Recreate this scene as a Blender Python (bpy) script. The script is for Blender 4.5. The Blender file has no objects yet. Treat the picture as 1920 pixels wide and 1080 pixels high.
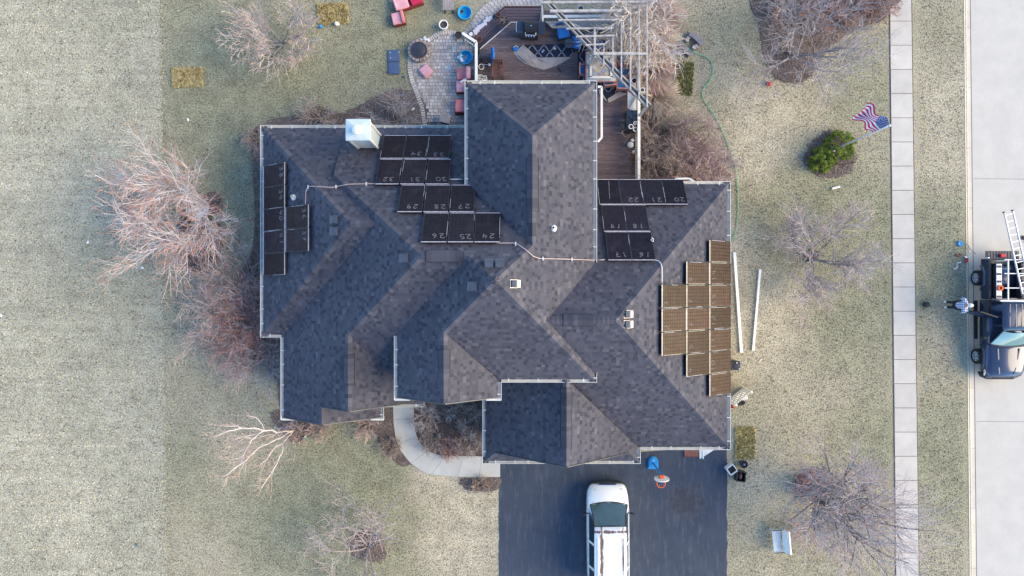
import bpy, math, random
from mathutils import Vector, Matrix
R = math.radians
rnd = random.Random(7)
sc = bpy.context.scene
COL = sc.collection
H, F = 34.0, 1280.0           # flying height of the camera, focal length in photo pixels

# ---------------------------------------------------------------- camera, sky, sun
cd = bpy.data.cameras.new('camera'); cam = bpy.data.objects.new('camera', cd); COL.objects.link(cam)
cam.location = (0, 0, H); cam.rotation_euler = (0, 0, 0)
cd.sensor_width = 36.0; cd.lens = 24.0; cd.clip_start = 0.5; cd.clip_end = 2000
sc.camera = cam
SUN_EL, SUN_AZ = 27.0, 95.0     # veiled sun, a little south of east (azimuth clockwise from north = +Y)
w = bpy.data.worlds.new('World'); sc.world = w; w.use_nodes = True
nt = w.node_tree; bg = nt.nodes['Background']
sky = nt.nodes.new('ShaderNodeTexSky'); sky.sky_type = 'NISHITA'; sky.sun_disc = False
sky.sun_elevation = R(SUN_EL); sky.sun_rotation = R(SUN_AZ)
sky.air_density = 1.0; sky.dust_density = 0.0; sky.ozone_density = 4.6; sky.altitude = 200
nt.links.new(sky.outputs[0], bg.inputs['Color']); bg.inputs['Strength'].default_value = 0.132
sl = bpy.data.lights.new('sun', 'SUN'); sl.energy = 2.15; sl.angle = R(54); sl.color = (1.0, 0.76, 0.42)
so = bpy.data.objects.new('sun', sl); COL.objects.link(so)
_d = Vector((math.sin(R(SUN_AZ)) * math.cos(R(SUN_EL)), math.cos(R(SUN_AZ)) * math.cos(R(SUN_EL)), math.sin(R(SUN_EL))))
so.rotation_euler = _d.to_track_quat('Z', 'Y').to_euler(); so.location = (60, 0, 40)
vs = sc.view_settings; vs.view_transform = 'Standard'; vs.look = 'None'; vs.gamma = 1.0; vs.use_curve_mapping = False
vs.exposure = 1.98

# ---------------------------------------------------------------- helpers
def P(px, py, z=0.0):
    k = (H - z) / F
    return Vector(((px - 960) * k, (540 - py) * k, z))

def tag(o, label=None, cat=None, group=None, kind=None):
    if label: o['label'] = label
    if cat: o['category'] = cat
    if group: o['group'] = group
    if kind: o['kind'] = kind
    return o

def thing(name, label, cat, loc=(0, 0, 0), rz=0.0, group=None):
    o = bpy.data.objects.new(name, None); COL.objects.link(o)
    o.location = loc; o.rotation_euler = (0, 0, rz); o.empty_display_size = 0.2
    return tag(o, label, cat, group)

def copy_thing(root, loc=None, rz=None, label=None):
    r = root.copy(); COL.objects.link(r)
    if loc is not None: r.location = loc
    if rz is not None: r.rotation_euler = (0, 0, rz)
    if label: r['label'] = label
    for ch in list(root.children):
        c = ch.copy(); COL.objects.link(c); c.parent = r
        for g in list(ch.children):
            d = g.copy(); COL.objects.link(d); d.parent = c
    return r

class MB:
    def __init__(s): s.v = []; s.f = []; s.sh = []
    def add(s, vs, fs, sh=0.5):
        b = len(s.v); s.v += [tuple(p) for p in vs]
        for f in fs: s.f.append(tuple(i + b for i in f)); s.sh.append(sh)
        return s
    def box(s, c, d, rz=0.0, sh=0.5, tilt=None, bev=0.0):
        x, y, z = d[0] / 2, d[1] / 2, d[2] / 2
        if bev:
            b = min(bev, x * .9, y * .9, z * .9); pts = []
            rings = [(-z, b), (-z + b, 0), (z - b, 0), (z, b)]
            for zz, i in rings:
                for (px, py) in ((-x + i, -y + b), (-x + b, -y + i), (x - b, -y + i), (x - i, -y + b), (x - i, y - b), (x - b, y - i), (-x + b, y - i), (-x + i, y - b)):
                    pts.append(Vector((px, py, zz)))
            fs = [tuple(range(7, -1, -1)), tuple(range(24, 32))]
            for r in range(3):
                for k in range(8): fs.append((r * 8 + k, r * 8 + (k + 1) % 8, r * 8 + 8 + (k + 1) % 8, r * 8 + 8 + k))
        else:
            pts = [Vector(p) for p in ((-x, -y, -z), (x, -y, -z), (x, y, -z), (-x, y, -z), (-x, -y, z), (x, -y, z), (x, y, z), (-x, y, z))]
            fs = [(3, 2, 1, 0), (4, 5, 6, 7), (0, 1, 5, 4), (1, 2, 6, 5), (2, 3, 7, 6), (3, 0, 4, 7)]
        m = Matrix.Rotation(rz, 3, 'Z')
        if tilt is not None: m = m @ tilt
        return s.add([m @ p + Vector(c) for p in pts], fs, sh)
    def bar(s, a, b, wd, ht, sh=0.5):      # a box from a to b
        a = Vector(a); b = Vector(b); d = (b - a); L = d.length; d.normalize()
        up = Vector((0, 0, 1)) if abs(d.z) < .95 else Vector((0, 1, 0))
        sx = d.cross(up).normalized() * wd / 2; sz = sx.cross(d).normalized() * ht / 2
        pts = [p + i * sx + j * sz for p in (a, b) for (i, j) in ((-1, -1), (1, -1), (1, 1), (-1, 1))]
        return s.add(pts, [(0, 1, 2, 3), (7, 6, 5, 4), (0, 4, 5, 1), (1, 5, 6, 2), (2, 6, 7, 3), (3, 7, 4, 0)], sh)
    def tube(s, pts, r, n=6, r2=None, sh=0.5, closed=False):
        pts = [Vector(p) for p in pts]; k = len(pts); vs = []; pv = None
        for i, p in enumerate(pts):
            if closed: d = pts[(i + 1) % k] - pts[i - 1]
            else: d = pts[min(i + 1, k - 1)] - pts[max(i - 1, 0)]
            if d.length < 1e-9: d = Vector((0, 0, 1))
            d.normalize()
            if pv is None: pv = d.orthogonal().normalized()
            pv = (pv - d * pv.dot(d))
            if pv.length < 1e-6: pv = d.orthogonal()
            pv.normalize(); q = d.cross(pv)
            rr = r if r2 is None else r + (r2 - r) * i / max(1, k - 1)
            for j in range(n):
                a = 2 * math.pi * j / n; vs.append(p + (pv * math.cos(a) + q * math.sin(a)) * rr)
        fs = []
        for i in range(k if closed else k - 1):
            o, o2 = i * n, ((i + 1) % k) * n
            for j in range(n): fs.append((o + j, o + (j + 1) % n, o2 + (j + 1) % n, o2 + j))
        if not closed and n > 3: fs.append(tuple(range(n - 1, -1, -1))); fs.append(tuple((k - 1) * n + j for j in range(n)))
        return s.add(vs, fs, sh)
    def lathe(s, c, prof, n=20, sh=0.5):   # prof = [(r, z)...]
        vs = []; fs = []
        for r, z in prof:
            for j in range(n):
                a = 2 * math.pi * j / n; vs.append((c[0] + r * math.cos(a), c[1] + r * math.sin(a), c[2] + z))
        for i in range(len(prof) - 1):
            for j in range(n): fs.append((i * n + j, i * n + (j + 1) % n, (i + 1) * n + (j + 1) % n, (i + 1) * n + j))
        if prof[0][0] > 1e-4: fs.append(tuple(range(n - 1, -1, -1)))
        if prof[-1][0] > 1e-4: fs.append(tuple((len(prof) - 1) * n + j for j in range(n)))
        return s.add(vs, fs, sh)
    def prism(s, poly, z0, z1, sh=0.5):    # poly ccw from above
        n = len(poly)
        vs = [(p[0], p[1], z0) for p in poly] + [(p[0], p[1], z1) for p in poly]
        fs = [tuple(range(n - 1, -1, -1)), tuple(range(n, 2 * n))] + [(i, (i + 1) % n, n + (i + 1) % n, n + i) for i in range(n)]
        return s.add(vs, fs, sh)
    def grid(s, nx, ny, fn, sh=0.5):       # fn(u,v)->point
        vs = [fn(i / nx, j / ny) for j in range(ny + 1) for i in range(nx + 1)]
        fs = [(j * (nx + 1) + i, j * (nx + 1) + i + 1, (j + 1) * (nx + 1) + i + 1, (j + 1) * (nx + 1) + i) for j in range(ny) for i in range(nx)]
        return s.add(vs, fs, sh)
    def build(s, name, m, parent=None, world=False, smooth=False, kind=None, label=None):
        me = bpy.data.meshes.new(name)
        vs = s.v
        if world and parent is not None:
            l = parent.location; vs = [(x - l.x, y - l.y, z - l.z) for x, y, z in vs]
        me.from_pydata(vs, [], s.f)
        at = me.attributes.new('shade', 'FLOAT', 'FACE'); at.data.foreach_set('value', s.sh)
        if smooth: me.polygons.foreach_set('use_smooth', [True] * len(s.f))
        me.materials.append(m); me.update()
        o = bpy.data.objects.new(name, me); COL.objects.link(o)
        if parent is not None: o.parent = parent
        return tag(o, label, None, None, kind)

def lerp(a, b, t): return a + (b - a) * t
def V(*a): return Vector(a)

# ---------------------------------------------------------------- materials
def new_mat(name, rough=0.85, metal=0.0, spec=0.3):
    m = bpy.data.materials.new(name); m.use_nodes = True
    b = m.node_tree.nodes['Principled BSDF']
    b.inputs['Roughness'].default_value = rough; b.inputs['Metallic'].default_value = metal
    b.inputs['Specular IOR Level'].default_value = spec
    return m, m.node_tree, b
def N(nt, typ, **kw):
    n = nt.nodes.new(typ)
    for k, v in kw.items():
        if k.startswith('i_'):
            key = k[2:]
            key = int(key) if key.isdigit() else key.replace('_', ' ')
            n.inputs[key].default_value = v
        else: setattr(n, k, v)
    return n
def noise(nt, vec, scale, detail=3, rough=0.55, dist=0.0):
    n = N(nt, 'ShaderNodeTexNoise'); n.inputs['Scale'].default_value = scale; n.inputs['Detail'].default_value = detail
    n.inputs['Roughness'].default_value = rough; n.inputs['Distortion'].default_value = dist
    nt.links.new(vec, n.inputs['Vector']); return n.outputs['Fac']
def ramp(nt, fac, stops):
    r = N(nt, 'ShaderNodeValToRGB'); e = r.color_ramp.elements
    while len(e) < len(stops): e.new(0.5)
    for i, (p, c) in enumerate(stops):
        e[i].position = p; e[i].color = (c[0], c[1], c[2], 1) if hasattr(c, '__len__') else (c, c, c, 1)
    nt.links.new(fac, r.inputs[0]); return r.outputs[0]
def mixc(nt, fac, a, b, mode='MIX'):
    m = N(nt, 'ShaderNodeMix', data_type='RGBA', blend_type=mode)
    if hasattr(fac, 'is_linked'): nt.links.new(fac, m.inputs[0])
    else: m.inputs[0].default_value = fac
    for i, x in ((6, a), (7, b)):
        if hasattr(x, 'is_linked'): nt.links.new(x, m.inputs[i])
        else: m.inputs[i].default_value = (x[0], x[1], x[2], 1)
    return m.outputs[2]
def mth(nt, op, a, b=0.0, clamp=False):
    m = N(nt, 'ShaderNodeMath', operation=op, use_clamp=clamp)
    for i, x in ((0, a), (1, b)):
        if hasattr(x, 'is_linked'): nt.links.new(x, m.inputs[i])
        else: m.inputs[i].default_value = x
    return m.outputs[0]
def coords(nt, kind='Object'):
    return N(nt, 'ShaderNodeTexCoord').outputs[kind]
def mapping(nt, vec, scale=(1, 1, 1), rot=(0, 0, 0), loc=(0, 0, 0)):
    m = N(nt, 'ShaderNodeMapping'); m.inputs['Scale'].default_value = scale; m.inputs['Rotation'].default_value = rot
    m.inputs['Location'].default_value = loc; nt.links.new(vec, m.inputs['Vector']); return m.outputs[0]
def bump(nt, b, h, strength=0.3, dist=0.02):
    n = N(nt, 'ShaderNodeBump'); n.inputs['Strength'].default_value = strength; n.inputs['Distance'].default_value = dist
    nt.links.new(h, n.inputs['Height']); nt.links.new(n.outputs[0], b.inputs['Normal'])
def attr(nt, name='shade'):
    a = N(nt, 'ShaderNodeAttribute'); a.attribute_name = name; return a.outputs['Fac']

def mat(name, c, rough=0.8, var=0.12, sc_=6.0, bmp=0.0, metal=0.0, spec=0.3, c2=None, shade=0.0, stretch=(1, 1, 1), per=0.0, bsc=40):
    """base colour with noise variation (c -> c2), optional per-face shade and per-object shade"""
    m, nt, b = new_mat(name, rough, metal, spec)
    co = mapping(nt, coords(nt), stretch)
    n = noise(nt, co, sc_, 5, 0.62)
    lo = tuple(x * (1 - var) for x in c); hi = c2 if c2 else tuple(min(1, x * (1 + var)) for x in c)
    col = ramp(nt, n, [(0.32, lo), (0.68, hi)])
    if shade:
        a = attr(nt); col = mixc(nt, 1.0, col, ramp(nt, a, [(0, 1 - shade), (1, 1 + shade)]), 'MULTIPLY')
    if per:
        oi = N(nt, 'ShaderNodeObjectInfo').outputs['Random']
        col = mixc(nt, 1.0, col, ramp(nt, oi, [(0, 1 - per), (1, 1 + per * .6)]), 'MULTIPLY')
    nt.links.new(col, b.inputs['Base Color'])
    if bmp: bump(nt, b, noise(nt, coords(nt), bsc, 4), bmp, 0.01)
    return m

M = {}
def setup_materials():
    M['gutter'] = mat('gutter_white', (.62, .62, .56), .45, .08, 3)
    M['white'] = mat('white_paint', (.66, .65, .58), .5, .10, 6)
    M['wall'] = mat('siding', (.42, .40, .36), .7, .06, 4)
    M['ceramic'] = mat('pale_pot', (.72, .71, .68), .4, .08, 9)
    M['pipe'] = mat('white_pipe_plastic', (.86, .86, .82), .4, .05, 6)
    M['black'] = mat('black_plastic', (.022, .023, .026), .5, .2, 9)
    M['darkmetal'] = mat('dark_metal', (.05, .055, .065), .4, .2, 9, metal=.4)
    M['rubber'] = mat('rubber', (.018, .018, .018), .8, .2, 20)
    M['steel'] = mat('steel', (.5, .5, .5), .35, .1, 10, metal=.8)
    M['chrome'] = mat('bright_metal', (.75, .76, .78), .25, .05, 10, metal=.7)
    M['alu'] = mat('aluminium', (.62, .63, .64), .4, .08, 10, metal=.3)
    M['soil'] = mat('soil', (.045, .034, .028), .95, .5, 25, bmp=.6)
    M['terracotta'] = mat('terracotta', (.20, .085, .06), .8, .2, 12)
    M['blueplastic'] = mat('blue_plastic', (.02, .22, .50), .45, .12, 4)
    M['bluefabric'] = mat('blue_fabric', (.02, .085, .24), .8, .2, 8)
    M['navy'] = mat('navy_fabric', (.015, .022, .045), .85, .2, 8)
    M['coral'] = mat('coral_fabric', (.55, .16, .17), .85, .2, 3, c2=(.62, .26, .27))
    M['pink'] = mat('pink_fabric', (.62, .28, .31), .85, .12, 3, c2=(.66, .38, .40))
    M['red'] = mat('red_paint', (.55, .03, .03), .5, .1, 6)
    M['orange'] = mat('orange_plastic', (.7, .12, .03), .5, .1, 6)
    M['tan'] = mat('tan_block', (.52, .40, .30), .8, .15, 8)
    M['beige'] = mat('beige_backing', (.34, .30, .27), .9, .15, 3)
    M['greywood'] = mat('grey_painted_wood', (.36, .35, .33), .7, .28, 5, stretch=(1, 1, 1))
    M['oldwood'] = mat('weathered_wood', (.28, .25, .24), .85, .35, 5, stretch=(6, .6, 1))
    M['brownwood'] = mat('brown_wood', (.12, .055, .045), .7, .25, 6)
    M['stone'] = mat('stone', (.32, .27, .25), .9, .25, 9, bmp=.5, per=.3)
    M['greystone'] = mat('grey_stone', (.14, .14, .15), .9, .3, 9, bmp=.4)
    M['glassdark'] = mat('dark_glass', (.03, .04, .055), .08, .1, 3, spec=.8)
    M['hose'] = mat('green_hose', (.10, .42, .26), .5, .1, 6)
    M['copper'] = mat('conduit', (.42, .33, .29), .6, .2, 3)
    M['vent'] = mat('vent_metal_eastlit', (.62, .57, .46), .45, .08, 6)  # east slope vents: cream puts the eastern light into the face colour
    M['ventdark'] = mat('vent_hood', (.07, .08, .10), .5, .1, 6, metal=.2)
    M['chalk'] = mat('chalk', (.22, .205, .215), .95, .3, 30)
    M['skin'] = mat('skin', (.45, .27, .20), .6, .05, 20)
    M['pergolawood'] = mat('pergola_wood', (.32, .31, .29), .8, .3, 5, c2=(.48, .46, .43)); M['chimney'] = mat('chimney_paint', (.46, .54, .54), .6, .1, 3)
    M['teal'] = mat('teal_plastic', (.05, .35, .27), .5, .1, 6)
setup_materials()
# ================================================================ HOUSE
EA, EB = 2.9, 5.7            # low and high eaves
PL = {                        # planes z = c + a*x + b*y
 'W1': (EA + .775 * 11.42, .775, 0), 'N1': (EA + .80 * 7.386, 0, -.80), 'S1': (EA + .80 * 2.235, 0, .80),
 'N2': (EA + .8767 * 7.386, 0, -.8767), 'W2': (EA + .763 * 10.5, .763, 0), 'S2': (EA + .82 * 5.394, 0, .82),
 'G1E': (5.741 - 6.777, -1.0, 0), 'G0E': (4.682 - .763 * 8.165, -.763, 0),
 'W3': (EB + .806 * 4.864, .806, 0), 'E3': (EB + .831 * 3.5, -.831, 0), 'S3': (EB + .8178 * 3.891, 0, .8178),
 'G2E': (EB - .808 * .442, -.808, 0), 'W4': (EB + .831 * 1.945, .831, 0), 'N4': (EB + .831 * 8.556, 0, -.831),
 'N5': (EA + .754 * 4.835, 0, -.754), 'S5': (EA + .754 * 7.338, 0, .754), 'E5': (EA + .78 * 9.913, -.78, 0),
 'W6': (EA + .82 * 1.336, .82, 0), 'E6': (EA + .82 * 5.83, -.82, 0), 'S6': (EA + .82 * 7.97, 0, .82),
}
def pz(pl, x, y): c, a, b = PL[pl]; return c + a * x + b * y
def meet(p, q, r):
    A = Matrix([[-PL[k][1], -PL[k][2], 1] for k in (p, q, r)]); return A.inverted() @ Vector([PL[k][0] for k in (p, q, r)])
apex1 = meet('W1', 'S1', 'N1'); R1 = meet('W2', 'N1', 'S1'); apex2 = meet('W2', 'N2', 'S2'); Pw = meet('N2', 'S2', 'W3')
apex3 = Vector((-.62, .291, 9.12)); V4r = Vector((.7775, 1.614, 7.962)); apex4 = Vector((.7775, 5.8335, 7.962))
apex5 = Vector((9.913 - 4.59 / .78, -1.2515, 7.49))
o_ = 0.10
FACES = {
 'W1': [(-11.42 + o_, -2.235 + o_), apex1, (-11.42 + o_, 7.386 - o_)],
 'N1': [(-11.42 + o_, 7.386 - o_), apex1, R1, (-7.54, 4.563), (-7.54, 7.386 - o_)],
 'S1': [(-11.42 + o_, -2.235 + o_), (-10.5 + o_, -2.235 + o_), R1, apex1],
 'N2': [(-7.54, 7.386 - o_), (-7.54, 4.81), apex2, Pw, apex3, V4r, (-1.945 + o_, 4.19), (-1.5, 4.0), (-1.5, 7.386 - o_)],
 'W2': [(-10.5 + o_, -5.85), (-8.165, -5.85), (-8.165, -5.1), (-6.777, -5.1), (-6.777, -1.93), apex2, (-7.54, 4.81), (-7.54, 4.563), R1, (-10.5 + o_, -2.235 + o_)],
 'G0E': [(-8.165, -5.85), (-5.83 - o_, -5.85), (-5.83 - o_, -4.8), (-8.165, -4.8)],
 'G1E': [(-6.777, -5.1), (-4.18, -5.1), (-6.777, -1.93)],
 'S2': [(-6.777, -1.93), (-5.83, -3.2), (-5.83, -5.394 + o_), (-4.0, -5.394 + o_), (-4.0, -1.98), (-4.864, -1.98), Pw, apex2],
 'W3': [(-4.864 + o_, -4.49), (-2.65, -4.49), (-2.65, -1.71), apex3, Pw, (-4.864 + o_, -1.88)],
 'G2E': [(-2.65, -4.49), (-.442 - o_, -4.49), (-.442 - o_, -3.80), (-2.65, -1.71)],
 'S3': [(-.50, -3.891 + o_), (3.5 - o_, -3.891 + o_), apex3, (-2.65, -1.71)],
 'E3': [(3.5 - o_, -3.891 + o_), (3.5 - o_, 8.556 - o_), apex4, V4r, apex3],
 'N4': [(3.5 - o_, 8.556 - o_), (-1.945 + o_, 8.556 - o_), apex4],
 'W4': [(-1.945 + o_, 8.556 - o_), (-1.945 + o_, 4.11), V4r, apex4],
 'N5': [(9.913 - o_, 4.835 - o_), (3.2, 4.835 - o_), (3.2, 1.12), (3.4, 1.02), (1.346, -1.2515), apex5],
 'S5': [(1.346, -1.2515), (3.4, -3.50), (2.0, -3.50), (2.247, -3.755), (5.83 - .1, -7.338 + o_), (9.913 - o_, -7.338 + o_), apex5],
 'E5': [(9.913 - o_, -7.338 + o_), (9.913 - o_, 4.835 - o_), apex5],
 'W6': [(-1.336 + o_, -7.97 + o_), (-.726, -7.36), (2.247, -7.36), (2.247, -3.5), (-1.336 + o_, -3.5)],
 'E6': [(5.83 - o_, -7.97 + o_), (5.83 - o_, -7.238), (2.247, -3.755), (2.247, -7.36), (5.22, -7.36)],
 'S6': [(-1.336 + o_, -7.97 + o_), (5.83 - o_, -7.97 + o_), (5.22, -7.36), (-.726, -7.36)],
}
POLY = {k: [Vector((p[0], p[1], pz(k, p[0], p[1]))) for p in v] for k, v in FACES.items()}

def inside2(x, y, poly):
    c = False; n = len(poly); j = n - 1
    for i in range(n):
        xi, yi = poly[i][0], poly[i][1]; xj, yj = poly[j][0], poly[j][1]
        if (yi > y) != (yj > y) and x < (xj - xi) * (y - yi) / (yj - yi) + xi: c = not c
        j = i
    return c
def on_plane(px, py, pl):
    a, b = (px - 960) / F, (540 - py) / F; c0, cx, cy = PL[pl]; k = cx * a + cy * b
    z = (c0 + H * k) / (1 + k); return Vector((a * (H - z), b * (H - z), z))
def on_roof(px, py):
    best = None
    for k, poly in POLY.items():
        q = on_plane(px, py, k)
        if inside2(q.x, q.y, poly) and (best is None or q.z > best[0].z): best = (q, k)
    return best
def frame_of(pl):
    c, a, b = PL[pl]; n = Vector((-a, -b, 1)).normalized()
    v = Vector((a, b, a * a + b * b)).normalized(); u = v.cross(n).normalized(); return u, v, n

def shingle_material():
    m, nt, b = new_mat('asphalt_shingle', .88, 0, .25)
    col = ramp(nt, attr(nt), [(0, (.027, .029, .039)), (.35, (.045, .046, .060)), (.6, (.060, .060, .075)), (.85, (.076, .074, .089)), (1, (.102, .098, .110))])
    co = coords(nt)
    col = mixc(nt, 1.0, col, ramp(nt, noise(nt, co, .35, 3), [(.3, .90), (.7, 1.08)]), 'MULTIPLY')
    col = mixc(nt, 1.0, col, ramp(nt, noise(nt, co, 45, 3, .7), [(.25, .78), (.75, 1.18)]), 'MULTIPLY')
    nt.links.new(col, b.inputs['Base Color']); bump(nt, b, noise(nt, co, 90, 2), .5, .006)
    return m
M['shingle'] = shingle_material()

def clip_rect(poly, u0, u1, v0, v1):     # Sutherland-Hodgman of the roof face by one tab
    out = poly
    for ax, lim, sg in ((0, u0, 1), (0, u1, -1), (1, v0, 1), (1, v1, -1)):
        inp = out; out = []
        if not inp: return []
        for i in range(len(inp)):
            a, b2 = inp[i - 1], inp[i]; da, db = (a[ax] - lim) * sg, (b2[ax] - lim) * sg
            if (da >= 0) != (db >= 0):
                t = da / (da - db); out.append((a[0] + (b2[0] - a[0]) * t, a[1] + (b2[1] - a[1]) * t))
            if db >= 0: out.append(b2)
    return out

house = thing('house', 'large two storey house with dark grey shingled hip roofs carrying solar panels', 'house')
EXPO = 0.150
rs = random.Random(3)
def roof_face(key):
    poly = POLY[key]; u, v, n = frame_of(key); org = Vector((0, 0, PL[key][0]))
    uv = [((p - org).dot(u), (p - org).dot(v)) for p in poly]
    mb = MB(); th = n * .11; k = len(poly)
    vs = [p - n * .012 for p in poly] + [p - th for p in poly]
    fs = [tuple(range(k)), tuple(range(2 * k - 1, k - 1, -1))] + [(i, i + k, (i + 1) % k + k, (i + 1) % k) for i in range(k)]
    area = sum(poly[i].x * poly[(i + 1) % k].y - poly[(i + 1) % k].x * poly[i].y for i in range(k))
    if area < 0: fs = [tuple(reversed(f)) for f in fs]
    mb.add(vs, fs)
    base = mb.build('roof_slope', M['shingle_base'], house)
    tb = MB(); v0m = min(q[1] for q in uv); v1m = max(q[1] for q in uv); u0m = min(q[0] for q in uv); u1m = max(q[0] for q in uv)
    r = 0; vv = v0m
    while vv < v1m:
        uu = u0m - rs.uniform(0, .3); tab = rs.random() < .5; drift = rs.uniform(-.05, .05)
        while uu < u1m:
            wd = rs.uniform(.10, .20) if tab else rs.uniform(.12, .30)
            x = rs.random()
            if tab: sh = .10 + .30 * x if rs.random() < .42 else .45 + .35 * x
            else: sh = .42 + .42 * x
            if rs.random() < .04: sh = .95
            sh += drift
            pc = clip_rect(uv, uu, uu + wd - .004, vv, vv + EXPO - .002)
            if len(pc) > 2:
                lift = .010 if tab else .005
                pts = []
                for (a, b_) in pc:
                    hh = lift * (1 - (b_ - vv) / EXPO) + .001
                    pts.append(org + u * a + v * b_ + n * hh)
                tb.add(pts, [tuple(range(len(pts)))], max(0, min(1, sh)))
                low = [i for i, q in enumerate(pc) if abs(q[1] - vv) < 1e-5]
                if len(low) == 2:
                    i, j = low; a, b_ = pts[i], pts[j]
                    tb.add([a, b_, b_ - n * (lift + .006), a - n * (lift + .006)], [(0, 1, 2, 3)], .05)
            uu += wd; tab = not tab
        vv += EXPO; r += 1
    tb.build('shingles', M['shingle'], base, kind='stuff')
    return base
M['shingle_base'] = mat('shingle_base', (.05, .05, .053), .9, .2, 20)
for k in FACES: roof_face(k)

def caps(a, b, w_=.15, name='ridge_caps'):
    """folded cap shingles along a ridge or hip, laid up the slope; a is the low end"""
    a = Vector(a); b = Vector(b); d = (b - a); L = d.length; d.normalize()
    side = d.cross(Vector((0, 0, 1))).normalized(); up = side.cross(d).normalized()
    dz = abs(d.z); drop = w_ * (.82 if dz < .05 else .55)
    mb = MB(); n = int(L / .17)
    for i in range(n):
        t0 = L * i / n; t1 = L * (i + 1) / n + .03; sh = rs.uniform(.55, 1.0)
        if rs.random() < .15: sh = .3
        p0 = a + d * t0 + up * .034; p1 = a + d * t1 + up * .016
        pts = [p0 - side * w_ - up * drop, p0, p0 + side * w_ - up * drop, p1 + side * w_ - up * drop, p1, p1 - side * w_ - up * drop]
        low = [q - up * .02 for q in pts[:3]]
        mb.add(pts + low, [(0, 1, 4, 5), (1, 2, 3, 4)], sh); mb.add(pts[:3] + low, [(0, 3, 4, 1), (1, 4, 5, 2)], .05)
    mb.build(name, M['shingle'], house, kind='stuff')
for a, b in (((-11.3, -2.13, 3.0), apex1), ((-11.3, 7.28, 3.0), apex1), (apex1, R1),
             ((-7.5, 4.77, 5.19), apex2), ((-6.777, -1.93, 5.741), apex2), ((-6.777, -5.1, 5.741), (-6.777, -1.93, 5.741)), ((-8.165, -5.85, 4.68), (-8.165, -5.1, 4.68)),
             (apex2, Pw), (Pw, apex3), (V4r, apex3), ((-2.65, -1.71, 7.484), apex3), ((-2.65, -4.49, 7.484), (-2.65, -1.71, 7.484)),
             ((3.4, -3.8, 5.78), apex3), (apex4, V4r), ((-1.84, 8.45, 5.79), apex4), ((3.4, 8.45, 5.79), apex4),
             ((1.346, -1.2515, 7.49), apex5), ((9.81, -7.24, 2.98), apex5), ((9.81, 4.73, 2.98), apex5),
             ((2.247, -7.36, 5.838), (2.247, -3.755, 5.838)), ((-1.24, -7.87, 2.98), (-.726, -7.36, 3.40)), ((5.73, -7.87, 2.98), (5.22, -7.36, 3.40))):
    caps(a, b)

# little wall where the left roof steps up
MB().add([(-7.545, 7.386, 2.8), (-7.545, 4.81, 5.15), (-7.545, 4.563, 5.15), (-7.545, 4.563, 4.6), (-7.545, 7.286, 2.8)], [(0, 1, 2, 3, 4)]).build('flashing', M['shingle_base'], house)

# walls under the eaves
def wall_box(x0, x1, y0, y1, z1, z0=0.0):
    MB().box(((x0 + x1) / 2, (y0 + y1) / 2, (z0 + z1) / 2), (x1 - x0, y1 - y0, z1 - z0)).build('wall', M['wall'], house)
wall_box(-11.0, -4.6, -1.85, 6.95, 2.78); wall_box(-10.1, -5.0, -5.0, -1.9, 2.78); wall_box(-9.9, -6.1, -5.5, -5.02, 2.78)
wall_box(-4.45, 3.1, -3.45, 3.0, 5.58); wall_box(-4.44, -.85, -4.12, -3.47, 5.58); wall_box(-1.5, 3.05, 3.02, 8.15, 5.58)
wall_box(3.12, 9.5, -6.9, 4.4, 2.78); wall_box(-.9, 5.4, -7.5, -3.5, 2.78)
def gable(y, xl, xr, xp, zl, zp, t=.12):
    MB().add([(xl, y, zl), (xr, y, zl), (xp, y, zp), (xl, y + t, zl), (xr, y + t, zl), (xp, y + t, zp)], [(0, 1, 2), (5, 4, 3), (0, 2, 5, 3), (2, 1, 4, 5), (1, 0, 3, 4)]).build('gable_wall', M['wall'], house)
gable(-5.55, -10.3, -6.0, -8.165, 2.9, 4.5); gable(-4.95, -10.2, -4.3, -6.777, 3.0, 5.5)
gable(-4.2, -4.6, -.7, -2.65, 5.8, 7.3); gable(-7.2, -.9, 5.4, 2.247, 3.2, 5.65)

# windows and doors in the walls
def window(x, y, z, w_, h_, face, door=False):
    c = Vector((x, y, z)); n = Vector(face + (0,)); ang = math.atan2(n.y, n.x) + math.pi / 2
    f = MB().box(c + n * .012, (w_, .05, h_), ang).build('garage_door' if door else 'window', M['white'], house)
    if door:
        for i in range(4):
            for j in range(4): MB().box(c + n * .045 + Vector((-n.y, n.x, 0)) * (-w_ / 2 + w_ * (i + .5) / 4) + Vector((0, 0, -h_ / 2 + h_ * (j + .5) / 4)), (w_ / 4 - .12, .02, h_ / 4 - .1), ang).build('door_panel', M['wall'], f)
    else:
        for s in (-1, 1): MB().box(c + n * .04 + Vector((0, 0, s * h_ * .235)), (w_ - .14, .02, h_ * .42), ang).build('pane', M['glassdark'], f)
        MB().box(c + n * .06 + Vector((0, 0, -h_ / 2 - .03)), (w_ + .12, .14, .05), ang).build('sill', M['white'], f)
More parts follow.
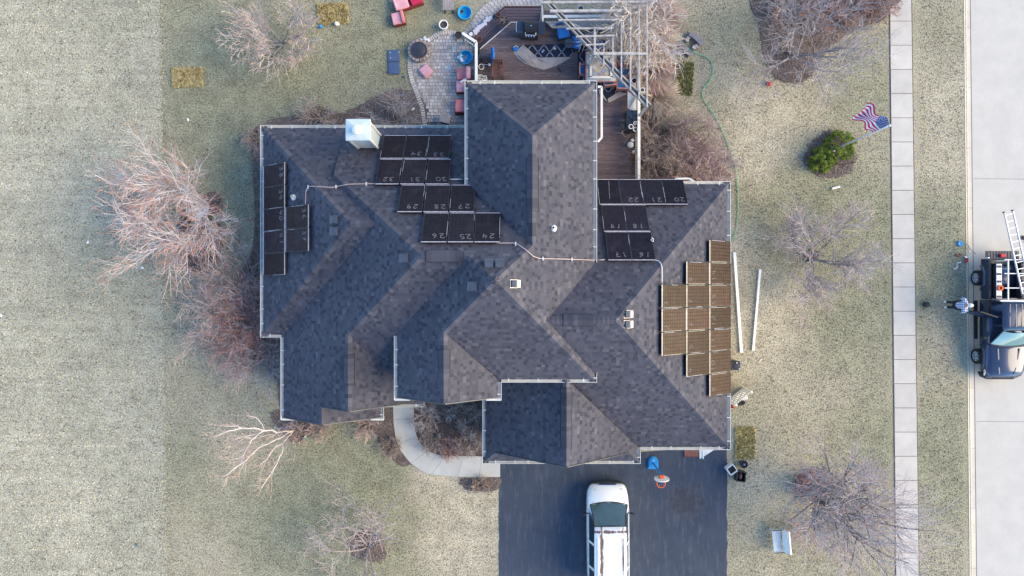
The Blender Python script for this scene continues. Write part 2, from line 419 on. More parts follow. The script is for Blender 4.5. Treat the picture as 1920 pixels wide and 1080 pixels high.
for a in ((1.0, -7.5, 1.12, 2.6, 2.2, (0, -1), True), (3.9, -7.5, 1.12, 2.6, 2.2, (0, -1), True), (7.5, -6.9, 1.12, 2.6, 2.2, (0, -1), True),
          (9.5, 2.5, 1.5, 1.0, 1.4, (1, 0)), (9.5, -1.5, 1.5, 1.0, 1.4, (1, 0)), (6.2, 4.4, 1.5, 1.2, 1.4, (0, 1)), (8.2, 4.4, 1.5, 1.2, 1.4, (0, 1)), (-11.0, 5.5, 1.5, 1.0, 1.5, (-1, 0)), (-11.0, 2.5, 1.5, 1.0, 1.5, (-1, 0)), (-11.0, .2, 1.5, 1.0, 1.5, (-1, 0)),
          (-8.0, -5.5, 1.5, 1.8, 1.6, (0, -1)), (-3.4, -4.12, 4.4, 1.1, 1.4, (0, -1)), (-1.8, -4.12, 4.4, 1.1, 1.4, (0, -1)), (1.4, -3.45, 4.6, 1.2, 1.2, (0, -1)), (-9.3, 6.95, 1.5, 1.2, 1.5, (0, 1)), (-4.8, 6.95, 1.2, 1.8, 2.1, (0, 1)), (-3.0, 6.95, 1.5, 1.0, 1.5, (0, 1)), (.0, 8.15, 4.3, 1.2, 1.4, (0, 1)), (2.0, 8.15, 4.3, 1.2, 1.4, (0, 1)), (.8, 8.15, 1.7, 2.2, 2.0, (0, 1)), (3.05, 5.0, 4.3, 1.0, 1.3, (1, 0)), (-4.45, -2.9, 4.9, .8, 1.0, (-1, 0))):
    window(*a)
# gutters: channel with hangers
def gutter(a, b, inn, z, name='gutter'):
    a = Vector((a[0], a[1], z)); b = Vector((b[0], b[1], z)); d = (b - a); L = d.length; d.normalize()
    s = Vector((inn[0], inn[1], 0)); w_ = .125; mb = MB()
    prof = [(.125, .08), (.125, -.04), (.02, -.04), (.0, .05), (.0, .085), (.018, .085), (.022, -.025), (.115, -.025), (.118, .08)]
    n = len(prof); vs = []
    for p in (a, b):
        for (i, h) in prof: vs.append(p + s * (i - .01) + Vector((0, 0, h)))
    fs = [(i, (i + 1) % n, n + (i + 1) % n, n + i) for i in range(n)] + [(0, 1, 2, 3, 4, 5, 6, 7, 8), (17, 16, 15, 14, 13, 12, 11, 10, 9)]
    mb.add(vs, fs)
    g = mb.build(name, M['gutter'], house)
    k = max(1, int(round(L / .95)))
    for i in range(k):
        p = a + d * (L * (i + .5 + rs.uniform(-.2, .2)) / k)
        h = MB().box(p + s * .075 + Vector((0, 0, .094)), (.035 if abs(d.x) > .5 else .17, .17 if abs(d.x) > .5 else .035, .012)).build('hanger', M['gutter'], g)
GE = EA + .03; GU = EB + .03
for a, b, inn, z in (
    ((-11.42, 7.386), (-1.5, 7.386), (0, -1), GE), ((-11.42, -2.235), (-11.42, 7.386), (1, 0), GE), ((-11.42, -2.235), (-10.5, -2.235), (0, 1), GE),
    ((-10.5, -5.98), (-10.5, -2.235), (1, 0), GE), ((-5.83, -5.98), (-5.83, -5.36), (-1, 0), GE), ((-5.83, -5.394), (-4.0, -5.394), (0, 1), GE), ((-4.0, -5.394), (-4.0, -5.0), (-1, 0), GE),
    ((-4.864, -4.62), (-4.864, -1.98), (1, 0), GU), ((-.442, -4.62), (-.442, -3.891), (-1, 0), GU), ((-.442, -3.891), (3.5, -3.891), (0, 1), GU),
    ((3.5, -3.891), (3.5, -3.50), (-1, 0), GU), ((3.5, 1.05), (3.5, 8.556), (-1, 0), GU), ((-1.945, 8.556), (3.5, 8.556), (0, -1), GU), ((-1.945, 4.2), (-1.945, 8.556), (1, 0), GU),
    ((3.5, 4.835), (9.913, 4.835), (0, -1), GE), ((9.913, -7.338), (9.913, 4.835), (-1, 0), GE), ((5.83, -7.338), (9.913, -7.338), (0, 1), GE),
    ((5.83, -7.97), (5.83, -7.338), (-1, 0), GE), ((-1.336, -7.97), (5.83, -7.97), (0, 1), GE), ((-1.336, -7.97), (-1.336, -4.9), (1, 0), GE)):
    gutter(a, b, inn, z)
# boxed eave returns at the gable feet
for x0, x1, y, z in ((-10.5, -9.72, -5.93, EA + .02), (-6.42, -5.83, -5.93, EA + .02), (-4.864, -4.22, -4.57, EB + .02), (-1.08, -.442, -4.57, EB + .02)):
    mb = MB().box(((x0 + x1) / 2, y, z), (x1 - x0, .18, .10), bev=.01)
    r_ = mb.build('eave_return', M['gutter'], house)
    for i in range(4): MB().box((lerp(x0, x1, (i + .6) / 4.4), y + .02, z + .06), (.09, .08, .02)).build('bracket', M['greywood'], r_)
# rake boards
for a, b in (((-10.4, -5.88, 2.92), (-8.165, -5.88, 4.60)), ((-8.165, -5.88, 4.60), (-5.93, -5.88, 2.92)), ((-8.165, -5.13, 4.62), (-6.777, -5.13, 5.67)), ((-6.777, -5.13, 5.67), (-4.2, -5.13, 3.1)),
             ((-4.76, -4.52, 5.72), (-2.65, -4.52, 7.40)), ((-2.65, -4.52, 7.40), (-.55, -4.52, 5.72)), ((-.726, -7.40, 3.34), (2.247, -7.40, 5.76)), ((2.247, -7.40, 5.76), (5.22, -7.40, 3.34))):
    MB().bar(a, b, .04, .15).build('rake_board', M['darkmetal'], house)
# bay window roof and its gutter on the right of the north wing
MB().prism([(3.12, 8.2), (3.12, 5.9), (3.62, 5.9), (3.78, 6.15), (3.78, 8.05), (3.62, 8.2)][::-1], 2.75, 2.95).build('bay_roof', M['shingle_base'], house)
mb = MB(); bay = [P(1121, 163, 3.0), P(1128, 163, 3.0), P(1128, 258, 3.0), P(1121, 266, 3.0)]
for i in range(3): mb.bar(bay[i], bay[i + 1], .09, .1)
mb.build('bay_gutter', M['gutter'], house)
# bay of the right roof above the deck shrubs
bay = [P(1262, 341, 2.8), P(1268, 335, 2.8), P(1292, 335, 2.8), P(1302, 341, 2.8)]; mb = MB()
for i in range(3): mb.bar(bay[i], bay[i + 1], .08, .08)
mb.build('bay_gutter', M['gutter'], house)

# ridge vents
def ridge_vent(a, b, w_=.22):
    a = Vector(a); b = Vector(b); d = (b - a).normalized(); s = d.cross(Vector((0, 0, 1))).normalized()
    mb = MB(); L = (b - a).length; n = int(L / .17)
    top = [(-w_, -.16 * .95), (-w_, -.16 * .95 + .05), (0, .075), (w_, -.16 * .95 + .05), (w_, -.16 * .95)]
    for i in range(n):
        p0 = a + d * (L * i / n); p1 = a + d * (L * (i + 1) / n - .004)
        vs = [p + s * x + Vector((0, 0, z)) for p in (p0, p1) for x, z in top]
        mb.add(vs, [(0, 5, 6, 1), (1, 6, 7, 2), (2, 7, 8, 3), (3, 8, 9, 4), (0, 1, 2, 3, 4), (9, 8, 7, 6, 5)], rs.uniform(.3, .8))
    mb.build('ridge_vent', M['shingle'], house)
    for sgn in (-1, 1): MB().bar(a + s * sgn * (w_ + .012) + Vector((0, 0, -.135)), b + s * sgn * (w_ + .012) + Vector((0, 0, -.135)), .02, .03).build('vent_slot', M['black'], house)
def at_z(px, py, z): return P(px, py, z)
ridge_vent(apex2 + V(.18, 0, 0), apex2 + V(1.45, 0, 0)); ridge_vent((2.0, -1.2515, 7.49), (3.15, -1.2515, 7.49))
ridge_vent((.7775, 5.0, 7.962), (.7775, 2.9, 7.962)); ridge_vent((-6.777, -3.95, 5.741), (-6.777, -2.75, 5.741))
ridge_vent((-2.65, -3.5, 7.484), (-2.65, -2.4, 7.484)); ridge_vent((2.247, -6.6, 5.838), (2.247, -4.15, 5.838))

# square box vents
def box_vent(px, py, m):
    q, k = on_roof(px, py); u, v, n = frame_of(k)
    rot = Matrix((u, v, n)).transposed()
    o = bpy.data.objects.new('roof_vent', None); COL.objects.link(o); o.parent = house
    o.matrix_local = Matrix.Translation(q) @ rot.to_4x4(); o.empty_display_size = .1
    o.scale = (.78, .86, 1) if m is M['vent'] else (.92, .92, 1)
    MB().box((0, 0, .012), (.42, .42, .012)).build('vent_flange', m, o)
    hood = MB().add([(-.17, -.2, .02), (.17, -.2, .02), (.17, .17, .02), (-.17, .17, .02), (-.17, -.2, .15), (.17, -.2, .15), (.17, .03, .17), (-.17, .03, .17), (.17, .17, .10), (-.17, .17, .10)],
        [(0, 1, 5, 4), (4, 5, 6, 7), (7, 6, 8, 9), (9, 8, 2, 3), (1, 2, 8, 6, 5), (0, 4, 7, 9, 3)])
    hood.build('vent_hood', M['ventdark'], o); MB().box((0, -.225, .075), (.36, .03, .15)).build('vent_face', m, o); MB().box((0, -.14, .165), (.36, .17, .012)).build('vent_lip', m, o)
    MB().box((0, -.243, .06), (.30, .01, .07)).build('vent_screen', M['black'], o)
for px, py in ((630, 412), (630, 434), (761, 484), (889, 537), (917, 498), (937, 498)): box_vent(px, py, M['ventdark'])
for px, py in ((963, 532), (1175, 589), (1175, 608)): box_vent(px, py, M['vent'])
def pipe_vent(px, py, h=.35, r=.055):
    q, k = on_roof(px, py); u, v, n = frame_of(k)
    b = MB().lathe((q.x, q.y, q.z - .05), [(.16, .0), (.11, .10), (r + .01, .14)], 14).build('pipe_boot', M['alu'], house)
    mb = MB(); mb.lathe((q.x, q.y, q.z), [(r, 0), (r, h), (r - .012, h), (r - .012, h - .15), (.001, h - .16)], 14)
    mb.build('vent_pipe', M['white'], house)
    MB().lathe((q.x, q.y, q.z), [(r - .014, h - .10), (.002, h - .095)], 12).build('pipe_opening', M['black'], house)
pipe_vent(552, 370); pipe_vent(1037, 428); pipe_vent(1220, 451)

# chimney: clad chase with a metal cap and round flue
chx, chy = -7.05, 6.15
def pq(px, py, z): return P(px, py, z)
c0 = P(671, 243, 6.0)   # centre of the top
mb = MB(); cw, cl = .42, .35
bx, by = c0.x, c0.y
wallp = [(bx - cw, by - cl), (bx + cw, by - cl), (bx + cw, by + cl), (bx - cw, by + cl)]
ch = MB().prism(wallp, 2.8, 5.86).build('chimney', M['chimney'], house)
for sx in (-1, 1):
    for sy in (-1, 1): MB().box((bx + sx * cw, by + sy * cl, 4.3), (.09, .09, 3.1)).build('corner_trim', M['gutter'], ch)
for i in range(14):
    zz = 2.95 + .2 * i
    MB().box((bx, by, zz), (2 * cw + .02, 2 * cl + .02, .012)).build('siding_lap', M['wall'], ch)
MB().box((bx, by, 5.93), (2 * cw + .18, 2 * cl + .18, .12), bev=.015).build('chimney_cap', M['chimney'], ch)
MB().add([(bx - cw - .07, by - cl - .07, 5.995), (bx + cw + .07, by - cl - .07, 5.995), (bx + cw + .07, by + cl + .07, 5.995), (bx - cw - .07, by + cl + .07, 5.995), (bx, by, 6.07)],
    [(0, 1, 4), (1, 2, 4), (2, 3, 4), (3, 0, 4)]).build('cap_crown', M['chimney'], ch)
MB().lathe((bx + .02, by - .06, 6.03), [(.13, 0), (.13, .22), (.20, .23), (.19, .28), (.10, .34), (.001, .36)], 18).build('flue', M['white'], ch)
# saddle behind the chimney
# ---------------------------------------------------------------- conduits
def roof_run(pts, r=.017, m='copper', hangers=True, name='conduit'):
    out = []
    for i in range(len(pts) - 1):
        (x0, y0), (x1, y1) = pts[i], pts[i + 1]; n = max(2, int(math.hypot(x1 - x0, y1 - y0) / 6))
        for j in range(n): 
            h = on_roof(lerp(x0, x1, j / n), lerp(y0, y1, j / n))
            if h: out.append(h[0] + Vector((0, 0, .11)))
    h = on_roof(*pts[-1]); 
    if h: out.append(h[0] + Vector((0, 0, .11)))
    c = MB().tube(out, r, 6).build(name, M[m], house, smooth=True)
    if hangers:
        for i in range(6, len(out) - 2, 9):
            MB().box(out[i] - Vector((0, 0, .04)), (.05, .14, .09)).build('clamp', M['alu'], c)
roof_run([(574, 385), (575, 360), (579, 351), (586, 350), (625, 352), (655, 346), (707, 345)])
roof_run([(930, 456), (962, 456), (972, 459), (985, 468), (1000, 481), (1012, 485), (1060, 486), (1114, 488)])
roof_run([(843, 337), (869, 337)], .02, 'alu')
roof_run([(1221, 487), (1233, 489), (1238, 494), (1240, 502), (1240, 532)], .02, 'alu', False)
roof_run([(1118, 488), (1133, 487)], .02, 'copper', False)

# ---------------------------------------------------------------- solar panels
def panel_material(name, c1, c2, cm, cl, sp, ms=.004):
    m, nt, b = new_mat(name, .16, 0, sp)
    co = coords(nt)
    br = N(nt, 'ShaderNodeTexBrick', offset=0.0, squash=1.0); br.inputs['Scale'].default_value = 1.0
    br.inputs['Brick Width'].default_value = .158; br.inputs['Row Height'].default_value = .158; br.inputs['Mortar Size'].default_value = ms
    br.inputs['Color1'].default_value = (*c1, 1); br.inputs['Color2'].default_value = (*c2, 1); br.inputs['Mortar'].default_value = (*cm, 1)
    nt.links.new(mapping(nt, co, (1, 1, 1), (0, 0, 0), (.49, .04, 0)), br.inputs['Vector'])
    wv = N(nt, 'ShaderNodeTexWave', wave_type='BANDS', bands_direction='X'); wv.inputs['Scale'].default_value = 6.2; nt.links.new(co, wv.inputs['Vector'])
    col = mixc(nt, ramp(nt, wv.outputs['Fac'], [(.93, 0), (.99, .4)]), br.outputs['Color'], cl)
    oi = N(nt, 'ShaderNodeObjectInfo').outputs['Random']
    off = N(nt, 'ShaderNodeVectorMath', operation='ADD'); nt.links.new(co, off.inputs[0]); 
    cx = N(nt, 'ShaderNodeCombineXYZ'); nt.links.new(mth(nt, 'MULTIPLY', oi, 40.0), cx.inputs[0]); nt.links.new(cx.outputs[0], off.inputs[1])
    dirt = ramp(nt, noise(nt, off.outputs[0], 1.6, 5, .65, .6), [(.52, 0), (.85, .18)])
    col = mixc(nt, dirt, col, (.11, .10, .12))
    nt.links.new(col, b.inputs['Base Color'])
    col = mixc(nt, 1.0, col, ramp(nt, oi, [(0, .75), (1, 1.3)]), 'MULTIPLY'); nt.links.new(col, b.inputs['Base Color'])
    nt.links.new(ramp(nt, noise(nt, off.outputs[0], 3, 3), [(.3, .20), (.7, .34)]), b.inputs['Roughness'])
    return m
M['pv'] = panel_material('solar_glass', (.010, .008, .013), (.014, .011, .018), (.024, .021, .028), (.035, .031, .038), .05)
M['pvreflect'] = panel_material('solar_glass_warm_reflection', (.050, .027, .017), (.064, .034, .021), (.008, .006, .005), (.012, .009, .008), .08, .014)  # same panels; brown puts the warm horizon reflection into the base colour
M['pvframe'] = mat('panel_frame', (.03, .03, .033), .5, .2, 10)
M['pvedge'] = mat('panel_edge_worn', (.42, .40, .43), .6, .3, 14)
M['pvtan'] = mat('panel_edge_tan', (.40, .36, .28), .6, .25, 9)
DIG = {'0': [[(.5, 1), (.1, .8), (.05, .3), (.4, 0), (.8, .2), (.9, .7), (.5, 1)]], '1': [[(.35, .8), (.55, 1), (.5, 0)]],
 '2': [[(.1, .8), (.4, 1), (.85, .85), (.75, .5), (.1, .05), (.95, .0)]], '3': [[(.1, .9), (.5, 1), (.85, .8), (.4, .55), (.9, .35), (.7, .03), (.1, .1)]],
 '4': [[(.3, 1), (.1, .45), (.9, .5)], [(.75, .9), (.65, 0)]], '5': [[(.85, 1), (.25, .95), (.2, .6), (.75, .6), (.85, .2), (.4, 0), (.1, .12)]],
 '6': [[(.75, 1), (.25, .6), (.15, .2), (.5, 0), (.85, .25), (.6, .5), (.2, .35)]], '7': [[(.1, .95), (.9, 1), (.45, 0)], [(.3, .5), (.8, .52)]],
 '8': [[(.5, .52), (.15, .8), (.5, 1), (.85, .8), (.5, .52), (.1, .22), (.5, 0), (.9, .25), (.5, .52)]], '9': [[(.85, .75), (.5, 1), (.15, .75), (.45, .5), (.85, .75), (.8, .3), (.6, 0)]]}
PW, PH = .975, 1.645
glass_me = MB().box((0, PH / 2, .0), (PW - .03, PH - .03, .02)).build('solar_glass', M['pv'])
def frame_mb():
    mb = MB()
    for x in (-1, 1): mb.box((x * (PW / 2 - .009), PH / 2, -.002), (.018, PH, .036))
    for y in (.009, PH - .009): mb.box((0, y, -.002), (PW - .037, .018, .036))
    return mb
glassb_me = MB().box((0, PH / 2, .0), (PW - .03, PH - .03, .02)).build('solar_glass', M['pvreflect'])
frame_me = frame_mb().build('panel_frame', M['pvframe'])
def edge_mb(y, t):
    return MB().box((0, y, .013), (PW - .01, t, .02))
low_me = edge_mb(.02, .022).build('edge_strip', M['pvedge']); top_me = edge_mb(PH - .012, .03).build('edge_strip', M['pvedge']); tan_me = edge_mb(PH - .025, .06).build('edge_strip', M['pvtan'])
back_me = MB().box((0, PH / 2, -.075), (PW - .12, PH - .1, .09)).build('mounting_rail', M['black'])
protos = [glass_me, glassb_me, frame_me, low_me, top_me, tan_me, back_me]
pcount = 0
def panel(pl, q, number, label, bright=0.5, tan=False, ys=1.0, ugrp='solar panels on the roof', wear=None, clampside=True):
    global pcount
    u, v, n = frame_of(pl); mtx = Matrix.Translation(q + n * .15) @ Matrix((u, v, n)).transposed().to_4x4()
    o = bpy.data.objects.new('solar_panel', None); COL.objects.link(o); o.matrix_world = mtx; o.empty_display_size = .1
    o.scale = (.975 if tan else 1, ys, 1); tag(o, label, 'solar panel', ugrp)
    def put(p, name=None):
        c = p.copy(); COL.objects.link(c); c.parent = o; return c
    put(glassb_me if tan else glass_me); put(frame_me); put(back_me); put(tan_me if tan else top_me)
    if not tan or rs.random() < .3: put(low_me)
    # worn pale side streaks and dark clamps
    mb = MB(); s = rs.choice((-1, 1)); L = rs.uniform(.3, 1.2); y0 = rs.uniform(0, PH - L)
    mb.box((s * (PW / 2 - .012), y0 + L / 2, .017), (.012, L, .004)); mb.build('scuff', M['pvedge'], o)
    if tan: MB().box((-s * (PW / 2 - .012), PH / 2 + .1, .017), (.016, PH * .7, .004)).build('scuff', M['pvtan'], o)
    for yy in (.3, 1.28): MB().box((-PW / 2 - .004, yy, .018), (.035, .06, .022)).build('clamp', M['darkmetal'], o)
    if number:
        x = rs.uniform(-.42, -.30) ; y = PH - .42 + rs.uniform(-.05, .03); wobble = rs.uniform(-.15, .15)
        if not tan and pl[0] == 'N': x = rs.uniform(-.38, -.25)
        for ch_ in number:
            mb = MB()
            for st in DIG[ch_]:
                pts = []
                for i in range(len(st) - 1):
                    for j in range(3):
                        t = j / 3; pts.append((lerp(st[i][0], st[i + 1][0], t), lerp(st[i][1], st[i + 1][1], t)))
                pts.append(st[-1])
                p3 = [Vector((x + a * .20 + b_ * wobble * .5 + rs.uniform(-.006, .006), y + b_ * .25 + rs.uniform(-.006, .006), .0135)) for a, b_ in pts]
                for i in range(len(p3) - 1): mb.bar(p3[i], p3[i + 1], .017 if not tan else .012, .004)
            mb.build('chalk_digit', M['chalk'], o); x += .26 + rs.uniform(-.02, .03)
    elif wear:
        mb = MB(); pts = [Vector((wear[i][0], wear[i][1], .0135)) for i in range(len(wear))]
        for i in range(len(pts) - 1): mb.bar(pts[i], pts[i + 1], .016, .004)
        mb.build('chalk_mark', M['chalk'], o)
    pcount += 1
    return o
def lay(pl, start, d, number, label, **kw):
    """start = coordinate of the panel's centre along the eave (x or y), d = distance up the slope from the eave"""
    c, a, b = PL[pl]; u, v, n = frame_of(pl); zs = EA
    if a: x = (zs - c) / a; q = Vector((x, start, zs))
    else: y = (zs - c) / b; q = Vector((start, y, zs))
    return panel(pl, q + v * d, number, label, **kw)
g1, g2, g3, g4 = 'solar panels on the left west slope', 'solar panels on the middle rear slope', 'solar panels on the right rear slope', 'solar panels coloured with a brown horizon reflection on the right east slope'
rowsL = [(.93, [(-5.19, '', 'dark solar panel without a number in the rear row beside the chimney'), (-4.19, '34', 'dark solar panel chalked 34 in the rear row, between two others'), (-3.19, '33', 'dark solar panel chalked 33 at the right end of the rear row, near the gutter')]),
 (2.62, [(-5.16, '32', 'dark solar panel chalked 32 where the long conduit ends, second row from rear'), (-4.13, '31', 'scuffed dark solar panel chalked 31 in the second row from the rear'), (-3.1, '30', 'dark solar panel chalked 30 at the right end of the second row')]),
 (4.31, [(-4.06, '29', 'dusty dark solar panel chalked 29 at the left end of the third row'), (-3.03, '28', 'hazy scratched solar panel with faint 28, middle of the third row'), (-2.0, '27', 'dark solar panel chalked 27 at the right end of the third row')]),
 (6.00, [(-2.98, '26', 'dark solar panel chalked 26 beside the ridge vent, left of its row'), (-1.96, '25', 'dark solar panel chalked 25 between panels 26 and 24'), (-.95, '24', 'dark solar panel chalked 24 where the central conduit starts')])]
for d, row in rowsL:
    for x, num, lab in row: lay('N2', x, d, num, lab, ugrp=g2)
rowsR = [(.0, [(4.33, '', 'dark solar panel with one long chalk line, rear left corner of right roof'), (5.31, '22', 'dark solar panel chalked 22, second in the rear row of right roof'), (6.29, '21', 'dark solar panel chalked 21, third in the rear row of right roof'), (7.26, '20', 'dark solar panel chalked 20, right end of the rear row of right roof')]),
 (1.585, [(4.40, '19', 'dark solar panel chalked 19, tall white gutter to its left, middle row of right roof'), (5.38, '18', 'dark solar panel chalked 18, open roof to its right, middle row of right roof')]),
 (3.17, [(4.45, '17', 'dark purple solar panel chalked 17 beside the tall white gutter'), (5.43, '16', 'dark purple solar panel chalked 16 beside the pipe vent')])]
for d, row in rowsR:
    for x, num, lab in row: lay('N5', x, d, num, lab, ugrp=g3, ys=.955, wear=[(-.05, .1), (-.02, .7), (.0, 1.3)] if not num else None)
wl = {(0, 0): ('38', 'dark solar panel chalked 38, rearmost of the left slope'), (0, 1): ('39', 'dark solar panel chalked 39, second from rear on the left slope'), (0, 2): ('40', 'dark solar panel chalked 40, middle of the five along the left eave'),
      (0, 3): ('41', 'dark solar panel chalked 41, above the unmarked one along the left eave'), (0, 4): ('', 'unmarked dark solar panel at the front end of the left slope'), (1, 2): ('36', 'dark solar panel chalked 36 where the left conduit ends'), (1, 3): ('37', 'dark solar panel chalked 37, upslope of panel 41')}
for (i, j), (num, lab) in wl.items(): lay('W1', 5.5 - .985 * (j + .5) - .01, .42 + 1.70 * i, num, lab, ugrp=g1)
el = {(0, 0): ('', 'brown reflecting solar panel alone at the rear of the east slope, low on the eave'), (0, 1): ('14', 'brown reflecting solar panel chalked 14, second from the rear along the east eave'), (0, 2): ('13', 'brown reflecting solar panel chalked 13, third from the rear along the east eave'), (0, 3): ('12', 'brown reflecting solar panel chalked 12, exact middle of the seven along the east eave'),
      (0, 4): ('11', 'brown reflecting solar panel chalked 11, third from the front along the east eave'), (0, 5): ('10', 'brown reflecting solar panel chalked 10, second from the front along the east eave'), (0, 6): ('9', 'brown reflecting solar panel chalked 9, frontmost at the east eave'),
      (1, 1): ('8', 'brighter orange brown reflecting solar panel chalked 8, rear end of the middle column'), (1, 2): ('7', 'brown reflecting solar panel with scribbled chalk and 7 in the middle column'), (1, 3): ('6', 'brown reflecting solar panel chalked 6, centre of the middle column of five'), (1, 4): ('5', 'brown reflecting solar panel chalked 5, last but one at the front of the middle column'), (1, 5): ('4', 'brown reflecting solar panel chalked 4, front end of the middle column'),
      (2, 2): ('3', 'brown reflecting solar panel chalked 3 at the end of the thin conduit, upper column'), (2, 3): ('2', 'brown reflecting solar panel chalked 2, middle of the upper column'), (2, 4): ('1', 'brown reflecting solar panel chalked 1, front of the upper column')}
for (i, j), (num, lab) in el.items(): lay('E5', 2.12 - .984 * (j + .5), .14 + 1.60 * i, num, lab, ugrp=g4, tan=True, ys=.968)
for p in protos: bpy.data.objects.remove(p)
# ================================================================ GROUND AND PAVING
def spots(nt, co, lst, soft=.5):
    """sum of soft round patches (x, y, radius, weight)"""
    out = None
    for (px, py, rp, wt) in lst:
        p = P(px, py); r = rp * H / F
        d = N(nt, 'ShaderNodeVectorMath', operation='DISTANCE'); nt.links.new(co, d.inputs[0]); d.inputs[1].default_value = (p.x, p.y, 0)
        v = mth(nt, 'MULTIPLY', mth(nt, 'SUBTRACT', 1.0, mth(nt, 'DIVIDE', d.outputs['Value'], r), True), wt)
        out = v if out is None else mth(nt, 'ADD', out, v)
    return out
def lawn_material(name, base, alt, green, patches, speck=.80, blade=False):
    m, nt, b = new_mat(name, .95, 0, .1)
    co = coords(nt)
    flat = mapping(nt, co, (1, 1, 0))
    warp = N(nt, 'ShaderNodeVectorMath', operation='ADD'); nt.links.new(flat, warp.inputs[0])
    nz = N(nt, 'ShaderNodeTexNoise'); nz.inputs['Scale'].default_value = .5; nz.inputs['Detail'].default_value = 4; nt.links.new(flat, nz.inputs['Vector'])
    vv = N(nt, 'ShaderNodeVectorMath', operation='MULTIPLY_ADD'); nt.links.new(nz.outputs['Color'], vv.inputs[0]); vv.inputs[1].default_value = (3, 3, 0); vv.inputs[2].default_value = (-1.5, -1.5, 0)
    nt.links.new(vv.outputs[0], warp.inputs[1])
    big = noise(nt, flat, .22, 4, .6); mid = noise(nt, flat, 1.3, 5, .65); fine = noise(nt, flat, 13.0, 4, .8); dots = noise(nt, flat, 5.2, 3, .7)
    g = mth(nt, 'ADD', mth(nt, 'MULTIPLY', big, .60), mth(nt, 'MULTIPLY', mid, .55))
    if 'field' in name: g = mth(nt, 'ADD', g, mth(nt, 'MULTIPLY', mth(nt, 'SUBTRACT', noise(nt, mapping(nt, flat, (.22, 3.2, 1)), 1.0, 4, .6), .5), .65))
    if patches: g = mth(nt, 'ADD', g, mth(nt, 'MULTIPLY', spots(nt, warp.outputs[0], patches), 1.35))
    col = ramp(nt, g, [(.36, alt), (.52, base), (.68, lerp3(base, green, .6)), (.9, green)])
    col = mixc(nt, 1.0, col, ramp(nt, fine, [(.28, 1 - speck), (.5, .95), (.72, 1 + speck * .75)]), 'MULTIPLY')
    col = mixc(nt, 1.0, col, ramp(nt, mid, [(.3, .72), (.7, 1.18)]), 'MULTIPLY')
    col = mixc(nt, ramp(nt, dots, [(.60, 0), (.68, .62)]), col, tuple(x * .42 for x in base))
    if blade: 
        col = mixc(nt, 1.0, col, ramp(nt, attr(nt), [(0, .62), (1, 1.22)]), 'MULTIPLY')
    nt.links.new(col, b.inputs['Base Color'])
    if not blade: bump(nt, b, mth(nt, 'ADD', fine, mth(nt, 'MULTIPLY', noise(nt, flat, 22, 3, .7), .6)), .8, .05)
    return m
def lerp3(a, b, t): return tuple(lerp(a[i], b[i], t) for i in range(3))
PATCH = [(560, 150, 330, .22), (380, 60, 200, .12), (430, 260, 220, .20), (640, 940, 230, .42), (350, 860, 90, .18), (700, 120, 120, .12), (780, 60, 120, .22), (1560, 420, 190, .30), (1600, 620, 150, .22), (1640, 150, 120, .22), (1400, 60, 110, .12), (1630, 860, 120, .22), (1400, 360, 60, .15), (1750, 480, 160, .22), (1760, 850, 150, .20), (1700, 560, 60, .2),
         (880, 980, 160, -.34), (1390, 470, 70, -.30), (1440, 640, 100, -.26), (1470, 560, 80, -.25), (1400, 300, 90, -.22), (1430, 900, 120, -.18), (1440, 200, 110, -.20), (1760, 200, 170, -.12), (800, 900, 70, -.25), (1385, 160, 60, -.1)]
LB, LA, LG = (.388, .352, .244), (.475, .425, .300), (.272, .268, .172)
M['lawn'] = lawn_material('winter_lawn', LB, LA, LG, PATCH)
M['blades'] = lawn_material('winter_grass_blades', LB, LA, LG, PATCH, blade=True)
M['field'] = lawn_material('pale_field', (.425, .402, .292), (.49, .460, .335), (.33, .325, .235), [(90, 250, 300, -.12), (60, 900, 350, -.1), (200, 500, 200, .1)], speck=.75)
M['fieldblades'] = lawn_material('pale_field_blades', (.425, .402, .292), (.49, .460, .335), (.33, .325, .235), [(90, 250, 300, -.12), (60, 900, 350, -.1), (200, 500, 200, .1)], speck=.6, blade=True)
def mulch_material():
    m, nt, b = new_mat('mulch', .95, 0, .1); co = coords(nt)
    f = noise(nt, co, 16, 5, .8); g = noise(nt, co, 1.5, 4, .6)
    col = ramp(nt, f, [(.30, (.06, .046, .040)), (.48, (.13, .10, .085)), (.60, (.20, .16, .135)), (.72, (.36, .30, .25))])
    col = mixc(nt, 1.0, col, ramp(nt, g, [(.3, .75), (.7, 1.25)]), 'MULTIPLY')
    nt.links.new(col, b.inputs['Base Color']); bump(nt, b, f, .9, .06); return m
M['mulch'] = mulch_material()
def concrete_material(name, c, blotch=.12, per=.05, stains=None):
    m, nt, b = new_mat(name, .85, 0, .25); co = coords(nt)
    col = ramp(nt, noise(nt, co, 1.2, 5, .6), [(.3, tuple(x * (1 - blotch) for x in c)), (.7, tuple(x * (1 + blotch * .6) for x in c))])
    col = mixc(nt, 1.0, col, ramp(nt, noise(nt, co, 30, 3, .8), [(.25, .88), (.75, 1.1)]), 'MULTIPLY')
    oi = N(nt, 'ShaderNodeObjectInfo').outputs['Random']; col = mixc(nt, 1.0, col, ramp(nt, oi, [(0, 1 - per), (1, 1 + per)]), 'MULTIPLY')
    nt.links.new(col, b.inputs['Base Color']); bump(nt, b, noise(nt, co, 40, 3), .15, .01); return m
M['concrete'] = concrete_material('sidewalk_concrete', (.47, .445, .385))
M['walk'] = concrete_material('walkway_concrete', (.46, .455, .40))
M['kerb'] = concrete_material('kerb_concrete', (.52, .48, .39))
M['street'] = concrete_material('street_concrete', (.48, .455, .39), .07)

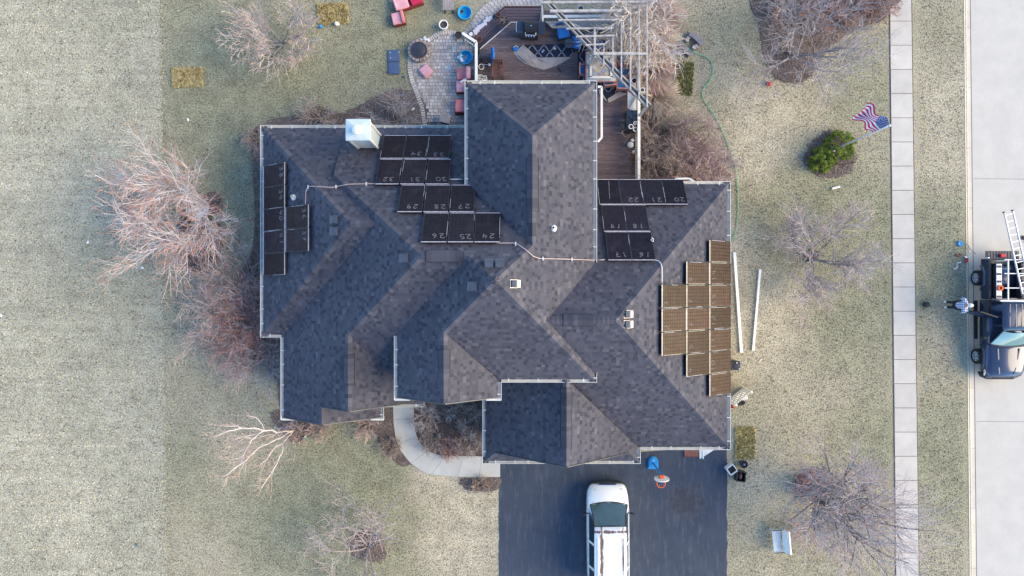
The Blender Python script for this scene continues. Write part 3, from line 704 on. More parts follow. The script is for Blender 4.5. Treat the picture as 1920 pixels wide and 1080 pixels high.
def fx(py, x0, x1): return lerp(x0, x1, py / 1080.0)          # the street and sidewalk lean a little in the picture
def sx_(x_at0, x_at1080, Y):                                  # world x of such a line at world Y
    py = 540 - Y * F / H; return (fx(py, x_at0, x_at1080) - 960) * H / F
def strip(x0, x1, z0, z1, y0=-150., y1=150.):
    return [(sx_(x0[0], x0[1], y0), y0, z0), (sx_(x1[0], x1[1], y0), y0, z1), (sx_(x1[0], x1[1], y1), y1, z1), (sx_(x0[0], x0[1], y1), y1, z0)]
KL, KR, KG = (1807, 1818), (1813, 1824), (1822, 1834)         # kerb back, kerb face, gutter line
mb = MB()
xs = [(-9000, -9000, 0), (KL[0] + 4, KL[1] + 4, 0), (KL[0] + 4, KL[1] + 4, -.14), (2185, 2197, -.14), (2185, 2197, 0), (12000, 12000, 0)]
for i in range(5):
    a, b_ = xs[i], xs[i + 1]; mb.add(strip(a[:2], b_[:2], a[2], b_[2], -350, 350), [(0, 1, 2, 3)])
tag(mb.build('ground', M['lawn']), kind='structure')
wob = random.Random(5)
pts = [(-200, -15)] + [];
edge = [P(fx(y, 301, 312) + wob.uniform(-4.5, 4.5), y) for y in range(-260, 1340, 3)]
f_ = MB().add([(p.x, p.y, .004) for p in edge] + [(-60, edge[-1].y, .004), (-60, edge[0].y, .004)], [tuple(range(len(edge) + 2))])
fo = f_.build('field', M['field']); tag(fo, kind='structure')
if fo.data.polygons[0].normal.z < 0: fo.data.flip_normals()
mb = MB()
for y in range(-260, 1340, 4):      # ragged strip of longer bleached grass along the field edge
    for k in range(3):
        p = P(fx(y, 300, 311) + wob.gauss(0, 2.2), y + wob.uniform(0, 4)); a = wob.uniform(0, 6.28); s_ = wob.uniform(.03, .07)
        mb.add([(p.x + s_ * math.cos(a), p.y + s_ * math.sin(a), .0), (p.x - s_ * math.cos(a), p.y - s_ * math.sin(a), .0), (p.x + wob.uniform(-.05, .05), p.y + wob.uniform(-.05, .05), .02)], [(0, 1, 2)], wob.uniform(.5, .8))
tag(mb.build('field_edge_grass', M['fieldblades']), kind='stuff')

# street, kerb, sidewalk
mb = MB(); mb.add(strip((KG[0], KG[1]), (2175, 2187), -.115, -.115, -120, 120), [(0, 1, 2, 3)]); street = tag(mb.build('street', M['street']), kind='structure')
mb = MB()
for py in (-118, 335, 790):
    a, b_ = P(fx(py, *KG), py, -.1135), P(2170, py + 3, -.1135); mb.bar(a, b_, .018, .002)
mb.build('joint_seal', M['greystone'], street, kind='stuff')
kerb = thing('kerb', None, None); tag(kerb, kind='structure')
yy = -20.0
while yy < 20:
    y1 = yy + 3.0
    for nm, xa, xb, za, zb in (('kerb_stone', KL, KR, .012, -.02), ('gutter_pan', KR, KG, -.10, -.112)):
        p = strip(xa, xb, za, zb, yy + .006, y1 - .006); q = [(x, y, -.2) for x, y, z in p]
        MB().add(p + q, [(0, 1, 2, 3), (0, 4, 5, 1), (1, 5, 6, 2), (2, 6, 7, 3), (3, 7, 4, 0)]).build(nm, M['kerb'], kerb)
    yy = y1
MB().add(strip((KG[0] - .6, KG[1] - .6), (KG[0] + .7, KG[1] + .7), -.108, -.108, -40, 40), [(0, 1, 2, 3)]).build('joint_seal', M['greystone'], kerb)
side = thing('sidewalk', None, None); tag(side, kind='structure')
for k in range(-3, 28):
    ya = -5.5 + 45.3 * k; yb = ya + 45.3
    A, B_, C_, D_ = (P(fx(ya, 1668, 1680), ya), P(fx(ya, 1708, 1722), ya), P(fx(yb, 1708, 1722), yb), P(fx(yb, 1668, 1680), yb))
    g_ = .012; tz = wob.uniform(.028, .036)
    base = [(A.x, A.y - g_), (D_.x, D_.y + g_), (C_.x, C_.y + g_), (B_.x, B_.y - g_)]
    c = (sum(p[0] for p in base) / 4, sum(p[1] for p in base) / 4); ins = [(lerp(p[0], c[0], .015), lerp(p[1], c[1], .015)) for p in base]
    MB().add([(p[0], p[1], -.05) for p in base] + [(p[0], p[1], tz - .008) for p in base] + [(p[0], p[1], tz) for p in ins],
             [(8, 9, 10, 11), (0, 1, 5, 4), (1, 2, 6, 5), (2, 3, 7, 6), (3, 0, 4, 7), (4, 5, 9, 8), (5, 6, 10, 9), (6, 7, 11, 10), (7, 4, 8, 11)]).build('concrete_slab', M['concrete'], side)
MB().add([(*P(fx(-150, 1666, 1678), -150)[:2], .006), (*P(fx(-150, 1710, 1724), -150)[:2], .006), (*P(fx(1230, 1710, 1724), 1230)[:2], .006), (*P(fx(1230, 1666, 1678), 1230)[:2], .006)], [(3, 2, 1, 0)]).build('joint_bed', M['mulch'], side)

# driveway
def asphalt():
    m, nt, b = new_mat('sealed_asphalt', .72, 0, .35); co = coords(nt)
    col = ramp(nt, noise(nt, co, .8, 5, .6), [(.3, (.026, .038, .058)), (.7, (.040, .053, .075))])
    p = P(1286, 940)
    d = N(nt, 'ShaderNodeVectorMath', operation='DISTANCE'); nt.links.new(co, d.inputs[0]); d.inputs[1].default_value = (p.x, p.y, 0)
    blot = mth(nt, 'ADD', mth(nt, 'SUBTRACT', 1.0, mth(nt, 'DIVIDE', d.outputs['Value'], 1.15)), mth(nt, 'MULTIPLY', mth(nt, 'SUBTRACT', noise(nt, co, 3.5, 6, .7), .5), 3.0))
    col = mixc(nt, ramp(nt, blot, [(.30, 0), (.38, .7), (.9, .8)]), col, (.038, .036, .041))
    col = mixc(nt, ramp(nt, blot, [(.24, 0), (.31, .5), (.37, 0)]), col, (.10, .098, .105))
    long = noise(nt, mapping(nt, co, (3.2, .45, 1)), 1.6, 6, .75)
    col = mixc(nt, ramp(nt, long, [(.52, 0), (.72, .75)]), col, (.10, .108, .128))
    col = mixc(nt, ramp(nt, noise(nt, mapping(nt, co, (2.0, .6, 1), loc=(4, 7, 0)), 2.4, 6, .8), [(.66, 0), (.74, .5)]), col, (.024, .024, .028))
    v = N(nt, 'ShaderNodeTexVoronoi', feature='DISTANCE_TO_EDGE'); v.inputs['Scale'].default_value = .22
    wv = N(nt, 'ShaderNodeVectorMath', operation='ADD'); nt.links.new(co, wv.inputs[0]); nz = N(nt, 'ShaderNodeTexNoise'); nz.inputs['Scale'].default_value = 2.5; nz.inputs['Detail'].default_value = 5; nt.links.new(co, nz.inputs['Vector']); nt.links.new(nz.outputs['Color'], wv.inputs[1]); nt.links.new(wv.outputs[0], v.inputs['Vector'])
    col = mixc(nt, ramp(nt, v.outputs['Distance'], [(.0, .35), (.007, 0)]), col, (.02, .024, .03))
    col = mixc(nt, 1.0, col, ramp(nt, noise(nt, co, 38, 3, .8), [(.25, .75), (.75, 1.3)]), 'MULTIPLY')
    nt.links.new(col, b.inputs['Base Color']); bump(nt, b, noise(nt, co, 60, 2), .35, .01); return m
dr = [P(938, 868)] + [P(937 + wob.uniform(-1.2, 1.2) - 3 * i / 30, 890 + i * 12) for i in range(30)] + [P(1363 + wob.uniform(-1.2, 1.2), 1240 - i * 13) for i in range(31)] + [P(1364, 835)]
tag(MB().prism([(p.x, p.y) for p in dr], -.05, .02).build('driveway', asphalt()), kind='structure')
# garage apron strip
# walkway of concrete slabs
inner = [(776, 745), (777, 790), (779, 808), (784, 823), (793, 836), (805, 846), (820, 852), (850, 854), (898, 855), (938, 855)]
outer = [(737, 745), (738, 792), (742, 822), (752, 845), (768, 866), (786, 880), (805, 889), (850, 893), (893, 894), (938, 894)]
def along(pl, t):
    L = [0]
    for i in range(1, len(pl)): L.append(L[-1] + math.dist(pl[i], pl[i - 1]))
    d = t * L[-1]
    for i in range(1, len(pl)):
        if d <= L[i] + 1e-6:
            k = (d - L[i - 1]) / (L[i] - L[i - 1]); return (lerp(pl[i - 1][0], pl[i][0], k), lerp(pl[i - 1][1], pl[i][1], k))
    return pl[-1]
walkway = thing('walkway', None, None); tag(walkway, kind='structure')
cuts_i = [0, .175, .30, .36, .44, .60, .76, .91, 1.0]; cuts_o = [0, .135, .27, .385, .52, .665, .80, .90, 1.0]
cuts_i = [0, .16, .305, .44, .58, .72, .86, 1.0]; cuts_o = [0, .135, .285, .43, .58, .735, .87, 1.0]
for k in range(7):
    pi = [P(*along(inner, lerp(cuts_i[k], cuts_i[k + 1], j / 6))) for j in range(7)]; po = [P(*along(outer, lerp(cuts_o[k], cuts_o[k + 1], j / 6))) for j in range(7)]
    poly = [(p.x, p.y) for p in po] + [(p.x, p.y) for p in pi[::-1]]
    c = (sum(p[0] for p in poly) / 14, sum(p[1] for p in poly) / 14); poly = [(lerp(x, c[0], .010), lerp(y, c[1], .010)) for x, y in poly]
    MB().prism(poly, -.05, .062).build('concrete_slab', M['walk'], walkway)
poly = [P(*p) for p in outer] + [P(*p) for p in inner[::-1]]
MB().prism([(p.x, p.y) for p in poly], -.05, .048).build('joint_bed', M['mulch'], walkway)

# mulch beds
def smooth_closed(pl, n=6):
    out = []; k = len(pl)
    for i in range(k):
        p0, p1, p2, p3 = pl[i - 1], pl[i], pl[(i + 1) % k], pl[(i + 2) % k]
        for j in range(n):
            t = j / n
            out.append(tuple(.5 * ((2 * p1[a]) + (-p0[a] + p2[a]) * t + (2 * p0[a] - 5 * p1[a] + 4 * p2[a] - p3[a]) * t * t + (-p0[a] + 3 * p1[a] - 3 * p2[a] + p3[a]) * t ** 3) for a in (0, 1)))
    return out
BEDS = []
def bed(px_pts, name='mulch_bed', z=.035, rag=2.2):
    pl = smooth_closed(px_pts, 8); pl = [(x + wob.uniform(-rag, rag), y + wob.uniform(-rag, rag)) for x, y in pl]; BEDS.append(pl)
    w3 = [P(x, y) for x, y in pl]; ar = sum(w3[i].x * w3[(i + 1) % len(w3)].y - w3[(i + 1) % len(w3)].x * w3[i].y for i in range(len(w3)))
    if ar < 0: w3 = w3[::-1]
    o = MB().prism([(p.x, p.y) for p in w3], -.03, z).build(name, M['mulch']); return tag(o, kind='structure')
bed([(335, 418), (375, 400), (408, 418), (418, 452), (408, 490), (385, 512), (350, 508), (330, 480)])
bed([(500, 228), (560, 216), (600, 200), (640, 212), (690, 190), (745, 168), (790, 185), (800, 260), (500, 260)])
bed([(474, 252), (500, 250), (512, 400), (512, 620), (552, 660), (556, 780), (528, 770), (518, 715), (500, 690), (462, 665), (438, 620), (436, 560), (452, 510), (472, 470), (478, 400), (474, 320)], rag=.9)
bed([(515, 770), (700, 770), (745, 760), (742, 810), (755, 840), (775, 868), (750, 872), (722, 846), (700, 812), (680, 798), (640, 792), (600, 800), (585, 815), (560, 828), (540, 822)])
bed([(772, 742), (910, 742), (912, 858), (860, 856), (815, 851), (786, 828), (777, 800)], z=.028, rag=.5)
bed([(862, 905), (870, 896), (900, 895), (936, 896), (937, 915), (915, 922), (880, 919)])
bed([(1418, -60), (1700, -60), (1668, 20), (1650, 40), (1600, 60), (1555, 90), (1530, 130), (1500, 155), (1462, 150), (1436, 118), (1426, 60)])
bed([(1508, 300), (1518, 270), (1545, 248), (1575, 246), (1597, 268), (1602, 300), (1588, 326), (1555, 334), (1522, 322)], rag=4)
bed([(1200, -30), (1235, -20), (1245, 60), (1242, 120), (1226, 180), (1240, 232), (1300, 250), (1345, 300), (1362, 350), (1200, 350), (1192, 100)], rag=5)
bed([(1490, 905), (1503, 882), (1535, 876), (1552, 890), (1550, 925), (1525, 940), (1500, 935)], rag=3)
bed([(1510, 474), (1526, 468), (1534, 480), (1526, 491), (1512, 488)], rag=3)
bed([(655, 1008), (690, 990), (718, 1010), (722, 1045), (690, 1052), (662, 1040)])
bed([(345, 395), (392, 360), (412, 368), (415, 392), (380, 410)], rag=1.5)

# straw mats and sod rectangles lying on the lawn
def straw_mat(corn, label, c1, c2, name='straw_mat'):
    m = bpy.data.materials.get('straw_' + name + str(c1[0])) 
    if m is None:
        m, nt, b = new_mat('straw_' + name + str(c1[0]), .95, 0, .1); co = coords(nt)
        col = ramp(nt, noise(nt, co, 9, 5, .75), [(.3, tuple(x * .45 for x in c1)), (.5, c1), (.7, c2)]); nt.links.new(col, b.inputs['Base Color']); bump(nt, b, noise(nt, co, 20, 4, .7), .9, .04)
    cs = [P(*c) for c in corn]; n = 12; pl = []
    for i in range(4):
        for j in range(n): 
            q = cs[i].lerp(cs[(i + 1) % 4], j / n); pl.append((q.x + wob.uniform(-.03, .03), q.y + wob.uniform(-.03, .03)))
    ar = sum(pl[i][0] * pl[(i + 1) % len(pl)][1] - pl[(i + 1) % len(pl)][0] * pl[i][1] for i in range(len(pl)))
    if ar < 0: pl = pl[::-1]
    ctr = sum((Vector((*p, 0)) for p in pl), Vector()) / len(pl)
    t = thing(name, label, 'grass mat', ctr)
    MB().prism([(p[0] - ctr.x, p[1] - ctr.y) for p in pl], 0, .05).build('mat_base', m, t)
    mb = MB()
    for i in range(900):
        u, v_ = wob.random(), wob.random(); q = cs[0].lerp(cs[1], u).lerp(cs[3].lerp(cs[2], u), v_) - ctr; a = wob.uniform(0, 6.28); s_ = wob.uniform(.03, .07)
        mb.add([(q.x + s_ * math.cos(a), q.y + s_ * math.sin(a), .05), (q.x - s_ * math.cos(a) + .02, q.y - s_ * math.sin(a), .05), (q.x + wob.uniform(-.04, .04), q.y + wob.uniform(-.04, .04), .10)], [(0, 1, 2)])
    mb.build('straw', m, t, kind='stuff')
straw_mat([(322, 128), (380, 126), (381, 162), (324, 165)], 'yellow straw rectangle on the lawn near the left field', (.44, .37, .18), (.56, .49, .30))
straw_mat([(594, 8), (652, 6), (654, 44), (596, 46)], 'yellow brown straw rectangle beside the small blue ball', (.42, .34, .15), (.54, .46, .27))
straw_mat([(1379, 800), (1416, 800), (1415, 860), (1378, 860)], 'golden straw rectangle beside the driveway corner', (.46, .38, .16), (.58, .50, .28))
straw_mat([(1264, 117), (1301, 118), (1297, 180), (1260, 176)], 'olive green turf rectangle beside the grey curved stones', (.21, .20, .08), (.31, .29, .15), 'turf_mat')

# grass blades over lawn and field
def hard_px(x, y):
    if 488 < x < 1370 and 234 < y < 870 and not (1240 < x and y < 330): 
        if not ((x < 520 and y > 640) or (545 < x < 735 and y > 790) or (780 < x < 900 and y > 760)): return True
    if 936 < x < 1365 and y > 840: return True
    if 1665 < x < 1725 or x > 1806: return True
    if 735 < x < 940 and 745 < y < 896: return True
    if 765 < x < 1200 and y < 340: return True
    return False
rb = random.Random(11)
def scatter(n, x0, x1, y0, y1, matn, name, test, smin=.014, smax=.034):
    mb = MB(); vs = []; fs = []; sh = []
    for _ in range(n):
        x, y = rb.uniform(x0, x1), rb.uniform(y0, y1)
        if test(x, y): continue
        p = P(x, y); a = rb.uniform(0, 6.28); s_ = rb.uniform(smin, smax); ca, sa = math.cos(a) * s_, math.sin(a) * s_
        b = len(vs); L = rb.uniform(.03, .09)
        vs += [(p.x + ca, p.y + sa, .0), (p.x - ca, p.y - sa, .0), (p.x - sa / s_ * L, p.y + ca / s_ * L, rb.uniform(.02, .06))]; fs.append((b, b + 1, b + 2)); sh.append(rb.random())
    mb.v, mb.f, mb.sh = vs, fs, sh
    tag(mb.build(name, matn), kind='stuff')
def in_bed(x, y):
    return any(inside2(x, y, pl) for pl in BEDS)
scatter(112000, 278, 1815, -20, 1100, M['blades'], 'grass', lambda x, y: x < fx(y, 303, 314) - abs(rb.gauss(0, 7)) or hard_px(x, y) or in_bed(x, y))
scatter(44000, -20, 335, -20, 1100, M['fieldblades'], 'field_stubble', lambda x, y: x > fx(y, 300, 311) + abs(rb.gauss(0, 8)), .02, .05)
# scattered dead leaves and clippings
M['leaf'] = mat('dead_leaf', (.20, .12, .07), .9, .5, 3, c2=(.34, .26, .18))
def litter(n, x0, x1, y0, y1, name, m, s0, s1, test=lambda x, y: False, z=.02):
    mb = MB()
    for _ in range(n):
        x, y = rb.uniform(x0, x1), rb.uniform(y0, y1)
        if test(x, y): continue
        p = P(x, y); a = rb.uniform(0, 6.28); s_ = rb.uniform(s0, s1); c_, d_ = math.cos(a) * s_, math.sin(a) * s_
        mb.add([(p.x + c_, p.y + d_, z + rb.uniform(0, .03)), (p.x - d_ * .5, p.y + c_ * .5, z + .03), (p.x - c_, p.y - d_, z), (p.x + d_ * .5, p.y - c_ * .5, z + rb.uniform(0, .03))], [(0, 1, 2, 3)])
    tag(mb.build(name, m), kind='stuff')
litter(5000, 320, 1800, 0, 1080, 'fallen_leaves', M['leaf'], .015, .04, lambda x, y: hard_px(x, y))
M['dark_clod'] = mat('dark_clod', (.07, .06, .045), .95, .4, 9)
litter(9500, 0, 1815, 0, 1080, 'soil_clods', M['dark_clod'], .018, .05, lambda x, y: hard_px(x, y) or (x > 310 and x < 1720 and rb.random() < .6))
M['chip'] = mat('wood_chip', (.16, .12, .10), .95, .4, 9, c2=(.34, .28, .25))
for pl in BEDS:
    x0, x1 = min(p[0] for p in pl), max(p[0] for p in pl); y0, y1 = min(p[1] for p in pl), max(p[1] for p in pl)
    litter(int((x1 - x0 + 20) * (y1 - y0 + 20) * .12), x0 - 10, x1 + 10, y0 - 10, y1 + 10, 'mulch_chips', M['chip'], .02, .06, lambda x, y: not inside2(x + rb.gauss(0, 4), y + rb.gauss(0, 4), pl) or hard_px(x, y), .045)
# ================================================================ TREES AND SHRUBS
def bark(name, c1, c2): return mat(name, c1, .9, .2, 3, c2=c2)
M['bark_grey'] = bark('bark_grey', (.22, .19, .18), (.36, .32, .31)); M['bark_pale'] = bark('bark_pale', (.50, .45, .42), (.68, .63, .60))
M['bark_dark'] = bark('bark_dark', (.11, .095, .09), (.20, .175, .17)); M['twig_grey'] = bark('twig_grey', (.38, .33, .31), (.54, .48, .45))
M['twig_pink'] = bark('twig_pink', (.44, .29, .25), (.58, .43, .38)); M['twig_orange'] = bark('twig_orange', (.62, .22, .12), (.66, .38, .28))
M['twig_red'] = bark('twig_red', (.34, .14, .11), (.46, .24, .20)); M['twig_brown'] = bark('twig_brown', (.28, .21, .17), (.44, .36, .30)); M['straw'] = bark('dry_straw', (.48, .38, .28), (.62, .53, .42))
def grow(rng, base, height, spread, lean=(0, 0), stems=1, levels=4, r0=.09, kids=(5, 5, 4), up=.55, jit=.35, curve=.25, twig=.006, tipcut=.75, first=.18):
    T, C_, X = MB(), MB(), MB()
    def seg(p, d, L, r, lv, top):
        n = 5 if lv < 2 else 3; pts = [p.copy()]; q = p.copy(); dd = d.normalized(); c = Vector((rng.gauss(0, 1), rng.gauss(0, 1), rng.gauss(0, .4))) * curve
        for i in range(n):
            dd = (dd + (c + Vector((rng.gauss(0, jit), rng.gauss(0, jit), rng.gauss(0, jit * .6)))) * (.32) + Vector((0, 0, .06 * up))).normalized()
            q = q + dd * L / n; q.z = max(q.z, .03); pts.append(q.copy())
        last = lv >= levels - 1
        tgt = T if lv < 2 else (X if last and top else C_)
        tgt.tube(pts, r, (6 if lv == 0 else 4 if lv == 1 else 3), max(twig * .6, r * (.45 if lv < 2 else .3)))
        if last: return
        k = kids[min(lv, len(kids) - 1)]
        for j in range(k):
            t = lerp(first if lv else .35, 1.0, (j + rng.random() * .8) / k); t = min(t, .98)
            i = int(t * n); a = pts[i].lerp(pts[i + 1], t * n - i); dr_ = (pts[i + 1] - pts[i]).normalized()
            ang = rng.uniform(.45, .95) if lv else rng.uniform(.5, 1.0); az = rng.uniform(0, 6.283)
            o1 = dr_.orthogonal().normalized(); o2 = dr_.cross(o1); nd = dr_ * math.cos(ang) + (o1 * math.cos(az) + o2 * math.sin(az)) * math.sin(ang)
            nd.z = nd.z * .8 + up * .25
            seg(a, nd, L * rng.uniform(.38, .68), max(twig, r * lerp(.62, .35, t)), lv + 1, t > tipcut or rng.random() < .35)
    for s in range(stems):
        a = 6.283 * s / max(1, stems) + rng.uniform(-.4, .4)
        sp = spread if stems > 1 else 0
        d = Vector((math.cos(a) * sp + lean[0], math.sin(a) * sp + lean[1], 1.0)).normalized()
        b = Vector((base[0] + math.cos(a) * .06 * (stems > 1), base[1] + math.sin(a) * .06 * (stems > 1), -.02))
        seg(b, d, height * rng.uniform(.8, 1.05), r0 * rng.uniform(.8, 1.1), 0, False)
    return T, C_, X
def tree(name, label, cat, px, py, seed, mt, mc, mx=None, group=None, **kw):
    p = P(px, py); t = thing(name, label, cat, p, 0, group)
    T, C_, X = grow(random.Random(seed), (0, 0), **kw)
    T.build('trunk', M[mt], t); 
    if C_.v: C_.build('crown', M[mc], t, kind='stuff')
    if X.v: X.build('twigs', M[mx or mc], t, kind='stuff')
    return t
# the trees
tree('bare_tree', 'big bare tree with orange twig tips left of the house', 'tree', 388, 384, 4, 'bark_pale', 'bark_pale', 'twig_orange', 'bare trees', height=3.4, spread=.9, stems=9, levels=4, r0=.075, kids=(12, 8, 4), up=.55, jit=.13, curve=.10, twig=.007, lean=(-.62, -.40))
tree('bare_tree', 'small greyish pink bare tree left of the upper straw rectangle', 'tree', 530, 82, 9, 'bark_grey', 'twig_grey', 'twig_pink', 'bare trees', height=2.1, spread=.8, stems=7, levels=4, r0=.035, kids=(8, 7, 4), up=.5, jit=.3, twig=.009)
tree('bare_tree', 'bare young tree between the long white pipes and the sidewalk', 'tree', 1522, 484, 21, 'bark_grey', 'twig_grey', 'twig_pink', 'bare trees', height=2.6, spread=.9, stems=8, levels=4, r0=.060, kids=(9, 7, 4), up=.5, jit=.3, twig=.009)
tree('bare_tree', 'tall bare tree with dark trunk reaching over the sidewalk, lower right', 'tree', 1534, 918, 33, 'bark_dark', 'twig_grey', 'twig_pink', 'bare trees', height=4.3, spread=.40, stems=5, levels=4, r0=.085, kids=(12, 10, 5), up=.6, jit=.25, twig=.008, first=.25)
tree('bare_tree', 'bare grey tree in the big reddish bed beside the sidewalk', 'tree', 1482, 104, 41, 'bark_grey', 'twig_grey', 'twig_brown', 'bare trees', height=3.4, spread=.7, stems=7, levels=4, r0=.06, kids=(9, 7, 4), up=.6, jit=.25, twig=.007)
tree('bare_tree', 'low bare tree with tan branches at the bottom of the front lawn', 'tree', 690, 1026, 52, 'bark_grey', 'twig_grey', 'twig_pink', 'bare trees', height=3.0, spread=1.05, stems=6, levels=4, r0=.045, kids=(8, 6, 4), up=.4, jit=.3, twig=.0065)
tree('bare_tree', 'pale arching bare tree hanging over the pergola', 'tree', 1176, 30, 63, 'bark_pale', 'bark_pale', 'straw', 'bare trees', height=2.9, spread=.5, stems=9, levels=4, r0=.05, kids=(11, 9, 4), up=.15, jit=.3, curve=.3, twig=.011, lean=(-.05, -.25))

# the white barked tree with few limbs, limbs traced from the photograph with a height for each point
def limb_tree():
    b = P(551, 806); t = thing('birch_tree', 'white barked bare tree at the front left corner of the house', 'tree', b)
    L = lambda px, py, z: P(px, py, z) - b
    T, C_, X = MB(), MB(), MB(); rng = random.Random(8)
    limbs = [([(551, 806, 0), (546, 809, .8), (536, 809, 1.4), (517, 811, 2.2)], .055),
             ([(517, 811, 2.2), (510, 806, 2.5), (497, 807, 2.9), (478, 803, 3.3), (455, 803, 3.6), (430, 808, 3.9), (412, 815, 4.1), (402, 819, 4.2)], .042),
             ([(497, 807, 2.9), (485, 813, 3.1), (472, 826, 3.4), (462, 841, 3.7), (456, 855, 4.0), (452, 868, 4.2)], .04),
             ([(455, 803, 3.6), (446, 799, 3.8), (430, 799, 4.0), (412, 799, 4.1)], .02), ([(496, 806, 2.9), (490, 795, 3.2), (481, 783, 3.5), (463, 779, 3.8)], .022),
             ([(551, 806, 0), (541, 812, 1.2), (525, 821, 2.2), (507, 829, 2.9), (487, 838, 3.5), (476, 848, 3.8), (462, 862, 4.1), (446, 874, 4.4), (430, 887, 4.6), (419, 893, 4.7)], .038),
             ([(516, 815, 2.3), (503, 822, 2.7), (491, 833, 3.1), (479, 845, 3.6)], .022), ([(512, 815, 2.3), (490, 818, 2.9), (470, 825, 3.2)], .015),
             ([(551, 806, 0), (545, 814, 1.0), (535, 824, 1.8), (529, 832, 2.4), (517, 837, 2.9), (508, 848, 3.3), (500, 862, 3.6), (487, 873, 3.9)], .036),
             ([(529, 832, 2.4), (530, 845, 2.8), (524, 857, 3.2), (520, 869, 3.5), (510, 885, 3.9), (497, 905, 4.3), (490, 915, 4.5)], .034),
             ([(482, 815, 3.1), (465, 817, 3.4), (450, 820, 3.6), (436, 826, 3.8)], .018), ([(474, 822, 3.3), (460, 820, 3.5), (448, 828, 3.7), (437, 838, 3.9)], .016),
             ([(460, 842, 3.7), (448, 846, 3.9), (436, 854, 4.1)], .014), ([(456, 855, 4.0), (445, 860, 4.1), (432, 861, 4.3)], .014), ([(458, 868, 4.1), (452, 880, 4.3), (447, 892, 4.5)], .014), ([(500, 862, 3.6), (496, 872, 3.8), (490, 884, 4.0)], .012),
             ([(520, 869, 3.5), (514, 880, 3.8), (508, 893, 4.0)], .014), ([(536, 828, 1.9), (540, 840, 2.2), (549, 858, 2.5)], .008), ([(513, 806, 2.4), (516, 800, 2.7), (522, 803, 2.8), (534, 802, 2.9)], .012)]
    for pts, r in limbs:
        q = [L(*p) for p in pts]; fine = []
        for i in range(len(q) - 1):
            for j in range(3): fine.append(q[i].lerp(q[i + 1], j / 3) + Vector((rng.gauss(0, .012), rng.gauss(0, .012), 0)))
        fine.append(q[-1]); (T if r > .035 else C_).tube(fine, r, 6, r * .4)
        for i in range(3, len(fine)):
            for _ in range(1):
                d = (fine[i] - fine[i - 1]).normalized() + Vector((rng.gauss(0, .5), rng.gauss(0, .5), rng.gauss(.1, .3))); p = fine[i].copy(); pts2 = [p.copy()]
                for _ in range(4): d = (d + Vector((rng.gauss(0, .2), rng.gauss(0, .2), 0))).normalized(); p = p + d * rng.uniform(.08, .2); pts2.append(p.copy())
                X.tube(pts2, .006, 3, .003)
                for k in range(3):
                    dd = (pts2[k + 1] - pts2[k]).normalized() + Vector((rng.gauss(0, .6), rng.gauss(0, .6), rng.gauss(0, .3))); X.tube([pts2[k + 1], pts2[k + 1] + dd * .2, pts2[k + 1] + dd * .35 + Vector((rng.gauss(0, .04), rng.gauss(0, .04), 0))], .0045, 3, .002)
    T.build('trunk', M['bark_pale'], t); C_.build('crown', M['bark_pale'], t); X.build('twigs', M['twig_pink'], t, kind='stuff')
limb_tree()

def shrub(name, label, px, py, seed, h, m1, m2, group, stems=14, spread=1.0, kids=(7, 5), twig=.008, levels=3, r0=.020, **kw):
    return tree(name, label, 'shrub', px, py, seed, m1, m1, m2, group, height=h, spread=spread, stems=stems, levels=levels, r0=r0, kids=kids, twig=twig, up=.35, jit=.35, **kw)
gl = 'bare shrubs along the left wall of the house'
for i, (x, y, h, lab, a, b_) in enumerate(((463, 520, 1.9, 'pinkish bare shrub at the left wall, beside the lowest solar panel', 'twig_grey', 'twig_pink'), (425, 560, 2.0, 'widest reddish bare shrub, farthest from the left wall', 'twig_grey', 'twig_pink'),
        (470, 572, 1.9, 'brown red bare shrub against the middle of the left wall', 'twig_brown', 'twig_red'), (432, 610, 2.0, 'grey pink bare shrub at the lawn edge, left of the roof step', 'twig_grey', 'twig_pink'),
        (480, 628, 1.8, 'dark red bare shrub at the roof step corner', 'twig_red', 'twig_red'), (505, 672, 1.7, 'grey bare shrub in the notch below the roof step', 'twig_grey', 'twig_grey'), (458, 660, 1.6, 'small pinkish bare shrub at the front end of the left row', 'twig_brown', 'twig_pink'))):
    shrub('bare_shrub', lab, x, y, 100 + i, h, a, b_, gl, stems=16, kids=(8, 6))
shrub('bare_shrub', 'pale branched bare shrub between the patio and the rear gutter', 752, 228, 120, 1.6, 'bark_grey', 'twig_grey', 'bare shrubs behind the house', stems=11, kids=(8, 5), r0=.024, lean=(-.15, .35))
shrub('bare_shrub', 'low brown shrub behind the rear gutter, left of the chimney', 600, 222, 121, .9, 'twig_brown', 'twig_grey', 'bare shrubs behind the house', stems=14)
shrub('bare_shrub', 'low dark shrub at the rear left corner of the house', 484, 262, 122, .7, 'twig_brown', 'twig_pink', 'bare shrubs behind the house', stems=14)
gf = 'bare shrubs in the front beds'
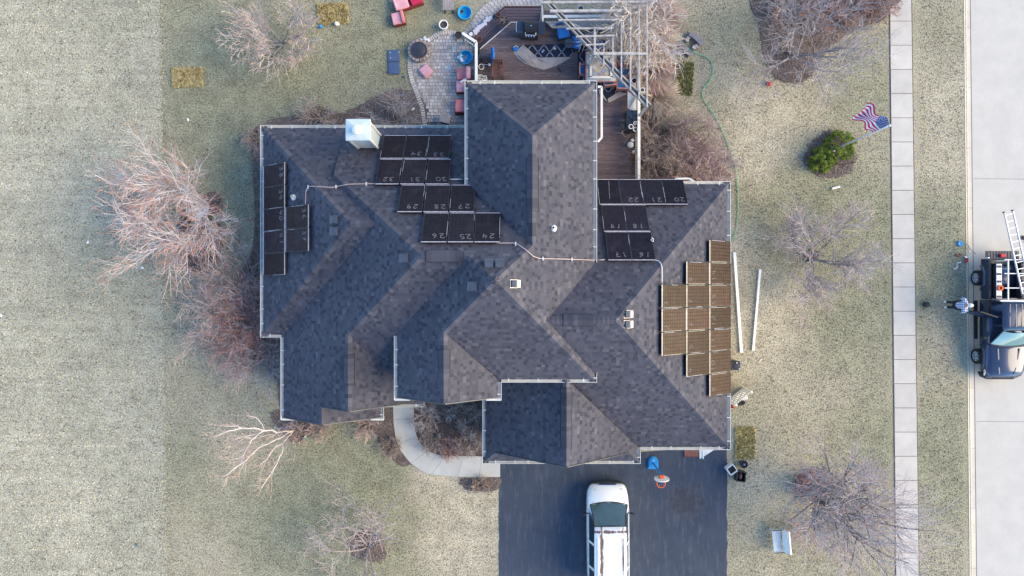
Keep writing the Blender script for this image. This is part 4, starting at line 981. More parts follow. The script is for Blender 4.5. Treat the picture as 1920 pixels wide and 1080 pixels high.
for i, (x, y, h, lab, a, b_) in enumerate(((800, 778, .75, 'grey frosted shrub at the walkway side of the front bed', 'twig_grey', 'twig_grey'), (872, 776, .8, 'pale twiggy shrub beside the garage wall in the front bed', 'twig_brown', 'twig_grey'), (812, 822, .7, 'brown shrub at the walkway curve in the front bed', 'twig_brown', 'twig_brown'),
        (880, 826, .75, 'grey brown shrub in the front bed corner by the garage', 'twig_brown', 'twig_grey'), (845, 838, .6, 'low red brown shrub in the middle front of the front bed', 'twig_red', 'twig_pink'), (600, 802, .6, 'low pinkish shrub under the left gable', 'twig_brown', 'twig_pink'), (690, 794, .75, 'tan feathery shrub at the left bed beside the porch corner', 'twig_pink', 'straw'),
        (560, 812, .6, 'low purple grey shrub beside the white barked tree', 'twig_brown', 'twig_pink'), (735, 835, .5, 'small dark shrub at the outer edge of the walkway', 'twig_brown', 'twig_brown'), (900, 908, .45, 'low dark plants in the small oval bed beside the driveway', 'twig_brown', 'twig_brown'))):
    shrub('bare_shrub', lab, x, y, 140 + i, h, a, b_, gf, stems=15, kids=(7, 5))
gr = 'dry shrubs between the deck and the lawn'
for i, (x, y, h, lab, a, b_) in enumerate(((1232, 262, 1.5, 'brown dry shrub beside the deck storage box', 'twig_brown', 'twig_brown'), (1285, 268, 1.6, 'dense brown shrub below the two tan blocks', 'twig_brown', 'twig_pink'), (1240, 318, 1.5, 'dark brown shrub in the corner of deck and right roof', 'twig_brown', 'twig_brown'),
        (1300, 322, 1.5, 'pinkish twiggy shrub against the rear edge of the right roof', 'twig_pink', 'twig_pink'), (1336, 318, 1.2, 'pale pink shrub nearest the hose at the right roof corner', 'twig_grey', 'twig_pink'))):
    shrub('bare_shrub', lab, x, y, 170 + i, h, a, b_, gr, stems=18, kids=(9, 6))
gn = 'low red shrubs in the big bed by the sidewalk'
for i, (x, y, h, lab) in enumerate(((1470, 20, 1.0, 'red brown shrub at the left end of the big sidewalk bed'), (1530, 25, 1.1, 'reddish shrub in the middle of the big sidewalk bed'), (1590, 18, 1.0, 'reddish shrub right of centre in the big sidewalk bed'), (1640, 10, .9, 'brown red shrub touching the sidewalk at the top'))):
    shrub('bare_shrub', lab, x, y, 190 + i, h, 'twig_brown', 'twig_red', gn, stems=20, kids=(8, 6))
shrub('bare_shrub', 'dark purple twiggy mound under the tall sidewalk tree', 1512, 905, 198, .8, 'twig_red', 'twig_pink', None, stems=18, kids=(8, 6))
shrub('bare_shrub', 'pinkish low bush between the white bench and the sidewalk', 1508, 992, 199, .9, 'twig_pink', 'twig_pink', None, stems=12, kids=(7, 5))
# fountain grasses by the pergola
def grass_clump(label, px, py, seed, h, n, lean=(0, 0)):
    rng = random.Random(seed); t = thing('ornamental_grass', label, 'ornamental grass', P(px, py), 0, 'dry ornamental grasses'); mb = MB()
    for i in range(n):
        a = rng.uniform(0, 6.283); r = abs(rng.gauss(0, .12)); p = Vector((math.cos(a) * r, math.sin(a) * r, 0)); o = rng.uniform(.2, 1.0); d = Vector((math.cos(a) * o + lean[0], math.sin(a) * o + lean[1], 1.1)).normalized(); pts = [p.copy()]; L = h * rng.uniform(.6, 1.1)
        for k in range(5): p = p + d * L / 5; d = (d + Vector((math.cos(a) * .12 + lean[0] * .1, math.sin(a) * .12 + lean[1] * .1, -.16))).normalized(); pts.append(p.copy())
        mb.tube(pts, .014, 3, .007)
    mb.build('stems', M['straw'] if seed % 2 else M['twig_pink'], t, kind='stuff')
for i, (x, y, h, lab) in enumerate(((1218, 40, 1.8, 'tall dry grass clump at the pergola corner'), (1216, 92, 1.6, 'tall dry grass clump leaning right beside the middle of the pergola'), (1214, 140, 1.5, 'tall dry grass clump opposite the turf rectangle'), (1222, 186, 1.4, 'tan dry grass clump at the end of the pergola beam'))):
    grass_clump(lab, x, y, 300 + i, h, 800, (.25, .05))

# evergreens by the flagpole
def leafy():
    m, nt, b = new_mat('evergreen_leaf', .8, 0, .25)
    col = ramp(nt, attr(nt), [(0, (.04, .075, .012)), (.5, (.12, .18, .025)), (1, (.27, .32, .04))]); nt.links.new(col, b.inputs['Base Color'])
    b.inputs['Transmission Weight'].default_value = 0; return m
M['leafy'] = leafy()
def evergreen(label, px, py, seed, r, h):
    rng = random.Random(seed); t = thing('evergreen_shrub', label, 'evergreen shrub', P(px, py), 0, 'round evergreen shrubs by the flagpole'); mb = MB(); st = MB()
    clumps = []
    for i in range(95):
        a, z = rng.uniform(0, 6.283), rng.uniform(.05, 1); q = math.sqrt(max(0, 1 - z * z)); rr = rng.uniform(.72, 1.05)
        clumps.append((Vector((math.cos(a) * q * r * rr, math.sin(a) * q * r * rr, z * h * rr)), rng.uniform(.07, .15), rng.uniform(.15, .9)))
        if i < 30: st.tube([(0, 0, 0), clumps[-1][0] * .5, clumps[-1][0]], .014, 4, .005)
    for c, cr, sh in clumps:
        for _ in range(95):
            d = Vector((rng.gauss(0, 1), rng.gauss(0, 1), rng.gauss(.3, 1))).normalized(); p = c + d * cr * rng.uniform(.4, 1.15); a = Vector((rng.gauss(0, 1), rng.gauss(0, 1), rng.gauss(0, 1))).normalized() * .028; b_ = d.cross(a).normalized() * .014
            mb.add([p - a, p + b_, p + a + d * .01, p - b_], [(0, 1, 2, 3)], max(0, min(1, sh + rng.gauss(0, .15))))
    st.build('stems', M['bark_dark'], t); mb.build('foliage', M['leafy'], t, kind='stuff')
evergreen('larger round green shrub crossed by the flagpole', 1567, 276, 1, .82, 1.0)
evergreen('smaller round green shrub left of the flagpole shrub', 1537, 301, 2, .66, .8)
# ================================================================ PATIO, DECK AND THEIR FURNITURE
DZ = .62                                    # deck height
# ---- patio of small concrete pavers
def poly_px(pl): return [(x, y) for x, y in pl]
PATIO = [(893, 92), (880, 74), (866, 62), (845, 56), (822, 60), (800, 74), (781, 84), (765, 105), (764, 130), (770, 155), (781, 180), (791, 205), (797, 240), (893, 240)]
PATH = [(866, 66), (880, 50), (890, 30), (905, 12), (925, 0), (950, -8), (1020, -9), (1020, 13), (960, 14), (940, 18), (925, 28), (905, 46), (886, 66), (878, 76)]
def paver_mat():
    m, nt, b = new_mat('paver_concrete', .9, 0, .15); co = coords(nt)
    col = ramp(nt, attr(nt), [(0, (.38, .335, .295)), (.5, (.46, .415, .37)), (1, (.56, .515, .46))]); col = mixc(nt, 1.0, col, ramp(nt, noise(nt, co, 1.4, 4), [(.3, .8), (.7, 1.12)]), 'MULTIPLY')
    col = mixc(nt, 1.0, col, ramp(nt, noise(nt, co, 30, 3), [(.3, .85), (.7, 1.12)]), 'MULTIPLY'); nt.links.new(col, b.inputs['Base Color']); return m
M['paver'] = paver_mat(); M['jointsand'] = mat('joint_sand', (.28, .25, .22), .95, .3, 12)
def flat_prism(pl, z0, z1, name, m):
    w3 = [P(x, y) for x, y in pl]; ar = sum(w3[i].x * w3[(i + 1) % len(w3)].y - w3[(i + 1) % len(w3)].x * w3[i].y for i in range(len(w3)))
    if ar < 0: w3 = w3[::-1]
    return MB().prism([(p.x, p.y) for p in w3], z0, z1).build(name, m)
patio = flat_prism(PATIO, -.05, .030, 'patio', M['jointsand']); tag(patio, kind='structure')
path = flat_prism(PATH, -.05, .028, 'path', M['jointsand']); tag(path, kind='structure')
def paver(mb, cx, cy, wd, dp, a, z, sh):
    ca, sa = math.cos(a), math.sin(a); pt = lambda x, y, zz: (cx + x * ca - y * sa, cy + x * sa + y * ca, zz)
    w_, d_ = wd / 2, dp / 2; i = .012
    mb.add([pt(-w_, -d_, 0), pt(w_, -d_, 0), pt(w_, d_, 0), pt(-w_, d_, 0), pt(-w_ + i, -d_ + i, z), pt(w_ - i, -d_ + i, z), pt(w_ - i, d_ - i, z), pt(-w_ + i, d_ - i, z)], [(4, 5, 6, 7), (0, 1, 5, 4), (1, 2, 6, 5), (2, 3, 7, 6), (3, 0, 4, 7)], sh)
rp = random.Random(2); mb = MB(); edge_in = [(x, y) for x, y in PATIO]
def shrink(pl, d):
    cx = sum(p[0] for p in pl) / len(pl); cy = sum(p[1] for p in pl) / len(pl); return [(cx + (x - cx) * (1 - d / max(1, math.hypot(x - cx, y - cy))), cy + (y - cy) * (1 - d / max(1, math.hypot(x - cx, y - cy)))) for x, y in pl]
inP = shrink(PATIO, 9)
y = P(0, 245).y; row = 0
while y < P(0, 50).y:
    x = P(755, 0).x + rp.uniform(-.1, 0); big = rp.random()
    h_ = .165
    while x < P(900, 0).x:
        wd = rp.choice((.115, .165, .165, .235)); px, py = 960 + x * F / H, 540 - y * F / H
        if inside2(px, py, inP): paver(mb, x + wd / 2, y, wd - .008, h_ - .008, rp.gauss(0, .01), .045 + rp.uniform(-.004, .004), rp.random())
        x += wd
    y += h_; row += 1
tag(mb.build('pavers', M['paver'], patio), kind='stuff')
mb = MB()
def soldier(pl, closed, wid=.22, step=.12):
    for i in range(len(pl) - (0 if closed else 1)):
        a, b = P(*pl[i]), P(*pl[(i + 1) % len(pl)]); d = b - a; L = d.length
        if L < .01: continue
        n = max(1, round(L / step)); ang = math.atan2(d.y, d.x)
        for j in range(n):
            q = a.lerp(b, (j + .5) / n); paver(mb, q.x, q.y, L / n - .015, wid, ang, .052, .4 + .6 * rp.random())
soldier(shrink(PATIO[2:13], 4), False)
tag(mb.build('border_pavers', M['paver'], patio), kind='stuff')
mb = MB()
outp = [(868, 64), (882, 46), (893, 26), (908, 10), (928, -2), (952, -6), (1018, -6)]; inpth = [(880, 76), (888, 64), (907, 46), (926, 28), (942, 18), (960, 14), (1018, 13)]
for r_ in range(6):
    t = (r_ + .5) / 6; ln = [P(*[lerp(outp[i][k], inpth[i][k], t) for k in (0, 1)]) for i in range(7)]
    for i in range(6):
        a, b = ln[i], ln[i + 1]; d = b - a; n = max(1, round(d.length / .20)); ang = math.atan2(d.y, d.x)
        for j in range(n):
            q = a.lerp(b, (j + .5 + .2 * (r_ % 2)) / n); paver(mb, q.x, q.y, d.length / n - .014, .115, ang, .045, .55 + .45 * rp.random())
tag(mb.build('pavers', M['paver'], path), kind='stuff')

# ---- deck
def deck_material(name, c1, c2, peel=.0):
    m, nt, b = new_mat(name, .75, 0, .25); co = coords(nt)
    g = noise(nt, mapping(nt, co, (1, 14, 1)), 1.2, 5, .7)
    col = ramp(nt, g, [(.3, c1), (.7, c2)]); oi = N(nt, 'ShaderNodeObjectInfo').outputs['Random']; col = mixc(nt, 1.0, col, ramp(nt, oi, [(0, .78), (1, 1.18)]), 'MULTIPLY')
    if peel: col = mixc(nt, ramp(nt, noise(nt, mapping(nt, co, (1.5, 9, 1)), 2.2, 6, .75), [(.56, 0), (.70, peel)]), col, (.30, .26, .26))
    nt.links.new(col, b.inputs['Base Color']); bump(nt, b, g, .3, .01); return m
M['deck'] = deck_material('deck_stain', (.092, .066, .066), (.15, .112, .110), .85)
M['deckplain'] = deck_material('deck_stain_step', (.082, .058, .066), (.12, .085, .092), .3)
deck = thing('deck', 'wooden deck with peeling red brown boards behind the house', 'deck', (0, 0, 0))
DECKP = [(900, 92), (956, 44), (1014, 43), (1019, 20), (1150, 22), (1199, 70), (1199, 344), (872, 344), (872, 160), (893, 150)]
DECKW = [(P(x, y, DZ).x, P(x, y, DZ).y) for x, y in DECKP]
def clip_band(poly, y0, y1):
    return clip_rect(poly, -99, 99, y0, y1)
yy = min(p[1] for p in DECKW); k = 0
while yy < max(p[1] for p in DECKW):
    pc = clip_band(DECKW, yy, yy + .134)
    if len(pc) > 2:
        ar = sum(pc[i][0] * pc[(i + 1) % len(pc)][1] - pc[(i + 1) % len(pc)][0] * pc[i][1] for i in range(len(pc)))
        if ar < 0: pc = pc[::-1]
        o = MB().prism(pc, DZ - .035, DZ + rp.uniform(-.002, .002)).build('deck_board', M['deck'], deck)
    yy += .140; k += 1
MB().prism(DECKW if sum(DECKW[i][0] * DECKW[(i + 1) % 10][1] - DECKW[(i + 1) % 10][0] * DECKW[i][1] for i in range(10)) > 0 else DECKW[::-1], DZ - .30, DZ - .06).build('joists', M['brownwood'], deck)
# lower step that wraps the corner, boards follow the edge
def step_boards(o0, o1, i0, i1, n, zz, peel):
    for j in range(n):
        t0, t1 = j / n + .01, (j + 1) / n - .01
        q = [P(lerp(o0[0], i0[0], t0), lerp(o0[1], i0[1], t0), zz), P(lerp(o1[0], i1[0], t0), lerp(o1[1], i1[1], t0), zz), P(lerp(o1[0], i1[0], t1), lerp(o1[1], i1[1], t1), zz), P(lerp(o0[0], i0[0], t1), lerp(o0[1], i0[1], t1), zz)]
        pl = [(v.x, v.y) for v in q]; ar = sum(pl[i][0] * pl[(i + 1) % 4][1] - pl[(i + 1) % 4][0] * pl[i][1] for i in range(4))
        if ar < 0: pl = pl[::-1]
        MB().prism(pl, zz - .04, zz).build('step_board', M['deckplain'], deck)
step_boards((1018, 14), (946, 14), (1018, 42), (957, 42), 5, .34, 0)
step_boards((946, 14), (881, 72), (957, 42), (899, 92), 5, .34, 1)
for a, b in (((1018, 42), (957, 42)), ((957, 43), (900, 92))): MB().bar(P(*a, DZ + .004), P(*b, DZ + .004), .035, .05).build('step_nosing', M['white'], deck)
for a, b in (((1018, 14), (946, 14)), ((946, 14), (881, 72))): MB().bar(P(*a, .18), P(*b, .18), .03, .28).build('step_riser', M['brownwood'], deck)
mb = MB()
for i in range(26):
    t = i / 26; c = P(lerp(886, 921, t), lerp(67, 31, t), .345) + V(rp.uniform(-.06, .06), rp.uniform(-.06, .06), 0); r = rp.uniform(.07, .15); n = 7
    mb.add([(c.x + math.cos(6.283 * k / n + .8) * r * rp.uniform(.5, 1.2), c.y + math.sin(6.283 * k / n + .8) * r * rp.uniform(.5, 1.2), .3455 + i * .0001) for k in range(n)], [tuple(range(n))])
tag(mb.build('peeling_paint', mat('peeled_white', (.55, .52, .52), .9, .25, 18), deck), kind='stuff')

# ---- railings
def railing(name, label, pts, zf, h, step=.13, w_=.13, m='white', post_m='greywood'):
    t = thing(name, label, 'railing', P(*pts[0], 0)); l = t.location
    for i in range(len(pts) - 1):
        a = P(*pts[i], zf + h); b = P(*pts[i + 1], zf + h); MB().bar(a, b, w_, .04).build('top_rail', M[m], t, True)
        MB().bar(a - V(0, 0, .12), b - V(0, 0, .12), .04, .08).build('under_rail', M[post_m], t, True); MB().bar(a - V(0, 0, h - .1), b - V(0, 0, h - .1), .05, .08).build('bottom_rail', M[m], t, True)
        n = int((b - a).length / step)
        for j in range(n):
            q = a.lerp(b, (j + .5) / n); MB().box((q.x, q.y, q.z - h / 2), (.035, .035, h - .1)).build('baluster', M[post_m], t, True)
        for q in (a, b): MB().box((q.x, q.y, zf + h / 2 - .32), (.09, .09, h + .6)).build('post', M[post_m], t, True)
    return t
railing('deck_railing', 'white topped railing on the left side of the deck, by the blue pool', [(867, 62), (893, 79), (893, 152)], DZ, .85)
railing('deck_railing', 'long pale railing on the right side of the deck', [(1198, 76), (1198, 340)], DZ, .85)
railing('deck_railing', 'pale railing across the top of the deck behind the bench', [(1019, 31), (1142, 30), (1198, 76)], DZ, .85)

# ---- built in bench with grey seat
t = thing('built_in_bench', 'long grey painted bench built along the inside of the deck railing', 'bench', P(1100, 45, 0)); 
for i, pl in enumerate(([(1021, 39), (1146, 40), (1140, 50), (1036, 53)], [(1148, 40), (1190, 78), (1178, 84), (1142, 51)], [(1180, 86), (1193, 82), (1193, 168), (1180, 168)])):
    for j in range(3):
        z = DZ + .45; a0, a1, b1, b0 = [P(x, y, z) for x, y in pl]
        q = [a0.lerp(b0, j / 3 + .01), a1.lerp(b1, j / 3 + .01), a1.lerp(b1, (j + 1) / 3 - .01), a0.lerp(b0, (j + 1) / 3 - .01)]; w2 = [(v.x, v.y) for v in q]
        ar = sum(w2[k][0] * w2[(k + 1) % 4][1] - w2[(k + 1) % 4][0] * w2[k][1] for k in range(4))
        MB().prism(w2 if ar > 0 else w2[::-1], z - .04, z).build('seat_board', M['greywood'], t, True)
for x, y in ((1030, 46), (1090, 45), (1145, 46), (1184, 84), (1187, 125), (1187, 165)): q = P(x, y, 0); MB().box((q.x, q.y, DZ + .2), (.35, .08, .42)).build('leg', M['greywood'], t, True)
t = thing('end_table', 'grey angled wooden corner shelf at the lower end of the bench', 'bench', P(1187, 192, 0))
for pl in ([(1177, 170), (1191, 184), (1177, 203)], [(1193, 184), (1193, 210), (1179, 204)]):
    q = [P(x, y, DZ + .5) for x, y in pl]; w2 = [(v.x, v.y) for v in q]; ar = sum(w2[k][0] * w2[(k + 1) % 3][1] - w2[(k + 1) % 3][0] * w2[k][1] for k in range(3))
    MB().prism(w2 if ar > 0 else w2[::-1], DZ + .46, DZ + .5).build('top_panel', M['white'], t, True)
MB().bar(P(1177, 203, DZ + .53), P(1192, 183, DZ + .53), .08, .05).build('frame', M['greywood'], t, True); MB().box((*P(1187, 192)[:2], DZ + .23), (.1, .1, .46)).build('leg', M['greywood'], t, True)

# ---- pergola
t = thing('pergola', 'weathered white pergola of crossed beams over the deck corner', 'pergola', P(1115, 98, 0)); PZ = 3.05
def beam(a, b, w_, ht, z=PZ, nm='beam', m='greywood'):
    if m == 'white': m = 'pergolawood'
    return MB().bar(P(a[0], a[1], z), P(b[0], b[1], z), w_, ht).build(nm, M[m], t, True)
beam((1024, 6), (1214, 202), .045, .20); beam((1029, 2), (1220, 197), .045, .20); beam((1028, 6), (1216, 199), .10, .03, PZ - .12, 'beam_spacer', 'oldwood')
beam((1016, 2), (1018, 40), .07, .16, PZ - .1)
for a, b, w_, m in (((1014, 5), (1214, 4), .09, 'white'), ((1031, 21), (1165, 20), .11, 'white'), ((1047, 38), (1165, 37), .06, 'greywood'), ((1062, 54), (1150, 53), .06, 'white'), ((1080, 69), (1152, 67), .07, 'white'), ((1098, 85), (1133, 83), .06, 'white'), ((1113, 101), (1214, 101), .11, 'white')):
    beam(a, b, w_, .12, PZ + .12, 'rafter', m)
for a, b, w_ in (((1115, 52), (1115, 101), .09), ((1132, 83), (1132, 125), .05), ((1149, 66), (1149, 135), .06), ((1165, 40), (1165, 150), .06), ((1182, 26), (1182, 168), .06), ((1198, 10), (1198, 186), .06), ((1213, 2), (1213, 200), .07)):
    beam(a, b, w_, .12, PZ + .10, 'rafter', 'white')
beam((1115, 101), (1152, 66), .05, .10, PZ + .02, 'brace', 'white'); beam((1075, 45), (1117, 66), .035, .06, PZ + .02, 'brace', 'white')
for x, y in ((1018, 6), (1114, 100), (1212, 200), (1212, 20)): q = P(x, y, PZ); MB().box((q.x, q.y, PZ / 2 + .05), (.11, .11, PZ - .1)).build('post', M['greywood'], t, True)

# ---- things on deck
def pot(label, px, py, r, h, z, m, soilm='soil', name='flower_pot', group='flower pots', rim=.025, plant=None):
    c = P(px, py, z); t = thing(name, label, 'flower pot', c, 0, group)
    MB().lathe((0, 0, 0), [(r * .72, 0), (r * .92, h * .85), (r, h * .86), (r, h), (r - rim, h), (r - rim - .005, h * .8), (.001, h * .79)], 22).build('pot_body', M[m], t, smooth=False)
    s = MB(); rr = r - rim - .008; n = 14; vs = [(0, 0, h * .84)] + [(rr * math.cos(6.283 * i / n), rr * math.sin(6.283 * i / n), h * .82 + rp.uniform(-.005, .015)) for i in range(n)]
    s.add(vs, [(0, i + 1, (i + 1) % n + 1) for i in range(n)]); s.build('soil', M[soilm], t)
    if plant:
        mb = MB()
        for _ in range(plant[1]): a = rp.uniform(0, 6.28); q = rp.uniform(.2, 1) * rr; mb.tube([(q * .3 * math.cos(a), q * .3 * math.sin(a), h * .82), (q * math.cos(a), q * math.sin(a), h * 1.05), (q * 1.25 * math.cos(a + .3), q * 1.25 * math.sin(a + .3), h * 1.1)], .006, 3)
        mb.build('dead_plant', M[plant[0]], t)
    return t
RZ = DZ + .87
pot('round white pot set in the top rafters of the pergola', 1088, 20, .155, .25, RZ - .1, 'ceramic', plant=('twig_grey', 8)); pot('dark filled pot on the bench, left of the two railing pots', 1188, 154, .15, .24, DZ + .46, 'ceramic')
pot('large white rimmed pot hooked outside the right railing', 1205, 134, .15, .26, RZ - .15, 'ceramic', plant=('twig_grey', 12)); pot('small white rimmed pot below the pergola beam end', 1203, 171, .12, .22, RZ - .15, 'ceramic', plant=('twig_grey', 6))
pot('white rimmed pot on top of the dark storage box', 1182, 239, .115, .2, DZ + .62, 'ceramic'); pot('smallest of the three pots by the storage box, against the railing', 1190, 232, .085, .18, DZ + .62, 'ceramic'); pot('white rimmed pot with a dead plant at the storage box corner', 1190, 244, .11, .2, DZ + .6, 'ceramic', plant=('twig_grey', 8))
pot('big white pot of soil at the top of the patio', 833, 51, .235, .36, .04, 'ceramic', rim=.05, plant=('twig_brown', 10))
pot('terracotta pot on the deck step beside the wicker planter', 934, 30, .13, .2, .35, 'terracotta'); pot('terracotta pot at the lower end of the deck step', 898, 77, .15, .22, .35, 'terracotta')
pot('black pot with a white stone on the deck step', 884, 66, .14, .2, .35, 'black', soilm='ceramic'); pot('pale ringed pot beside the brown planters, left of the deck', 903, 128, .14, .26, DZ, 'ceramic', plant=('twig_grey', 8))
pot('dark brown pot beside the left railing, rear of the pair', 902, 116, .13, .22, DZ, 'brownwood'); pot('dark brown planter between the ringed pot and the blue chair', 911, 121, .12, .3, DZ, 'brownwood', plant=('twig_brown', 8))
pot('wicker planter with dead flowers at the deck step corner', 945, 43, .21, .3, DZ, 'brownwood', plant=('straw', 30)); pot('black nursery pot of soil where the path meets the railing', 860, 68, .17, .2, .03, 'black')
pot('dark pot behind the grill, by the pergola post', 1017, 46, .14, .25, DZ, 'darkmetal', plant=('twig_brown', 18))
for i, (x, y, lab) in enumerate(((901, 148, 'left of two white lattice stands at the rear eave'), (909, 150, 'right of two white lattice stands at the rear eave'))):
    t = thing('plant_stand', lab, 'plant stand', P(x, y, DZ), .2 * i, 'white plant stands'); s_ = .10
    for sx in (-1, 1): MB().box((sx * s_, 0, .3), (.03, .2, .03)).build('frame', M['white'], t); MB().box((0, sx * s_, .3), (.2, .03, .03)).build('frame', M['white'], t)
    for sx in (-1, 1):
        for sy in (-1, 1): MB().box((sx * .09, sy * .09, .15), (.03, .03, .3)).build('leg', M['white'], t)
    for k in range(2): MB().box((-.03 + .06 * k, 0, .3), (.02, .18, .02)).build('slat', M['white'], t)

# grill
M['shelf'] = mat('grill_shelf', (.04, .055, .08), .4, .15, 6, metal=.2)
t = thing('gas_grill', 'dark covered gas grill with side shelves on the deck', 'grill', P(994, 64, DZ), -.05); t.scale = (.98, 1.25, 1)
MB().box((-.05, -.02, .45), (.9, .5, .7), bev=.03).build('cabinet', M['darkmetal'], t)
hood = MB(); 
hood.grid(10, 6, lambda u, v: (lerp(-.30, .34, u), .24 * math.cos(math.pi * v) , .82 + .24 * math.sin(math.pi * v))); hood.add([(-.30, .24 * math.cos(math.pi * v / 6), .82 + .24 * math.sin(math.pi * v / 6)) for v in range(7)], [tuple(range(7))]); hood.add([(.34, .24 * math.cos(math.pi * v / 6), .82 + .24 * math.sin(math.pi * v / 6)) for v in range(7)], [tuple(range(6, -1, -1))])
hood.build('hood', M['black'], t)
for x in (-.50, .52): MB().box((x, 0, .84), (.34, .46, .05), bev=.015).build('side_shelf', M['shelf'], t)
MB().tube([(-.24, -.24, .98), (-.24, -.33, .98), (.27, -.33, .98), (.27, -.24, .98)], .014, 6).build('handle', M['chrome'], t)
MB().box((.0, -.27, .80), (.55, .05, .1)).build('control_panel', M['darkmetal'], t)
for k in range(4): MB().lathe((-.2 + .13 * k, -.33, .80), [(.025, -.02), (.025, .02)], 8).build('knob', M['chrome'], t)
MB().tube([(-.68, -.2, .87), (-.70, 0, .88), (-.68, .2, .87)], .012, 5).build('towel_bar', M['chrome'], t)
for x in (-.4, .3): MB().box((x, 0, .06), (.06, .45, .12)).build('leg', M['black'], t)
MB().box((.02, 0, 1.075), (.06, .03, .008)).build('badge', M['chrome'], t)

# rugs with a quatrefoil trellis woven as raised lines
def trellis(mb, x0, x1, y0, y1, z, a=.58, r=.007, mask=None):
    ny = int((y1 - y0) / a) + 2; nx = int((x1 - x0) / a) + 2
    for i in range(nx):
        for j in range(ny):
            cx, cy = x0 + i * a + (a / 2 if j % 2 else 0), y0 + j * a * .62
            ring = []
            for k in range(25):
                th = 6.2832 * k / 24; rr = a * .42 * (1 + .16 * math.cos(4 * th)) * (1 - .06 * math.cos(2 * th)); ring.append((cx + rr * math.cos(th) * .95, cy + rr * math.sin(th) * 1.05))
            for k in range(24):
                p, q = ring[k], ring[k + 1]
                if min(p[0], q[0]) > x0 and max(p[0], q[0]) < x1 and min(p[1], q[1]) > y0 and max(p[1], q[1]) < y1 and (mask is None or (mask(*p) and mask(*q))): mb.bar((p[0], p[1], z), (q[0], q[1], z), r * 2, .003)
M['trellis'] = mat('rug_pattern', (.42, .42, .44), .9, .2, 20)
c = P(1131, 130, DZ); t = thing('rug', 'navy trellis rug under the dining table with folded up corners', 'rug', c)
A = P(1083, 78, DZ) - c; B = P(1178, 176, DZ) - c
MB().box(((A.x + B.x) / 2, (A.y + B.y) / 2, .008), (B.x - A.x, A.y - B.y, .010)).build('rug_body', M['navy'], t)
mb = MB(); trellis(mb, A.x + .05, B.x - .05, B.y + .05, A.y - .05, .0155); mb.build('trellis_pattern', M['trellis'], t, kind='stuff')
tp = [P(x, y, DZ) - c for x, y in ((1123, 176), (1172, 176), (1141, 193), (1137, 193))]; MB().prism([(p.x, p.y) for p in (tp[0], tp[3], tp[2], tp[1])], .004, .012).build('rug_corner', M['navy'], t)
for pl in ([(1122, 163), (1123, 176), (1139, 193), (1136, 186)], [(1141, 193), (1139, 186), (1160, 172), (1176, 176)]):
    q = [P(x, y, DZ) - c for x, y in pl]; w2 = [(p.x, p.y) for p in q]; ar = sum(w2[k][0] * w2[(k + 1) % 4][1] - w2[(k + 1) % 4][0] * w2[k][1] for k in range(4))
    MB().prism(w2 if ar > 0 else w2[::-1], .014, .05).build('folded_corner', M['beige'], t)
c = P(1018, 98, DZ); t = thing('rug', 'navy trellis rug by the grill, its beige backing folded over the front edge', 'rug', c)
body = [(962, 88), (990, 84), (1072, 82), (1078, 96), (1070, 107), (1005, 109), (985, 104), (966, 99)]
q = [P(x, y, DZ) - c for x, y in body][::-1]; w2 = [(p.x, p.y) for p in q]; MB().prism(w2, .003, .014).build('rug_body', M['navy'], t)
mb = MB(); trellis(mb, -1.4, 1.5, -.35, .4, .0165, mask=lambda x, y: inside2(x, y, w2)); mb.build('trellis_pattern', M['trellis'], t, kind='stuff')
fold = [(962, 97), (972, 92), (981, 84), (988, 93), (998, 105), (1015, 115), (1040, 115), (1072, 107), (1060, 115), (1042, 124), (1020, 131), (1000, 126), (984, 119), (970, 109)]
q = [P(x, y, DZ) - c for x, y in fold]; n = len(q); ctr = sum(q, V(0, 0, 0)) / n
mb = MB(); mb.add([(p.x, p.y, .01 + .02 * (i % 2)) for i, p in enumerate(q)] + [(lerp(p.x, ctr.x, .45), lerp(p.y, ctr.y, .45), .10 + .05 * math.sin(i * 1.7)) for i, p in enumerate(q)] + [(ctr.x, ctr.y, .12)], [((i + 1) % n, i, n + i, n + (i + 1) % n) for i in range(n)] + [(n + (i + 1) % n, n + i, 2 * n) for i in range(n)])
mb.build('folded_backing', M['beige'], t, smooth=False)
for a_, b_ in (((985, 92), (1008, 128)), ((1000, 106), (1040, 121)), ((972, 104), (1000, 122))):
    MB().tube([P(*a_, DZ + .07) - c, P((a_[0] + b_[0]) / 2, (a_[1] + b_[1]) / 2 + 2, DZ + .13) - c, P(*b_, DZ + .03) - c], .035, 6, .015).build('fold_ridge', M['beige'], t, smooth=True)
# round wire table
t = thing('side_table', 'round dark wire table between the two blue lounge cushions', 'table', P(1066, 87, DZ), 0)
mb = MB(); ring = [(.24 * math.cos(6.283 * k / 20), .24 * math.sin(6.283 * k / 20), .45) for k in range(20)]; mb.tube(ring, .012, 5, closed=True); mb.build('rim', M['darkmetal'], t)
MB().lathe((0, 0, .44), [(.23, 0), (.001, .003)], 20).build('table_top', M['glassdark'], t)
for k in range(3): a = 2.09 * k; MB().bar((.2 * math.cos(a), .2 * math.sin(a), 0), (.1 * math.cos(a), .1 * math.sin(a), .44), .02, .02).build('leg', M['darkmetal'], t)
M['blueL'] = mat('bright_blue_cushion', (.02, .15, .42), .8, .12, 5)
M['bluefabric2'] = mat('mid_blue_cushion', (.03, .12, .30), .8, .15, 6); M['pinkwood'] = mat('faded_red_wood', (.30, .15, .13), .7, .2, 6)
M['redseat'] = mat('deep_red_fabric', (.42, .02, .06), .85, .1, 4)
